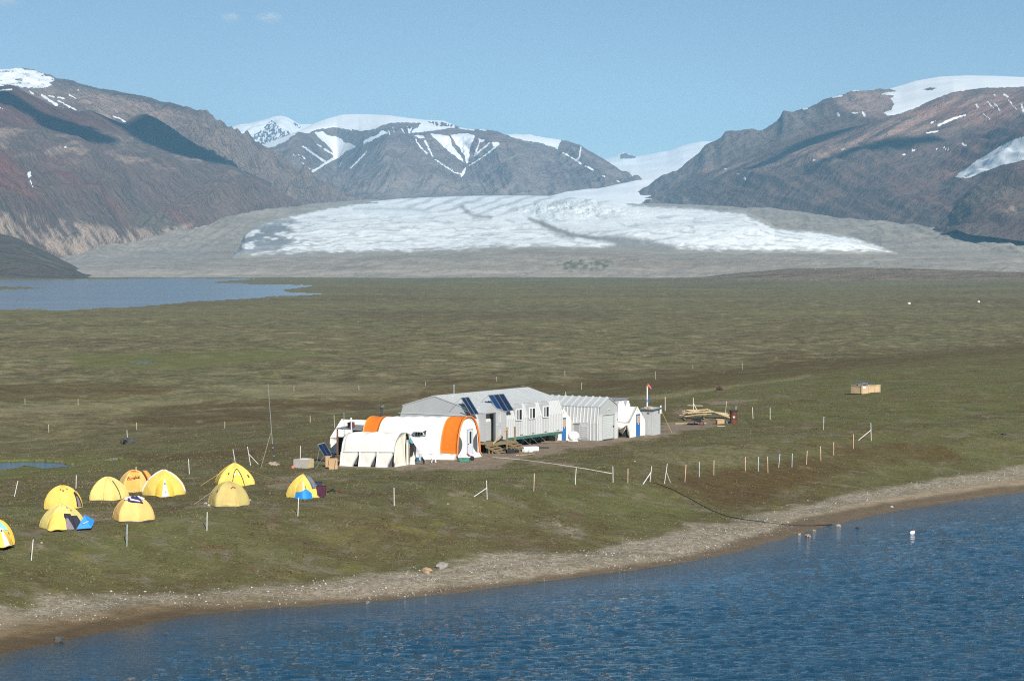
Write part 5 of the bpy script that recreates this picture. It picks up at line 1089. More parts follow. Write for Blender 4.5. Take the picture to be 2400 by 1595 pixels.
# ------------------------------------------------------------------ the big orange and white tunnel tent
def arch_pt(hw, h, t, e1=.80, e2=.92):
    c, s = math.cos(t), math.sin(t); return (math.copysign(abs(c) ** e1, c) * hw, max(0, s) ** e2 * h)
def tunnel():
    zf = ground_at(-95, 142); r = groot('tunnel_tent', 'big white tunnel tent with orange end bands', 'tent', -95.0, 142.05, zf); L = 9.5; hw, h = 1.66, 3.34
    gx = lambda x: ground_at(-95 + x, 142.05) - zf
    def surf(x, t, off=0.0):
        y, z = arch_pt(hw + off, h + off, t); sag = -.035 * abs(math.sin(math.pi * (x / 1.18))) * math.sin(t); k = 1 + sag / 2
        top = h + gx(x); z = z * (top / h); return (x, y * k, z * k + (0 if z > .6 else 0))
    t0 = math.radians(8)
    def shell(name, xa, xb, mt, ta=0.0, off=0.0, lift=.0):
        n = max(4, int(abs(xb - xa) / .2)); m = MB()
        def fn(u, v):
            x = xa + (xb - xa) * u; t = ta + (math.pi - 2 * ta) * v; q = surf(x, t, off); return (q[0], q[1], q[2] + (gx(x) if t < .01 else 0))
        m.grid(fn, n, 36, .03); return m.build(name, mt, r, True)
    shell('canopy', -.02, -9.5, BRIGHT, 0.0)
    shell('orange_band', .02, -1.62, ORANGE, math.radians(6.5), .028); shell('orange_band', -7.92, -9.5, ORANGE, math.radians(6.5), .028)
    sk = MB()
    for sg in (-1, 1): sk.grid(lambda u, v: (.05 - 9.6 * u, sg * (hw + .02 + .3 * v + .05 * math.sin(u * 60 + v)), .42 - .47 * v + gx(.05 - 9.6 * u)), 60, 3, .02 * sg)
    sk.build('skirt', BRIGHT, r, True)
    # front wall with its door and two dark mesh windows
    def endw(x, nm):
        m = MB(); pts = [(x, *arch_pt(hw - .12, h - .14, t)) for t in np.linspace(0, math.pi, 33)]; pts = [(a, b, max(c + gx(x), -.05 + gx(x))) for a, b, c in pts]; m.prism(pts, (-.03, 0, 0)); return m.build(nm, M('aged_canvas', (.76, .75, .70), .9, var=.04, dirt=((.60, .53, .36), .4)) if x > -1 else BRIGHT, r)
    fw = endw(-.10, 'front_wall'); endw(-9.42, 'back_wall')
    ring = MB(); ring.tube([(.03, *arch_pt(hw - .02, h - .02, t)) for t in np.linspace(.05, math.pi - .05, 40)], .075, 6); ring.build('rim', ORANGE, r, True)
    tube = MB(); tube.tube([(-.06, *arch_pt(hw - .13, h - .15, t)) for t in np.linspace(.05, math.pi - .05, 40)], .03, 6); tube.build('rim_tape', BRIGHT, r, True)
    d0, d1, dz0, dz1 = -.08, .66, .22, 2.24
    d = MB(); d.box((-.06, (d0 + d1) / 2, (dz0 + dz1) / 2), (.06, d1 - d0, dz1 - dz0)); D = d.build('door', M('door_grey', (.56, .58, .62), .5, var=.03), r)
    MB().box((-.025, (d0 + d1) / 2 + .05, 1.62), (.03, .24, .95)).build('door_window', GLASS, D); f = MB()
    for A, B in (((d0 - .03, dz0), (d0 - .03, dz1 + .05)), ((d1 + .03, dz0), (d1 + .03, dz1 + .05)), ((d0 - .06, dz1 + .04), (d1 + .06, dz1 + .04)), ((d0, dz0), (d1, dz0))): f.bar((-.03, *A), (-.03, *B), .05, .06)
    f.build('door_frame', M('frame_grey', (.30, .32, .38), .5), D); MB().box((.0, d0 + .1, 1.12), (.06, .07, .06)).build('handle', DSTEEL, D)
    for sg, nm in ((-1, 1), (1, 1)):
        m = MB(); pts = []
        for u in np.linspace(0, 1, 13): z = .35 + 1.55 * u; yy = hw * .93 - .1 - .0 * u; pts.append((-.055, sg * min(yy, arch_pt(hw - .2, h - .2, math.asin(min(1, (z / (h - .2)) ** (1 / .92))))[0] - .03), z))
        inner = [(-.055, sg * (hw * .93 - .12 - .60 * math.sin(math.pi * u) ** .7 - .05), .35 + 1.55 * u) for u in np.linspace(1, 0, 13)]
        m.prism(pts + inner, (-.03, 0, 0)); m.build('mesh_window', M('grey_mesh', (.085, .088, .095), .8, var=.1), r)
    fr_ = MB()
    fr_.grid(lambda u, v: (.02 + .25 * v + .06 * math.sin(u * 23), -hw + 2 * hw * u, .34 - .38 * v - .06 * math.sin(u * 17) ** 2), 40, 3, .02); fr_.build('front_skirt', BRIGHT, r, True)
    # side window with a raised flap
    xc = -3.66; T0, T1 = math.pi - math.radians(41), math.pi - math.radians(30)
    def sp(x, t, o): q = surf(x, t, o); return Vector(q)
    w = MB(); w.grid(lambda u, v: sp(xc - .5 + u, T1 + (T0 - T1) * v, .05), 4, 3, .03); wo = w.build('side_window', M('dark_mesh', (.05, .06, .06), .6), r)
    fl = MB(); a, b = sp(xc - .52, T0, .06), sp(xc + .52, T0, .06); fl.prism([a, b, b + Vector((0, -.62, -.14)), a + Vector((0, -.62, -.14))], (0, 0, .03)); fl.build('flap', BRIGHT, wo)
    bars = MB()
    for k in range(3): x = xc - .3 + .3 * k; bars.bar(sp(x, T1, .07), sp(x, T0, .07), .03)
    bars.bar(sp(xc + .5, T1, .1), b + Vector((0, -.6, -.14)), .025); bars.bar(sp(xc - .5, T1, .1), a + Vector((0, -.6, -.14)), .025); bars.build('window_bar', WFRAME, wo)
    c = MB(); q = surf(-8.6, math.pi / 2); c.lathe([(.12, -.1), (.12, .12), (.075, .13), (.075, .6), (.13, .62), (.13, .7), (.02, .8)], 12, q); st = c.build('stove_pipe', DSTEEL, r, 'auto')
    cp = MB(); cp.box((q[0] + .12, q[1], q[2] + .86), (.3, .05, .12), 0, 0, -.5); cp.build('cowl', STEEL, st)
tunnel()

# ------------------------------------------------------------------ the hooped white shelter in front
def shelter():
    zf = ground_at(-96, 134); r = groot('hooped_shelter', 'creamy white hooped shelter of three bays with open flaps, nearest the fence', 'shelter', -95.6, 134.05, zf); hw, h, L = 1.4, 2.62, 5.1
    gx = lambda x: min(0, ground_at(-95.6 + x, 134.05) - zf) - .03; zb = 1.16
    def prof(t): y, z = arch_pt(hw, h, t, .62, .86); return y, z
    tb = math.asin((zb / h) ** (1 / .86))
    bays = [(0.0, -1.62), (-1.62, -3.3), (-3.3, -5.1)]
    m = MB()
    def fn(u, v):
        x = -5.1 * u; t = tb + (math.pi - 2 * tb) * v; y, z = prof(t); q = abs(math.sin(math.pi * x / 1.68)); s = .972 + .028 * q ** .6 + .008 * math.sin(3 * x + 5 * t); e = 1 - .10 * max(0, (u - .93) / .07) ** 2
        return (x, y * s * e, z * s * (1 - .04 * max(0, (u - .93) / .07) ** 2) + gx(x) * .9)
    m.grid(fn, 42, 30, .02); m.build('canopy', WHITE, r, True)
    for xa, xb in bays:
        w = xb - xa
        for sg in (-1, 1):
            f = MB()
            def ff(u, v):
                cut = max(0, v - .12) * .36; uu = u * (1 - cut) + cut    # v runs down; the near corner is pulled back
                x = xa + w * uu; bulge = .12 * math.sin(math.pi * u) * v + .06 * math.sin(5 * u + 3 * v) * v
                return (x, sg * (hw * .985 + bulge + .10 * v), zb + .02 - (zb + .02) * v + gx(x))
            f.grid(ff, 8, 8, .015 * sg); f.build('flap', WHITE, r, True)
    ln = MB(); ln.box((-2.6, -hw + .35, .6), (4.9, .05, 1.25)); ln.box((-2.6, hw - .3, .6), (4.9, .05, 1.25)); ln.build('inner_shade_panel', M('inner_shade', (.09, .095, .11), .9, var=.3, scale=2), r)  # dark sheets stand in for the shaded gear and inside seen between the flaps
    for x, _ in bays + [(-5.1, 0)]:
        k = MB(); k.tube([(x - .04, y * .95, z * .955 + gx(x)) for y, z in (prof(t) for t in np.linspace(0.02, math.pi - .02, 30))], .028, 6); k.build('hoop', STEEL, r, True)
    g = MB(); pts = [(.03, *prof(t)) for t in np.linspace(0, math.pi, 30)]
    # front: closed left part and right part with an opening between
    def part(y0, y1, nm, mt, x=.03):
        zz = lambda y: h * (max(0, 1 - (abs(y) / hw) ** (1 / .62 * 2)) ** .5) ** .86
        m = MB(); m.grid(lambda u, v: (x + .05 * math.sin(9 * u + 4 * v), y0 + (y1 - y0) * u, (zz(y0 + (y1 - y0) * u) - .02) * v - .04), 10, 8, .02); return m.build(nm, mt, r, True)
    part(-hw + .01, .12, 'front_wall', CREAM); part(.62, hw - .01, 'front_wall', CREAM)
    part(.10, .64, 'open_doorway', M('inner_shade', (.09, .095, .11), .9), -.25)  # dark sheet stands in for the shade inside the open doorway
    b = MB(); b.grid(lambda u, v: (-5.1, -hw + 2 * hw * u, (h * (max(0, 1 - abs(2 * u - 1) ** 3.2) ** .5) ** .86 - .03) * v + gx(-5.1)), 14, 6, .02); b.build('back_wall', WHITE, r, True)
    # rolled door flap hanging beside the opening
    f = MB(); f.grid(lambda u, v: (.12 + .05 * math.sin(11 * u), .08 + .3 * u, 2.0 - 1.95 * v), 6, 6, .02); f.build('door_flap', CREAM, r, True)
shelter()
def cloth(name, label, P, Q, drop, mt, sway=.05, group=None, cat='garment'):
    P, Q = Vector(P), Vector(Q); m = MB(); n = (Q - P).cross(Vector((0, 0, 1))).normalized(); ph = P.x * 3
    m.grid(lambda u, v: P + (Q - P) * (u * (1 - .15 * v) + .07 * v) + Vector((0, 0, -drop * v * (1 + .12 * math.sin(5 * u + ph)))) + n * (sway * math.sin(7 * u + 3 * v + ph) * v), 8, 8, .015)
    o = m.build(name, mt, None, True); return tag(o, label, cat, group)
def washing():
    x, y = fr(-95.45, 134.5); P = Vector((x, y, 2.28)); Q = gp(1000, 1086) + Vector((0, 0, .04)); at_ = lambda t: P + (Q - P) * t
    o = MB().tube([P, at_(.5) - Vector((0, 0, .06)), Q], .012, 5).build('clothes_line', ROPE); tag(o, 'rope clothes line from the hooped shelter down to the ground', 'rope')
    dn = Vector((0, 0, -.05)); G = 'washing on the rope beside the hooped shelter'
    cloth('towel', 'bright blue towel at the top of the clothes line', at_(.02) + dn, at_(.19) + dn, .34, M('sky_cloth', (.04, .27, .46), .9), group=G, cat='towel')
    cloth('trousers', 'long black trousers hanging from the clothes line next to the shelter door', at_(.06) + dn * 7, at_(.24) + dn * 2, 1.0, BLACK, group=G)
    cloth('shirt', 'dark brown shirt hanging below the blue towel on the line', at_(.23) + dn, at_(.40) + dn, .5, M('dark_shirt', (.03, .028, .024), .9), group=G)
    cloth('shirt', 'pale grey shirt hanging in the middle of the clothes line', at_(.42) + dn, at_(.66) + dn, .5, M('grey_shirt', (.40, .42, .47), .9), group=G)
    cloth('shorts', 'black shorts hanging low on the clothes line', at_(.70) + dn, at_(.88) + dn, .36, BLACK, .03, G)
    p = gp(981, 1080); r = thing('washtub', 'blue washtub under the clothes line', 'tub', p, .4); MB().loft([[(rr * math.cos(t), rr * math.sin(t), z) for t in np.linspace(0, 2 * math.pi, 17)[:-1]] for rr, z in ((.26, 0), (.34, .3), (.31, .3), (.24, .04))], True, True).build('shell', M('tub_blue', (.03, .14, .22), .5), r)
    p = gp(979, 1078); r = thing('carton', 'white carton behind the blue washtub', 'box', (p[0], p[1] + .5, gxy(p[0], p[1] + .5)), .3); MB().box((0, 0, .38), (.45, .4, .72)).build('body', M('white_card', (.55, .54, .52), .8, var=.2, scale=6), r); MB().box((.0, -.02, .75), (.47, .42, .03)).build('lid', M('white_card', (.55, .54, .52), .8), r)
    p = gp(1016, 1083); r = thing('stool', 'small white plastic stool by the tunnel tent skirt', 'stool', p, .2); MB().box((0, 0, .3), (.34, .34, .04)).build('seat', WPL, r, bevel=.01)
    for sx in (-1, 1):
        for sy in (-1, 1): MB().bar((sx * .12, sy * .12, .29), (sx * .17, sy * .17, 0), .045).build('leg', WPL, r)
    p = gp(1089, 1081); r = thing('storage_tote', 'green storage tote with a white lid by the orange tent door', 'tote', p, A0 + .45)
    TG = M('tote_green', (.055, .21, .16), .5); MB().loft([[(sx * w, sy * w * .62, z) for sx, sy in ((-1,-1),(1,-1),(1,1),(-1,1))] for w, z in ((.37, .0), (.42, .34))], True, True).build('body', TG, r, bevel=.02); MB().box((0, 0, .365), (.9, .58, .05)).build('lid', WPL, r, bevel=.015)
    MB().box((0, -.275, .28), (.2, .04, .06)).build('handle', TG, r)
    p = gp(1105, 1078); o = MB().lathe([(0, 0), (.2, .02), (.24, .15), (.18, .32), (.05, .36), (0, .36)], 10).build('bag', BLACK); o.location = p; tag(o, 'small black bag right of the green tote', 'bag')
    p = gp(1096, 1073); m = MB(); m.grid(lambda u, v: (-.45 + .9 * u, -.25 + .5 * v, .05 + .34 * math.sin(math.pi * u) * math.sin(math.pi * v) * (.7 + .3 * math.sin(9 * u + 7 * v))), 10, 8, .02); o = m.build('jacket', M('maroon_cloth', (.12, .03, .028), .9, var=.4, scale=7), smooth=True); o.location = p; tag(o, 'dark red jacket heaped at the orange tent door', 'jacket')
washing()
def left_store():
    # lean-to with a dark roof between the shelter and the white tent
    z = ground_at(-106.3, 142.4); r = groot('lean_to', 'open wooden lean-to with a dark board roof behind the hooped shelter', 'lean-to', -106.3, 142.4, z); zt = 1.86 - z
    MB().prism([(-1.45, -1.25, zt), (1.4, -1.25, zt - .02), (1.4, 1.25, zt + .16), (-1.45, 1.25, zt + .16)], (0, 0, .06)).build('roof', M('tarred_board', (.20, .215, .22), .6), r)
    for x in (-1.3, 1.25):
        for y in (-1.1, 1.1): MB().box((x, y, zt / 2 - .03), (.11, .11, zt)).build('post', M('brown_post', (.16, .09, .06), .8), r)
    MB().box((0, .2, zt * .62), (2.5, .9, .05)).build('shelf', OLDWOOD, r); MB().box((0, 1.15, zt / 2), (2.5, .04, zt - .1)).build('back_panel', M('brown_panel', (.20, .12, .08), .85), r)
    bx = fr(-106.55, 141.8); o = MB().box((0, 0, .25), (.45, .42, .46), .0, .12).build('box', M('maroon_box', (.13, .05, .055), .7)); o.location = (bx[0], bx[1], zt + z + .09); o.rotation_euler = (0, 0, A0); tag(o, 'dark maroon box standing on the lean-to roof', 'box')
    for k, (aa, lab, mt, sz) in enumerate(((-107.1, 'grey box on the lean-to shelf at the left', M('grey_box', (.42, .42, .42), .7), .36), (-106.5, 'orange bag on the lean-to shelf', ORANGE, .4), (-105.6, 'maroon crate on the lean-to shelf', M('maroon_box', (.13, .05, .055), .7), .36))):
        q = fr(aa, 142.1); o = MB().box((0, 0, sz / 2), (.42, .36, sz), .1 * k).build(('box', 'bag', 'crate')[k], mt, bevel=.02); o.location = (q[0], q[1], z + zt * .62 + .026); o.rotation_euler = (0, 0, A0); tag(o, lab, ('box', 'bag', 'crate')[k])
    # long black cloth on the front wall of the left tent
    q = fr(-109.6, 143.93); q2 = fr(-109.0, 143.90); cloth('tarp', 'long black cloth hanging down the left white tent wall', (q[0], q[1] - .06, .95), (q2[0], q2[1] - .06, .95), 1.3, BLACK, .08, cat='cloth')
    # poles
    for px, yt, yb, lab, w, mt in ((806, 967, 1010, 'tall grey pole beside the left white tent', .05, STEEL), (823, 979, 1006, 'pole with a fat white top beside the maroon box', .05, WFRAME)):
        d = 176.0; a, b = atd(px, yt, d), atd(px + 1, yb, d); o = thing('pole', lab, 'pole', (b[0], b[1], gxy(b[0], d))); g = o.location.z
        MB().tube([(0, 0, -.1), (a[0] - b[0], 0, a[2] - g)], w * .7, 6).build('shaft', mt, o)
        if px > 810: MB().tube([(a[0] - b[0], 0, a[2] - g - .3), (a[0] - b[0], 0, a[2] - g + .02)], .07, 8).build('cap', WPL, o)
        else: MB().bar((a[0] - b[0] - .22, 0, a[2] - g - .62), (a[0] - b[0], 0, a[2] - g - .62), .05).build('arm', STEEL, o)
    # ground solar panel, two cartons, black cloth
    p = gp(770, 1082); r = thing('ground_solar_panel', 'blue solar panel propped on the ground left of the hooped shelter', 'solar panel', p, 0)
    d = p[1]; C = [Vector(atd(*q, dd)) - p for q, dd in (((744, 1042), d + .95), ((761, 1037), d + 1.1), ((778, 1067), d + .1), ((763, 1073), d - .05))]
    nrm = (C[1] - C[0]).cross(C[3] - C[0]).normalized(); nrm = nrm if nrm.y < 0 else -nrm
    def qd(u, v, o=0): return (C[0] * (1-u) + C[1] * u) * (1-v) + (C[3] * (1-u) + C[2] * u) * v + nrm * o
    for u0, u1 in ((0, .5), (.5, 1)):
        m = MB(); m.prism([qd(u0 + .02, .01), qd(u1 - .02, .01), qd(u1 - .02, .99), qd(u0 + .02, .99)], -nrm * .04); pp = m.build('solar_panel', CELL, r)
        f = MB()
        for A, B in (((u0, 0), (u1, 0)), ((u0, 1), (u1, 1)), ((u0, 0), (u0, 1)), ((u1, 0), (u1, 1))): f.bar(qd(*A), qd(*B), .028, .06)
        f.build('panel_frame', STEEL, pp)
    for A, B in ((qd(0, .25, -.05), Vector(gp(742, 1084)) - p), (qd(0, .8, -.05), Vector(gp(739, 1099)) - p), (qd(1, .3, -.05), Vector(gp(790, 1078)) - p)): MB().tube([A, B], .022, 6).build('prop', STEEL, r)
    for px, py, w, h, lab, rz in ((780, 1099, .66, .78, 'tan cardboard carton at the left corner of the hooped shelter', .1), (767, 1094, .34, .82, 'narrow tan carton under the ground solar panel', .15)):
        p = gp(px, py); o = thing('carton', lab, 'box', (p[0], p[1] + .3, p[2]), rz); MB().box((0, 0, h / 2), (w, w * .85, h)).build('body', CARD, o)
        f = MB(); f.box((0, -w * .12, h + .01), (w, w * .4, .02), 0, .18); f.build('flap', CARD, o); MB().box((w * .2, -w * .43, h * .45), (.05, .012, h * .85), 0, 0, .15).build('tape', M('dark_tape', (.08, .07, .07), .6), o)
    p = gp(778, 1079); cloth('jacket', 'black jacket thrown over the ground solar panel corner', (p[0] - .28, p[1] - .35, p[2] + .72), (p[0] + .3, p[1] - .3, p[2] + .62), .6, BLACK, .06, cat='jacket')
    # plywood box
    p = gp(719, 1097); r = thing('plywood_box', 'grey and tan plywood box on the grass left of the solar panel', 'box', p, A0 + .1)
    MB().box((-.6, .48, .33), (1.22, .98, .68)).build('body', M('grey_ply', (.36, .34, .30), .85, var=.1), r); MB().box((.02, .48, .33), (.03, .97, .67)).build('end_panel', M('tan_ply', (.42, .34, .22), .85), r); MB().box((-.35, .4, .70), (.8, .5, .03), .1, .06).build('lid_sheet', M('pale_sheet', (.62, .62, .60), .6), r)
    p = gp(686, 1097); o = MB().lathe([(0, 0), (.13, .01), (.14, .1), (.08, .2), (0, .22)], 10).build('float', M('pink_float', (.62, .12, .13), .6), smooth='auto'); o.location = p; tag(o, 'small pink float lying at the corner of the plywood box', 'float')
    # whip antenna with its stones
    p = gp(643.5, 1083); top = atd(628, 898, p[1]); midp = atd(638.5, 1040, p[1]); r = thing('antenna_mast', 'tall thin antenna mast with a guy line left of the solar panel', 'antenna', p)
    MB().tube([(0, 0, -.1), Vector(midp) - p], .045, 6).build('base_pole', DSTEEL, r); MB().tube([Vector(midp) - p, Vector(top) - p], [.032, .018], 6).build('whip', STEEL, r)
    for t in (.35, .8): q = (Vector(midp) - p) * t; MB().tube([q - Vector((0, 0, .06)), q + Vector((0, 0, .06))], .07, 6).build('clamp', STEEL, r)
    q = gp(611, 1097); MB().tube([Vector(atd(635, 1013, p[1])) - p, q - p], .012, 4).build('guy_line', ROPE, r)
    for k, (px, py, s) in enumerate(((634, 1087, .16), (640, 1090, .2), (646, 1091, .17), (651, 1089, .13), (643, 1086, .16))): rock('stone', gp(px, py), s, TSTONE, 'pale stone in the small heap at the antenna foot', 'stones at the antenna foot')
left_store()
# ------------------------------------------------------------------ dome tents
def tent_mat(name, col): return M(name, col, .75, var=.09, scale=1.6, bump=.07, bscale=3.2)
YEL = tent_mat('yellow_nylon', (.68, .50, .11)); PALE = tent_mat('pale_yellow_nylon', (.62, .52, .17)); TORA = tent_mat('orange_nylon', (.80, .33, .07)); PEACH = tent_mat('peach_nylon', (.70, .46, .15)); OLIVE = tent_mat('faded_olive_nylon', (.46, .37, .13)); DEEP = tent_mat('golden_nylon', (.72, .48, .07))
TWHITE = M('white_nylon', (.66, .67, .72), .7); BLUES = M('blue_sheet', (.02, .22, .56), .6, var=.1); INNER = M('lilac_inner', (.20, .16, .20), .8); GSHEET = M('dark_groundsheet', (.035, .04, .042), .7)
class Dome:
    def __init__(s, name, label, px, py, wpx, hpx, ry=.92, mat=YEL, n=6, ph=.3, pinch=.11, rz=0.0, sharp=1.0, skew=0.0):
        p = gp(px, py - 8); d = p[1]; s.rx = wpx * d / F / 2; s.h = hpx * d / F * 1.0; s.ry = s.rx * ry
        c = gp(px, py); p = Vector((c[0] * (c[1] + s.ry) / c[1], c[1] + s.ry * .9, 0)); p.z = gxy(p.x, p.y) - .02
        s.h = max(s.h, H + p.y * float(slope(py - hpx)) - p.z); s.n, s.ph, s.pinch, s.sharp, s.skew = n, ph, pinch, sharp, skew
        s.phi = math.atan2(-p.x, p.y); s.r = thing('dome_tent', label, 'tent', p, s.phi + rz, 'dome tents on the grass'); s.gz = p.z; s.p = p
        m = MB(); m.grid(lambda u, v: s.pt(u * 2 * math.pi, v * .995), 96, 20, 0); s.canopy = m.build('canopy', mat, s.r, True); s.mat = mat
        k = MB()
        for i in range(n): th = ph + i * 2 * math.pi / n; k.tube([s.pt(th, v, .004) for v in np.linspace(.0, .97, 14)], .016, 5)
        k.build('pole_sleeve', mat, s.r, True)
        b = MB(); b.grid(lambda u, v: (lambda q: (q[0] * (1 + .03 * v), q[1] * (1 + .03 * v), q[2] - .10 * v))(s.pt(u * 2 * math.pi, 0)), 48, 2, 0); b.build('groundsheet', GSHEET, s.r, True)
    def pt(s, th, v, off=0.0):
        v = min(max(v, 0.0), 1.0); a = v * math.pi / 2; rad = max(0.0, math.cos(a)) ** (1.0 * s.sharp); z = math.sin(a) ** .98
        d = math.sin(s.n * (th - s.ph) / 2) ** 2; w_ = 2 * math.pi / s.n; q_ = (th - s.ph) % w_ - w_ / 2; pol = math.cos(w_ / 2) / math.cos(q_)
        rad *= 1 - (1 - pol) * (s.pinch * 6.0) * (1 - .25 * v) - .018 * d * math.sin(2 * a) - .012 * math.sin(5 * th + 3 * s.rx) * math.sin(4 * a + th); z -= .025 * d * math.sin(2 * a)
        hem = .035 * d * max(0, 1 - v * 6)
        rx, ry = s.rx * rad + off * math.cos(a), s.ry * rad + off * math.cos(a)
        return (rx * math.sin(th) + s.skew * s.rx * z, -ry * math.cos(th), s.h * z + off * math.sin(a) + hem)
    def patch(s, name, corners, mat, off=.02, nu=8, nv=8, parent=None, label=None):
        """corners: four (theta, v) points"""
        A, B, C, D = [np.array(c, float) for c in corners]
        def fn(u, v): q = (A * (1-u) + B * u) * (1-v) + (D * (1-u) + C * u) * v; return s.pt(q[0], q[1], off)
        return MB().grid(fn, nu, nv, .012).build(name, mat, parent or s.r, True, label=label)
    def line(s, name, pts, mat, r=.025, off=.03): 
        P = []
        for a, b in zip(pts[:-1], pts[1:]):
            for u in np.linspace(0, 1, 6): P.append(s.pt(a[0] + (b[0] - a[0]) * u, a[1] + (b[1] - a[1]) * u, off))
        return MB().tube(P, r, 5).build(name, mat, s.r, True)
    def vestibule(s, th, width, reach, top=.62, mat=None, name='vestibule'):
        """a sloping front extension from high on the dome down to the grass"""
        mat = mat or s.mat; A = s.pt(th, top, .02); out = Vector((math.sin(th), -math.cos(th), 0)); base = Vector(s.pt(th, 0)); tip = base + out * reach
        def fn(u, v):
            a = (u - .5) * 2; side = th + a * width; q = Vector(s.pt(side, top * (1 - abs(a) ** 1.5 * .55) * (1 - v) , .015)); side_b = Vector(s.pt(side, 0, .02)); g_ = side_b + out * reach * (1 - abs(a) ** 2.2)
            t = Vector(s.pt(side, top * (1 - abs(a) ** 1.5 * .55), .015)); r_ = t + (g_ - t) * v; r_ += out * .10 * math.sin(math.pi * v) * (1 - a * a); r_.z += .03 * math.sin(6 * a) * v; return r_
        s.vf = fn; return MB().grid(fn, 14, 10, .012).build(name, mat, s.r, True)
    def vpatch(s, name, c, mat, off=.025):
        A, B, C, D = [np.array(q, float) for q in c]; th = 0
        def fn(u, v): q = (A * (1-u) + B * u) * (1-v) + (D * (1-u) + C * u) * v; w = s.vf(q[0], q[1]); return (w[0], w[1] - off, w[2] + off * .4)
        return MB().grid(fn, 6, 6, .01).build(name, mat, s.r, True)
    def guy(s, th, v, px, py, mat=None):
        q = gp(px, py); m = s.r.matrix_world.inverted() if False else (Matrix.Translation(s.p) @ Matrix.Rotation(s.r.rotation_euler[2], 4, 'Z')).inverted()
        MB().tube([s.pt(th, v), m @ q], .014, 4).build('guy_line', mat or YROPE, s.r)
def tents():
    t = Dome('t', 'yellow dome tent cut off by the left edge with a pale blue towel', -9, 1285, 88, 60, mat=DEEP)
    t.patch('towel', [(-.9, .44), (1.0, .40), (.75, .68), (-.7, .70)], M('aqua_cloth', (.22, .58, .66), .9), .04); t.vestibule(.35, .75, .45, .5, DEEP); t.vpatch('door_panel', [(.46, .05), (.54, .05), (.74, .97), (.46, .97)], TWHITE); t.vpatch('vent', [(.48, .12), (.53, .12), (.54, .22), (.48, .22)], BLACK, .04)
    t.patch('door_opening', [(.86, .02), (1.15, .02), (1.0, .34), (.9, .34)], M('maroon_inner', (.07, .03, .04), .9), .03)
    t = Dome('t', 'yellow dome tent with open porch and blue sheet against its side', 147, 1243, 104, 56, mat=PALE, ry=.85, n=6, ph=.5, sharp=1.3)
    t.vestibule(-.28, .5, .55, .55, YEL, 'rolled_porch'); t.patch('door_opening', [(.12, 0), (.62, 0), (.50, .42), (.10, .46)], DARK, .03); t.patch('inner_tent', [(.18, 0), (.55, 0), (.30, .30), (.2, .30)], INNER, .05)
    t.patch('side_panel', [(.62, 0), (1.25, 0), (1.05, .36), (.52, .36)], M('dark_blue_nylon', (.03, .035, .06), .8), .03)
    x = t.rx; f = MB(); f.prism([(x * .62, -t.ry * 1.12, .03), (x * 1.28, -t.ry * .9, .05), (x * 1.42, -t.ry * .35, .42), (x * .98, -t.ry * .62, .78)], (.02, .03, .02)); f.build('blue_sheet', BLUES, t.r); MB().bar((x * .9, -t.ry * .98, .32), (x * 1.15, -t.ry * .75, .44), .03).build('sheet_mark', TWHITE, t.r)
    for th, v in ((.45, .62), (.75, .52), (-.2, .75)): t.patch('vent', [(th, v), (th + .09, v), (th + .08, v + .05), (th, v + .05)], GSHEET, .03, 2, 2)
    t = Dome('t', 'yellow dome tent with a dark open door slit on its right side', 147, 1195, 92, 53, mat=YEL, ph=.1, n=5)
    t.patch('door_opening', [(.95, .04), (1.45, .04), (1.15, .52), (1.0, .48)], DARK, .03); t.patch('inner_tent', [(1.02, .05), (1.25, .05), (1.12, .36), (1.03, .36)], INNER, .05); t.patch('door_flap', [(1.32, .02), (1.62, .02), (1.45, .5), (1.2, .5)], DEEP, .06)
    for th, v in ((-.2, .62), (.02, .56), (.5, .64)): t.patch('vent', [(th, v), (th + .12, v), (th + .1, v + .06), (th, v + .06)], GSHEET, .03, 2, 2)
    t = Dome('t', 'pale yellow dome tent with a dark slanting strap down its right side', 253, 1173, 98, 52, mat=PALE, ph=.25, n=5, sharp=1.25, pinch=.14)
    t.line('strap', [(.55, .62), (.75, .25), (.82, .02)], GSHEET, .028); t.line('seam', [(-.15, .7), (-.2, .3), (-.22, .02)], YEL, .02)
    t = Dome('t', 'orange dome tent with dark lettering on its front', 315, 1153, 76, 50, mat=PEACH, ph=.35, n=6, sharp=1.1)
    t.patch('front_panel', [(-.62, .12), (.30, .0), (.55, .70), (-.55, .70)], TORA, .025); t.patch('top_panel', [(-1.1, .72), (1.1, .72), (.9, .98), (-.9, .98)], TORA, .02); t.line('vent', [(-.5, .76), (-.1, .82), (.35, .77)], M('vent_orange', (.36, .08, .02), .8), .035)
    tl = Dome.patch(t, 'tail', [(.9, .02), (1.7, .02), (1.6, .55), (.9, .62)], TORA, .35, 8, 8)
    cu = bpy.data.curves.new('lettering', 'FONT'); cu.body = 'Eureka!'; cu.size = 1; cu.offset = .018; cu.resolution_u = 3; ob = bpy.data.objects.new('lettering', cu); COL.objects.link(ob); me = bpy.data.meshes.new_from_object(ob.evaluated_get(bpy.context.evaluated_depsgraph_get())); COL.objects.unlink(ob); bpy.data.objects.remove(ob)
    xs = [v.co.x for v in me.vertices]; w = max(xs) - min(xs); x0 = min(xs)
    for v in me.vertices: u = (v.co.x - x0) / w; q = t.pt(-.55 + 1.05 * u, .38 + .17 * v.co.y + .05 * u, .07); v.co = q
    me.materials.append(M('dark_lettering', (.05, .03, .02), .8)); o = bpy.data.objects.new('lettering', me); COL.objects.link(o); o.parent = t.r
    t = Dome('t', 'bright yellow dome tent with a white door panel and pale grey edge straps', 385, 1163, 100, 58, mat=YEL, ph=.0, n=4, sharp=1.45, pinch=.10)
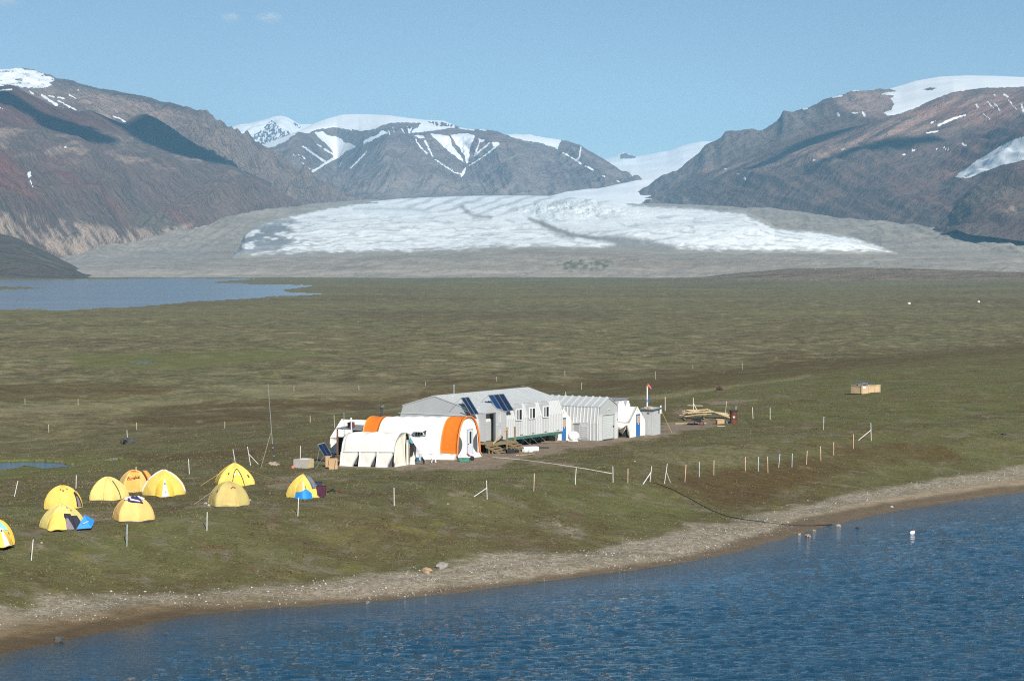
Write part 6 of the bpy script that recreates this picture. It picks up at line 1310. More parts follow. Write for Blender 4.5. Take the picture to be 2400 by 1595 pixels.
    t.vestibule(.05, .62, .5, .55, DEEP); t.vpatch('door_panel', [(.47, .12), (.52, .12), (.66, .98), (.36, .98)], TWHITE); t.vpatch('vent', [(.48, .30), (.53, .30), (.54, .40), (.47, .40)], BLACK, .05); t.vpatch('mark', [(.48, .72), (.53, .72), (.53, .78), (.48, .78)], BLIND, .05)
    t.line('edge_strap', [(1.5, .04), (1.4, .4), (1.2, .75), (.8, .9)], TWHITE, .045); t.line('edge_strap', [(-1.55, .04), (-1.45, .4), (-1.25, .75), (-.8, .9)], TWHITE, .045)
    t = Dome('t', 'peach coloured dome tent with purple and white clothes drying on top', 314, 1224, 98, 54, mat=PEACH, ph=.3, n=6, sharp=.9, pinch=.12)
    q = t
    for nm, lab, c, mt, of in (('sleeping_bag', 'purple sleeping bag with a white stripe spread over the top of the peach tent', [(-.45, .62), (.75, .52), (1.0, .90), (-1.0, .93)], M('purple_cloth', (.035, .025, .10), .9), .05), ('shirt', 'white shirt on the left of the peach tent top', [(-1.25, .70), (-.5, .66), (-.5, .9), (-1.3, .9)], TWHITE, .055), ('shirt', 'white shirt on the right of the peach tent top', [(.8, .66), (1.5, .68), (1.5, .88), (.9, .88)], TWHITE, .06)):
        A, B, C, D = [np.array(k, float) for k in c]
        def fn(u, v): z = (A * (1-u) + B * u) * (1-v) + (D * (1-u) + C * u) * v; return Vector(q.pt(z[0], z[1], of + .03 * math.sin(9 * u + 5 * v)))
        o = MB().grid(fn, 8, 8, .02).build(nm, mt, None, True); o.location = t.p; o.rotation_euler = (0, 0, t.r.rotation_euler[2]); tag(o, lab, 'bedding' if nm == 'sleeping_bag' else 'garment')
        if nm == 'sleeping_bag':
            A, B, C, D = [np.array(k, float) for k in [(-.30, .66), (.5, .56), (.5, .60), (-.4, .76)]]; MB().grid(fn if False else (lambda u, v: (lambda z: q.pt(z[0], z[1], of + .05))((A * (1-u) + B * u) * (1-v) + (D * (1-u) + C * u) * v)), 6, 4, .01).build('stripe', TWHITE, o, True)
    t = Dome('t', 'yellow dome tent with a black piped arch door, below the two braced stakes', 551, 1138, 98, 52, mat=YEL, ph=.15, n=6, sharp=1.65, pinch=.15)
    t.vestibule(.08, .8, .35, .6, YEL); t.vpatch('door', [(.44, .1), (.66, .1), (.76, .97), (.36, .97)], DEEP); t.vpatch('window', [(.42, .26), (.48, .24), (.49, .38), (.40, .38)], TWHITE, .05); t.vpatch('window', [(.58, .24), (.66, .26), (.66, .36), (.59, .36)], TWHITE, .05)
    arc = [t.vf(.35 + .02 * math.sin(u * 3) + (.42) * (.5 - .5 * math.cos(math.pi * u)), 1 - .93 * math.sin(math.pi * u) ** .55) + Vector((0, -.05, .03)) for u in np.linspace(0, 1, 25)]; MB().tube(arc, .028, 5).build('door_piping', BLACK, t.r, True)
    for th, v in ((-.5, .35), (.9, .25)): t.patch('vent', [(th, v), (th + .1, v), (th + .08, v + .08), (th, v + .08)], GSHEET, .04, 2, 2)
    t.guy(-1.4, .5, 470, 1138); t.guy(1.2, .5, 640, 1122)
    t = Dome('t', 'faded olive dome tent with a small dark vent hood, below the arch door tent', 537, 1187, 96, 55, mat=OLIVE, ph=.35, n=6, sharp=1.0, pinch=.12)
    t.patch('front_panel', [(-.35, .05), (.55, .0), (.40, .58), (-.22, .6)], M('faded_tan_nylon', (.52, .36, .12), .75), .02); t.line('vent_hood', [(.15, .52), (.32, .58), (.5, .53)], M('vent_brown', (.20, .08, .03), .8), .04); t.patch('vent', [(-.85, .4), (-.75, .4), (-.76, .46), (-.86, .46)], GSHEET, .03, 2, 2)
    t.guy(-1.2, .55, 455, 1181, ROPE); t.guy(-1.1, .5, 470, 1172, ROPE); t.guy(1.3, .5, 605, 1168, ROPE)
    for k, (px, py, sz) in enumerate(((482, 1180, .10), (490, 1184, .09), (517, 1186, .09), (586, 1172, .08), (577, 1181, .07))): rock('stone', gp(px, py), sz, M('pale_stone', (.42, .40, .36), .9, var=.2), 'small pale stone weighing down the olive tent hem', 'stones on the olive tent hem')
    t = Dome('t', 'yellow dome tent with a blue sheet round its front and clothes airing on it', 711, 1167, 78, 54, mat=YEL, ph=.0, n=4, sharp=1.6, pinch=.15)
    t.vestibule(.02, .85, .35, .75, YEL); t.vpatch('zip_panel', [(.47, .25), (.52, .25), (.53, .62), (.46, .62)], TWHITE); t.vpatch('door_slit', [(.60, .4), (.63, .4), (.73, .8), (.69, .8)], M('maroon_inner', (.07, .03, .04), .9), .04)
    a = t
    o = MB().grid(lambda u, v: (lambda w: Vector((w[0] * 1.06, w[1] - .06, w[2] * .98)))(t.vf(.10 + .84 * u, .60 + .42 * v + .05 * math.sin(7 * u) * (1 - v))), 12, 6, .02).build('blue_sheet', BLUES, None, True); o.location = t.p; o.rotation_euler = t.r.rotation_euler; tag(o, 'bright blue sheet hung round the front of the yellow tent', 'sheet')
    o = MB().grid(lambda u, v: (lambda w: w)(t.pt(.9 + .9 * v, .98 - .72 * u, .06 + .03 * math.sin(8 * u + 4 * v))), 10, 6, .03).build('jacket', M('slate_jacket', (.13, .14, .18), .85, var=.3, scale=5), None, True); o.location = t.p; o.rotation_euler = t.r.rotation_euler; tag(o, 'slate grey jacket laid over the right shoulder of the yellow tent', 'garment')
    p = gp(752, 1166); cloth('towel', 'dark plum towel hung beside the yellow tent with the blue sheet', (p[0] - .38, p[1] + .2, p[2] + .78), (p[0] + .34, p[1] + .35, p[2] + .80), .72, M('plum_cloth', (.055, .012, .03), .9), .06, cat='towel')
    p = gp(743, 1160); cloth('towel', 'dark blue towel between the yellow tent and the plum towel', (p[0] - .22, p[1] + .5, p[2] + .9), (p[0] + .3, p[1] + .55, p[2] + .88), .8, M('navy_cloth', (.025, .03, .06), .9), .05, cat='towel')
    for px, py, lab, mt in ((778, 1152, 'black jacket lying on the grass right of the plum towel', BLACK), (797, 1152, 'small dark red cloth on the grass right of the tents', M('maroon_cloth', (.12, .03, .028), .9, var=.4, scale=7))):
        p = gp(px, py); w = .34 if px < 790 else .18; o = MB().grid(lambda u, v: (w * (2 * u - 1), w * .9 * (2 * v - 1), .03 + .2 * math.sin(math.pi * u) * math.sin(math.pi * v) * (.7 + .4 * math.sin(8 * u + 5 * v))), 8, 8, .02).build('jacket' if px < 790 else 'cloth', mt, None, True); o.location = p; tag(o, lab, 'garment' if px < 790 else 'cloth')
tents()

# ------------------------------------------------------------------ fence stakes
SW = M('white_stake', (.74, .74, .72), .6, var=.06); SO = M('orange_stake', (.66, .44, .32), .7, var=.1); SB = M('bluish_stake', (.46, .57, .62), .6, var=.1); SN = M('bare_wood_stake', (.60, .52, .38), .8, var=.15)
STK = [  # top x, top y, base x, base y, colour, label, brace foot
 (42,1126,33,1163,'W','leaning white stake at the left edge below the blue pond',0),
 (179,1113,178,1145,'W','white stake upright on the grass above the yellow tents, left of the pale yellow tent',0),
 (319,1093,319,1118,'W','white stake whose top just shows behind the orange tent',0),
 (78,1263,73,1312,'W','white stake on the grass right of the tent cut off by the left edge',0),
 (298,1228,297.5,1280,'B','stake with a pale blue foot directly below the peach tent',0),
 (442,1075,444,1110,'W','white stake standing between the bright yellow tent and the arch door tent',0),
 (485.6,1199,485,1243,'W','white stake on the grass below the olive tent',0),
 (700,1165,698,1208,'W','white stake directly in front of the blue sheeted tent',0),
 (546,1052,553,1090,'W','braced white stake rising behind the arch door tent, the left one of two',(545,1089)),
 (580,1046,588,1090,'W','white stake braced to the right, between the arch door tent and antenna',(605,1087)),
 (704,1044,704,1082,'W','white stake standing behind the plywood box',0),
 (1140.5,1125,1142,1169,'W','braced white stake with its brace to the left, in the grass below the orange tent',(1111,1163)),
 (923.5,1142,924,1184,'W','white stake in the grass below the hooped shelter',0),
 (1252.5,1109,1251,1150,'O','slim orange tinged stake between the left braced stake and the end of the pale pipe',0),
 (1350.5,1096,1348,1135,'W','white stake just below the middle of the pale pipe',0),
 (1436.5,1092,1437,1130,'W','white stake at the very end of the pale pipe',0),
 (1472,1097.5,1471.5,1131,'O','short orange tinged stake just right of the pipe end',0),
 (1527.5,1092,1523,1128,'W','white stake braced to the left, by the top of the black hose',(1507,1134)),
 (1564,1085.6,1557,1132,'W','leaning white stake braced to the right, by the top of the black hose',(1571,1130)),
 (1608,1088,1605,1129,'O','first orange tinged stake right of the two braced stakes at the hose',0),
 (1639,1082,1639,1117,'B','bluish stake, second right of the braced stakes at the hose',0),
 (1673.5,1078,1673,1113,'O','orange tinged stake at the left side of the wide gap in the bank row',0),
 (1747,1070,1747,1103,'O','orange tinged stake at the right side of the wide gap in the bank row',0),
 (1778,1070,1777,1104,'B','stake with blue top and orange foot, next right of the wide gap',0),
 (1799,1069,1800,1107.5,'O','long orange stake close beside the blue and orange one on the bank',0),
 (1828,1063,1824.6,1095,'B','blue topped stake leaning right on the brown bank',0),
 (1857,1062,1856,1095,'B','upright bluish stake in the middle of the brown bank',0),
 (1892,1056,1890,1088,'O','orange topped stake on the bank, just right of the bluish ones',0),
 (1923,1045.6,1924,1079,'O','strong orange stake, third from the right end of the bank row',0),
 (1954,1035.6,1954,1067,'O','orange stake, second from the right end of the bank row',0),
 (2000.7,1017,2000,1051,'O','orange stake next left of the big braced stake at the right',0),
 (2041,990,2042,1032.5,'B','tall braced stake with a blue top at the right end of the fence',(2012,1031)),
 (1931,976,1930,1007.6,'B','lone bluish stake on the green slope above the bank row',0),
 (1805,955,1805,983,'W','white stake, the right one of two beyond the rusty barrel',0),
 (1763.6,954,1765,981,'W','slightly leaning white stake next to the right of the rusty barrel',0),
 (1725,951,1725,975,'B','blue topped stake sticking up behind the rusty barrel',0),
 (1703,939.5,1700,968.7,'N','bare wooden stake leaning behind the right end of the lumber pile',0),
 (1625,931.7,1625,962,'O','braced orange and white stake behind the lumber pile',(1634,962)),
 (1559,929,1559,962,'O','braced stake with its brace to the left, right of the windsock',(1545,956)),
 (1739.6,850,1739.6,866,'N','thin far stake on the brown strip at the right of the plain',0),
 (1624,855,1624,863,'N','tiny far stake on the plain straight above the lumber pile',0),
 (1536,870,1536,888,'N','thin far stake on the brown strip above and right of the windsock',0),
 (1363,896,1363,912,'N','thin far stake standing on the plain above the garage roof',0),
 (1326,918,1326,940,'W','white stake just behind the ridge of the garage at its left end',0),
 (1324,867,1324,881,'N','thin far stake on the plain above the right end of the long hut',0),
 (1164,882,1164.5,893,'N','tiny far stake on the plain above the middle of the long hut',0),
 (841,903,841.5,913,'N','tiny far stake on the plain above the left white tent',0),
 (997,894,997,903,'N','tiny far stake on the plain above the left gable of the long hut',0),
 (58.6,933,58.6,947,'N','thin far stake near the left edge, on the pale band of the plain',0),
 (183,934,183,950,'N','thin far stake on the plain straight above the pale yellow tent',0),
 (114,994,114.6,1014,'N','bare wooden stake on the plain above the blue pond',0),
 (320,989.5,320.7,1006.5,'N','bare wooden stake just right of the dark stone heap',0),
 (297.5,1007,299.5,1038,'W','white stake planted in a heap of dark stones on the plain',0),
 (527,987,527,1003,'N','bare wooden stake on the plain left of the antenna mast',0),
 (689,904,689,917,'N','tiny far stake on the plain right of the antenna tip',0),
 (727,974,727,989,'N','bare wooden stake on the plain right of the antenna mast',0),
 (783,972,784,1002,'N','pair of thin grey poles at the left end of the left white tent',0),
]
def stakes():
    mats = dict(W=SW, O=SO, B=SB, N=SN)
    for tx, ty, bx, by, c, lab, br in STK:
        p = gp(bx, by); d = p[1]; top = Vector(atd(tx, ty, d + .03)) - p; far = d > 230; w = .04 if not far else .055
        o = thing('stake', lab, 'stake', p, 0, 'fence stakes round the camp') if br or c in 'OB' else None
        body = MB().bar((0, 0, -.12), top, w, w * .8)
        if o is None: o = body.build('stake', mats[c]); o.location = p; tag(o, lab, 'stake', 'fence stakes round the camp'); continue
        body.build('shaft', SW if br else (SN if c == 'B' and by % 2 > 1 else mats[c]), o)
        if c in 'OB': MB().bar(top * .55, top * 1.005, w * 1.18, w).build('painted_top', mats[c], o)
        if br:
            q = gp(*br) - p; MB().bar(top * .6, q, .05, .04).build('brace', SW, o)
            if c == 'W':
                s = MB()
                for k in range(6): s.bar(top * (.1 + .15 * k), top * (.13 + .15 * k), w * 1.2, w)
                s.build('insulator', M('grey_insulator', (.35, .35, .34), .6), o)
    for k, (px, py, s) in enumerate(((292, 1038, .42), (299, 1039, .5), (306, 1038, .38), (300, 1034, .4))): rock('stone', gp(px, py), s, DSTONE, 'dark stone in the heap round the white stake on the plain', 'dark stones round a stake', flat=.9)
stakes()

# ------------------------------------------------------------------ lumber, wheelbarrow, barrel, crate
def yard():
    rs = np.random.default_rng(3); base = gp(1640, 982); G = 'boards of the lumber pile'; d0 = base[1]
    def X(px): return (px - 1200) / F * d0
    def board(xa, xb, ya, yb, za, zb, w, mt, lab, grp=G):
        P = Vector((xa, d0 + ya, za)); Q = Vector((xb, d0 + yb, zb)); c = (P + Q) / 2; o = thing('board', lab, 'board', c, 0, grp) if False else None
        b = MB().bar(P - c, Q - c, w, .045).build('board', mt); b.location = c; return tag(b, lab, 'board', grp)
    W2 = M('fresh_wood', (.50, .385, .215), .8, var=.2, scale=2, stretch=(6, 1, 1)); W3 = M('pale_wood', (.55, .45, .28), .8, var=.2, scale=2, stretch=(6, 1, 1))
    g = lambda x, y: gxy(x, d0 + y)
    for i in range(20):
        lay = i // 5; z = .10 + .15 * lay + g(X(1630), .8); xa = X(1598 + rs.uniform(-3, 12) + 3 * lay); xb = X(1658 + rs.uniform(-6, 16) + 2 * lay); ya, yb = rs.uniform(-.2, 2.0, 2); dz = rs.uniform(-.08, .08)
        board(xa, xb, ya + .2 * lay, yb + .3 * lay, z + .25 + dz, z + .25 - dz, .2 + .06 * rs.random(), W2 if i % 3 else W3, 'sawn board in the level left part of the lumber pile behind the wheelbarrow')
    for i in range(8): z = g(X(1690), .8); board(X(1656 + rs.uniform(-3, 3)), X(1712 + rs.uniform(-8, 4)), 1.5 + .1 * i, -.3 + .2 * i, z + .95 - .04 * i, z + .12 + .06 * i, .22, W2 if i % 2 else W3, 'board sloping down from the lumber pile towards the rusty barrel', 'sloping boards by the barrel')
    board(X(1615), X(1651), 1.6, 1.7, g(X(1630), 1.6) + 1.28, g(X(1640), 1.6) + 1.25, .16, W3, 'short pale board lying across the very top of the lumber pile', None)
    for xx in (1605, 1650): MB() and board(X(xx), X(xx) + .1, -.4, 2.6, g(X(xx), 1) + .12, g(X(xx), 1) + .12, .2, OLDWOOD, 'square bearer under the lumber pile', 'bearers under the lumber pile')
    a, b = gp(1583, 993), gp(1655, 992); c = (a + b) / 2; o = MB().bar(a - c + Vector((0, 0, .04)), b - c + Vector((0, 0, .04)), .5, .05).build('board', W3); o.location = c; tag(o, 'long pale board lying flat on the grass behind the wheelbarrow', 'board')
    # wheelbarrow
    p = gp(1634, 996); r = thing('wheelbarrow', 'dark wheelbarrow with a reddish wheel in front of the lumber pile', 'wheelbarrow', p, -.25)
    m = MB(); m.loft([[(x * wx + sx * wx * 0 + ox, y * wy, z) for x, y in ((-1,-1),(1,-1),(1,1),(-1,1))] for (wx, wy, z, ox, sx) in ((.28, .2, .34, 0, 0), (.52, .34, .70, -.05, 0), (.49, .31, .70, -.05, 0), (.26, .18, .38, 0, 0))], True, True); m.build('tray', M('dark_green_steel', (.02, .035, .035), .5), r)
    w = MB(); w.tube([(.45 + .2 * math.cos(t), 0, .2 + .2 * math.sin(t)) for t in np.linspace(0, 2 * math.pi, 19)], .055, 8); wh = w.build('wheel', DSTEEL, r, True); MB().tube([(.45, -.08, .2), (.45, .08, .2)], .10, 12).build('rim', M('red_rim', (.26, .05, .04), .6), wh)
    for y in (-.22, .22): MB().tube([(.45, y * .4, .2), (-.1, y, .36), (-.95, y * 1.3, .62)], .025, 6).build('handle', M('red_frame', (.20, .045, .04), .6), r); MB().tube([(-.25, y, .36), (-.35, y, .0)], .022, 6).build('leg', DSTEEL, r)
    # burn barrel
    p = gp(1720, 992); r = thing('barrel', 'rusty red barrel with a pale heart shaped mark beside the lumber', 'barrel', (p[0], p[1] + .36, p[2]))
    m = MB(); m.lathe([(.0, 0), (.36, 0), (.37, .04), (.36, .08), (.355, .38), (.385, .41), (.355, .44), (.355, .78), (.385, .81), (.355, .84), (.36, 1.16), (.385, 1.2), (.36, 1.22), (.335, 1.2), (.33, .9), (.0, .88)], 24); m.build('drum', RUST, r, 'auto')
    MB().lathe([(.39, 1.16), (.45, 1.2), (.45, 1.27), (.39, 1.3), (.34, 1.26)], 24).build('rim', M('charred_steel', (.035, .03, .032), .8), r, 'auto')
    ht = [(0, -.13), (.07, -.04), (.12, .05), (.09, .11), (.03, .10), (0, .05), (-.03, .10), (-.09, .11), (-.12, .05), (-.07, -.04)]; MB().prism([(x, -.372, .62 + z) for x, z in ht], (0, -.015, 0)).build('mark', M('pale_mark', (.5, .5, .52), .7), r)
    p = gp(1690, 993); r = thing('carton', 'low tan carton on the ground left of the rusty barrel', 'box', p, .15); MB().box((0, .3, .2), (.72, .5, .4)).build('body', CARD, r); MB().box((-.05, .28, .42), (.8, .55, .03), 0, .1, .06).build('flap', PLY, r)
    p = gp(1703, 992); o = MB().lathe([(0, 0), (.12, .01), (.13, .15), (.06, .24), (0, .25)], 10).build('can', M('blue_can', (.10, .13, .24), .4), smooth='auto'); o.location = p; tag(o, 'small blue grey can at the foot of the rusty barrel', 'can')
    a = gp(1690, 999); o = MB().box((0, 0, .03), (.75, .16, .05), .05).build('board', W3); o.location = a; tag(o, 'short pale board on the earth below the tan carton', 'board')
    # crate
    p = gp(2020, 924); r = thing('crate', 'large open plywood crate alone on the green slope at the right', 'crate', p, R(40)); L, Wd, h = 3.4, 1.75, .98
    for nm, c, sz in (('front_panel', (L / 2, .02, h / 2 + .08), (L, .04, h)), ('back_panel', (L / 2, Wd - .02, h / 2 + .08), (L, .04, h)), ('end_panel', (.02, Wd / 2, h / 2 + .08), (.04, Wd - .09, h)), ('end_panel', (L - .02, Wd / 2, h / 2 + .08), (.04, Wd - .09, h))): MB().box(c, sz).build(nm, PLY, r)
    k = MB()
    for x in (.06, 1.2, 2.3, L - .06): k.box((x, -.03, h / 2 + .08), (.09, .05, h + .02))
    k.box((L / 2, -.028, h + .05), (L, .045, .09)); k.box((-.03, Wd / 2, h + .05), (.05, Wd, .09)); k.box((-.03, .06, h / 2 + .08), (.05, .1, h)); k.build('batten', M('batten_wood', (.46, .34, .2), .8), r)
    for x in (.3, 1.7, 3.1): MB().box((x, Wd / 2, .03), (.12, Wd, .1)).build('skid', OLDWOOD, r)
    MB().box((.42, -.035, .82), (.42, .02, .22)).build('paper_label', WPL, r); MB().box((L / 2, Wd / 2, .1), (L - .1, Wd - .1, .05)).build('floor', OLDWOOD, r)
    fo = MB(); fo.grid(lambda u, v: (.12 + 2.9 * u, .08 + 1.55 * v, 1.02 + .34 * max(0, float(pn(u * 7, v * 5, 4))) + .1 * math.sin(math.pi * u)), 26, 14, .0); o = fo.build('foil_bags', M('silver_foil', (.55, .57, .62), .28, .8, var=.3, scale=6)); o.location = p; o.rotation_euler = (0, 0, R(40)); tag(o, 'crumpled silver foil bags filling the top of the plywood crate', 'bags')
    p = gp(1686, 915); rock('stone', p, .42, M('dark_red_stone', (.06, .024, .02), .9, var=.3), 'dark reddish brown boulder at the edge of the green slope above the barrel', None, .8)
yard()

# ------------------------------------------------------------------ stones by the lake, the buoy
def shore_things():
    for px, py, s, mt, lab in ((1001, 1340, .34, OSTONE, 'orange brown boulder at the upper edge of the pebble beach'), (1036, 1330, .42, STONE, 'grey boulder right of the orange brown one, half in the grass'), (138, 1501, .3, DSTONE, 'flat dark stone in the water at the left end of the beach'), (862, 1412, .16, STONE, 'small brown stone at the water line in the middle of the shore'),
                               (388, 1484, .2, DSTONE, 'dark stone at the water line near the left end of the shore'), (1965, 1232, .22, TSTONE, 'tan stone in the shallows where the black hose ends'), (1893, 1256, .26, OSTONE, 'orange tan stone standing in the shallow water off the beach'), (2010, 1237, .18, DSTONE, 'brown stone out in the water right of the hose end'), (1874, 1252, .15, TSTONE, 'small tan stone left of the one in the shallows'), (1908, 1243, .14, TSTONE, 'small pale stone at the water edge just below the hose'), (2090, 1188, .14, WPL if False else M('pale_stone', (.42, .40, .36), .9, var=.2), 'single pale stone on the sand right of the hose'),
                               (360, 1127 + 86, .07, TSTONE, 'small pale stone in the grass below the peach tent'), (97, 1272, .07, M('pale_stone', (.42, .40, .36), .9), 'small pale stone beside the lower left stake'), (1050, 1181, .09, TSTONE, 'tan stone in the grass below the orange and white tent'), (1488, 1081, .08, M('pale_stone', (.42, .40, .36), .9), 'small pale stone in the grass above the pipe end'), (2131, 711, .8, M('white_stone', (.75, .74, .70), .9), 'white boulder far out on the plain, the left of two'), (2294, 707, .8, M('white_stone', (.75, .74, .70), .9), 'white boulder far out on the plain, the right of two'), (2354, 1076 - 58, .3, DSTONE, 'dark stone on the slope near the right edge')):
        q = gp(px, py)
        if q.z < ZL - .02: q = Vector(at(px, py, ZL)); q.z = ZL - s * .25
        rock('stone', q, s * .8, mt, lab)
    q = Vector(at(2138, 1250, ZL)); r = thing('buoy', 'white buoy with a small red tip floating in the lake', 'buoy', (q.x, q.y, ZL + .02), .6); b = MB(); b.loft([[(x, rr * math.cos(t), .05 + .12 * x + rr * math.sin(t)) for t in np.linspace(0, 2 * math.pi, 13)[:-1]] for x, rr in ((-.2, .01), (-.17, .09), (-.08, .14), (.08, .14), (.17, .1), (.21, .05))], True, True); b.build('body', WPL, r, True)
    MB().lathe([(.05, 0), (.055, .05), (.03, .09), (0, .1)], 10, (.2, 0, .12)).build('tip', M('red_tip', (.5, .06, .05), .5), r)
shore_things()
def scatter_mesh(name, P, S, mt, kindlab, tri):
    """one mesh of many small stones or tufts; tri(base, size, rng) gives local verts, faces"""
    V, Fc, A = [], [], []; n = 0
    tv, tf = tri; tv = np.array(tv); k = len(tv); rs = np.random.default_rng(9); ang = rs.uniform(0, 6.283, len(P)); sq = rs.uniform(.7, 1.3, (len(P), 3))
    c, s = np.cos(ang), np.sin(ang); loc = tv[None] * sq[:, None, :] * S[:, None, None]
    X = loc[..., 0] * c[:, None] - loc[..., 1] * s[:, None] + P[:, 0:1]; Y = loc[..., 0] * s[:, None] + loc[..., 1] * c[:, None] + P[:, 1:2]; Z = loc[..., 2] + P[:, 2:3]
    co = np.stack([X, Y, Z], -1).reshape(-1, 3); tf = np.array(tf); q = (tf[None] + (np.arange(len(P)) * k)[:, None, None]).reshape(-1, tf.shape[1])
    me = bpy.data.meshes.new(name); me.vertices.add(len(co)); me.vertices.foreach_set('co', co.astype(np.float32).ravel()); me.loops.add(q.size); me.loops.foreach_set('vertex_index', q.astype(np.int32).ravel()); me.polygons.add(len(q)); w = q.shape[1]
    me.polygons.foreach_set('loop_start', np.arange(0, q.size, w, dtype=np.int32)); me.polygons.foreach_set('loop_total', np.full(len(q), w, np.int32)); me.update(calc_edges=True)
    a = me.attributes.new('rnd', 'FLOAT', 'POINT'); a.data.foreach_set('value', np.repeat(rs.random(len(P)), k).astype(np.float32))
    me.materials.append(mt); o = bpy.data.objects.new(name, me); COL.objects.link(o); return tag(o, kind='stuff')
def beach_and_grass():
    rs = np.random.default_rng(21); N = 230000
    px = rs.uniform(-120, 2520, N); d = 85 * (300 / 85) ** rs.random(N); x = (px - 1200) / F * d; s = shore_s(x, d)
    wb = np.interp(px, *BTOP); n = fbm(x / 3, d / 3, 3, 301)
    up = np.interp(px, *STOP) * .8; dens = sstep(-.8, .6, s - up + .6 * n) * (1 - sstep(-.2, 1.6, s - wb + n)); keep = rs.random(N) < dens * np.clip(.45 + n, .08, 1)
    xs, ys = x[keep], d[keep]; zs = gz(xs, ys); S = .028 + .075 * rs.random(len(xs)) ** 4
    t = NT('pebbles'); c = t.ramp(t.attr('rnd'), [(0, (.10, .092, .075)), (.45, (.22, .20, .165)), (.85, (.32, .30, .26)), (1, (.52, .505, .47))]); t.bsdf(c, .9)
    oct_v = [(1, 0, .1), (.2, .9, .1), (-.9, .3, .1), (-.3, -.9, .1), (0, 0, .75), (0, 0, -.3)]; oct_f = [(0, 1, 4), (1, 2, 4), (2, 3, 4), (3, 0, 4), (1, 0, 5), (2, 1, 5), (3, 2, 5), (0, 3, 5)]
    scatter_mesh('pebbles', np.stack([xs, ys, zs], 1), S, t.m, '', (oct_v, oct_f))
    # tussocks of grass and heath on the ridge
    N = 330000; px = rs.uniform(-120, 2520, N); d = 98 * (330 / 98) ** (rs.random(N)); x = (px - 1200) / F * d; s = shore_s(x, d); b = back_s(x, d)
    zz = gz(x, d); qx, qy = proj(x, d, zz); wb = np.interp(px, *BTOP); n = fbm(x / 2.2, d / 2.2, 3, 311)
    D1 = [(752,1088),(770,1098),(900,1102),(1000,1100),(1100,1098),(1180,1092),(1240,1075),(1300,1062),(1335,1050),(1385,1052),(1440,1040),(1520,1024),(1580,1017),(1650,1003),(1690,990),(1655,984),(1590,984),(1550,970),(1480,940),(1300,900),(1000,920),(850,960),(760,1040)]
    bare = sstep(-14, 4, poly_sd(qx, qy * 2.5, [(a, c * 2.5) for a, c in D1]))
    keep = (rs.random(N) < sstep(-.5, 2.2, s - wb - n) * (1 - bare) * np.clip(.55 + .9 * n, .1, 1))
    xs, ys, zs, ns = x[keep], d[keep], zz[keep], n[keep]; S = (.045 + .06 * rs.random(len(xs)) ** 2) * (1 + .4 * np.clip(ns, -1, 1))
    t = NT('grass_tufts'); P2 = t.coord('Object'); mid = t.noise(P2, .22, 5, .6, .4); sm = t.noise(P2, 1.1, 4, .6); r_ = t.attr('rnd')
    g1 = t.ramp(r_, [(0, (.105, .103, .05)), (.4, (.15, .156, .07)), (.75, (.19, .182, .095)), (.93, (.22, .195, .115)), (1, (.28, .25, .17))]); g2 = t.ramp(r_, [(0, (.065, .048, .026)), (.5, (.12, .085, .044)), (.85, (.17, .135, .08)), (1, (.26, .22, .16))])
    c = t.mix(t.ramp(mid, [(.42, 0.0), (.6, 1.0)]), g2, g1); t.bsdf(c, .95, Specular_IOR_Level=.1)
    bl = []; bf = []
    for k in range(5):
        a = k * 2.5; ca, sa = math.cos(a), math.sin(a); i = len(bl); bl += [(.12 * ca - .28 * sa, .12 * sa + .28 * ca, -.2), (.12 * ca + .28 * sa, .12 * sa - .28 * ca, -.2), (.75 * ca, .75 * sa, .55 + .35 * (k % 2))]; bf.append((i, i + 1, i + 2))
    scatter_mesh('grass', np.stack([xs, ys, zs], 1), S, t.m, '', (bl, bf))
beach_and_grass()

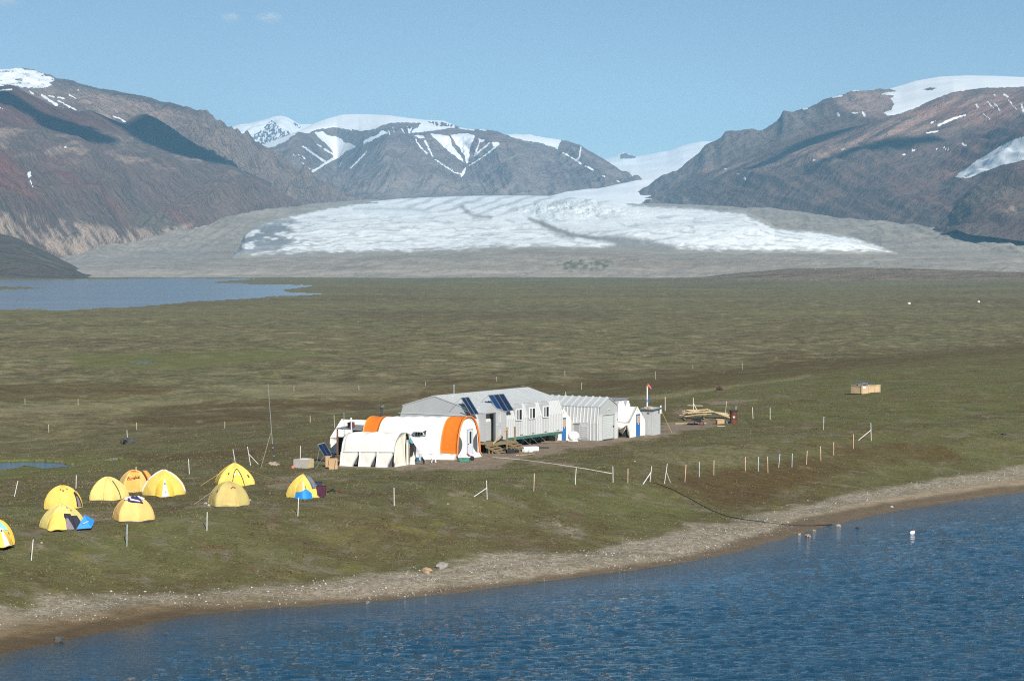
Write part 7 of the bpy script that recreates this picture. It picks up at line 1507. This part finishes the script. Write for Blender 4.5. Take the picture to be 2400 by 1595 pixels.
# ------------------------------------------------------------------ clouds: three thin shreds in view, and higher banks that shade the mountains
def cloud_vol(name, label, px, py, d, wx, wz, seed):
    p = Vector(atd(px, py, d)); t = NT('cloud_mist'); co = t.coord('Object'); n = t.noise(co, 3.2 / wx, 5, .6)
    g = t.n('ShaderNodeTexGradient', gradient_type='SPHERICAL'); mp = t.n('ShaderNodeMapping'); t.set(mp.inputs[0], t.n('ShaderNodeTexCoord').outputs['Object']); mp.inputs['Scale'].default_value = (1 / wx, 1 / wx, 1 / wz); t.set(g.inputs[0], mp.outputs[0])
    de = t.math('MULTIPLY', t.math('MULTIPLY', t.ramp(n, [(.42, 0.0), (.7, 1.0)]), g.outputs[0]), .0065 * 300 / wx); v = t.n('ShaderNodeVolumePrincipled'); v.inputs['Color'].default_value = (1, 1, 1, 1); t.set(v.inputs['Density'], de); t.t.links.new(v.outputs[0], t.out.inputs['Volume'])
    m = MB(); m.loft([[(wx * math.cos(ph) * math.cos(a), wx * math.cos(ph) * math.sin(a), wz * math.sin(ph)) for a in np.linspace(0, 2 * math.pi, 21)[:-1]] for ph in np.linspace(-1.55, 1.55, 12)], True, True); o = m.build(name, t.m); o.location = p; tag(o, label, 'cloud', 'thin clouds in the sky')
cloud_vol('cloud', 'thin small wisp of cloud, the left of the two near the top', 540, 41, 14500, 75, 38, 1)
cloud_vol('cloud', 'thin longer wisp of cloud, the right of the two near the top', 630, 42, 14500, 105, 42, 2)
cloud_vol('cloud', 'pale wisp of cloud in the top left corner of the sky', 15, 3, 14500, 110, 46, 3)

def cloud_bank(label, px, py, d, s, wx, wy, wz, rz=0.0):
    """a thick cloud standing where its shadow falls on the slope seen at (px, py, d)"""
    q = Vector(atd(px, py, d)) + SD * s; m = MB(); rg = []
    for i in range(15):
        ph = -math.pi / 2 + math.pi * i / 14; ring = []
        for j in range(36):
            a = 2 * math.pi * j / 36; k = 1 + .45 * float(fbm(2.2 * math.cos(a) + px, 2.2 * math.sin(a) + ph, 4, 7)); ring.append((wx * k * math.cos(ph) * math.cos(a), wy * k * math.cos(ph) * math.sin(a), wz * (1.0 if ph > 0 else .4) * k * math.sin(ph)))
        rg.append(ring)
    m.loft(rg, True, True); o = m.build('cloud', CLOUDM, None, True); o.location = q; o.rotation_euler = (0, 0, rz); tag(o, label, 'cloud', 'fair weather clouds overhead')
_t = NT('cloud_white'); _b = _t.bsdf((.85, .85, .86), 1.0); CLOUDM = _t.m
cloud_bank('long white cloud overhead that shades the upper left mountain', 40, 240, 6300, 4200, 260, 150, 70, .1)
cloud_bank('white cloud overhead that shades the dark spur by the left cliff', 410, 335, 7050, 4600, 230, 260, 80, -.3)
cloud_bank('small white cloud overhead that shades the middle of the left mountain', 175, 300, 6300, 4300, 110, 150, 60)
cloud_bank('long white cloud overhead that shades the right mountain shoulder', 1915, 312, 7450, 4700, 190, 80, 50, .25)
cloud_bank('ragged white cloud overhead that shades the right mountain flank', 2085, 345, 7000, 4500, 170, 50, 40, .1)
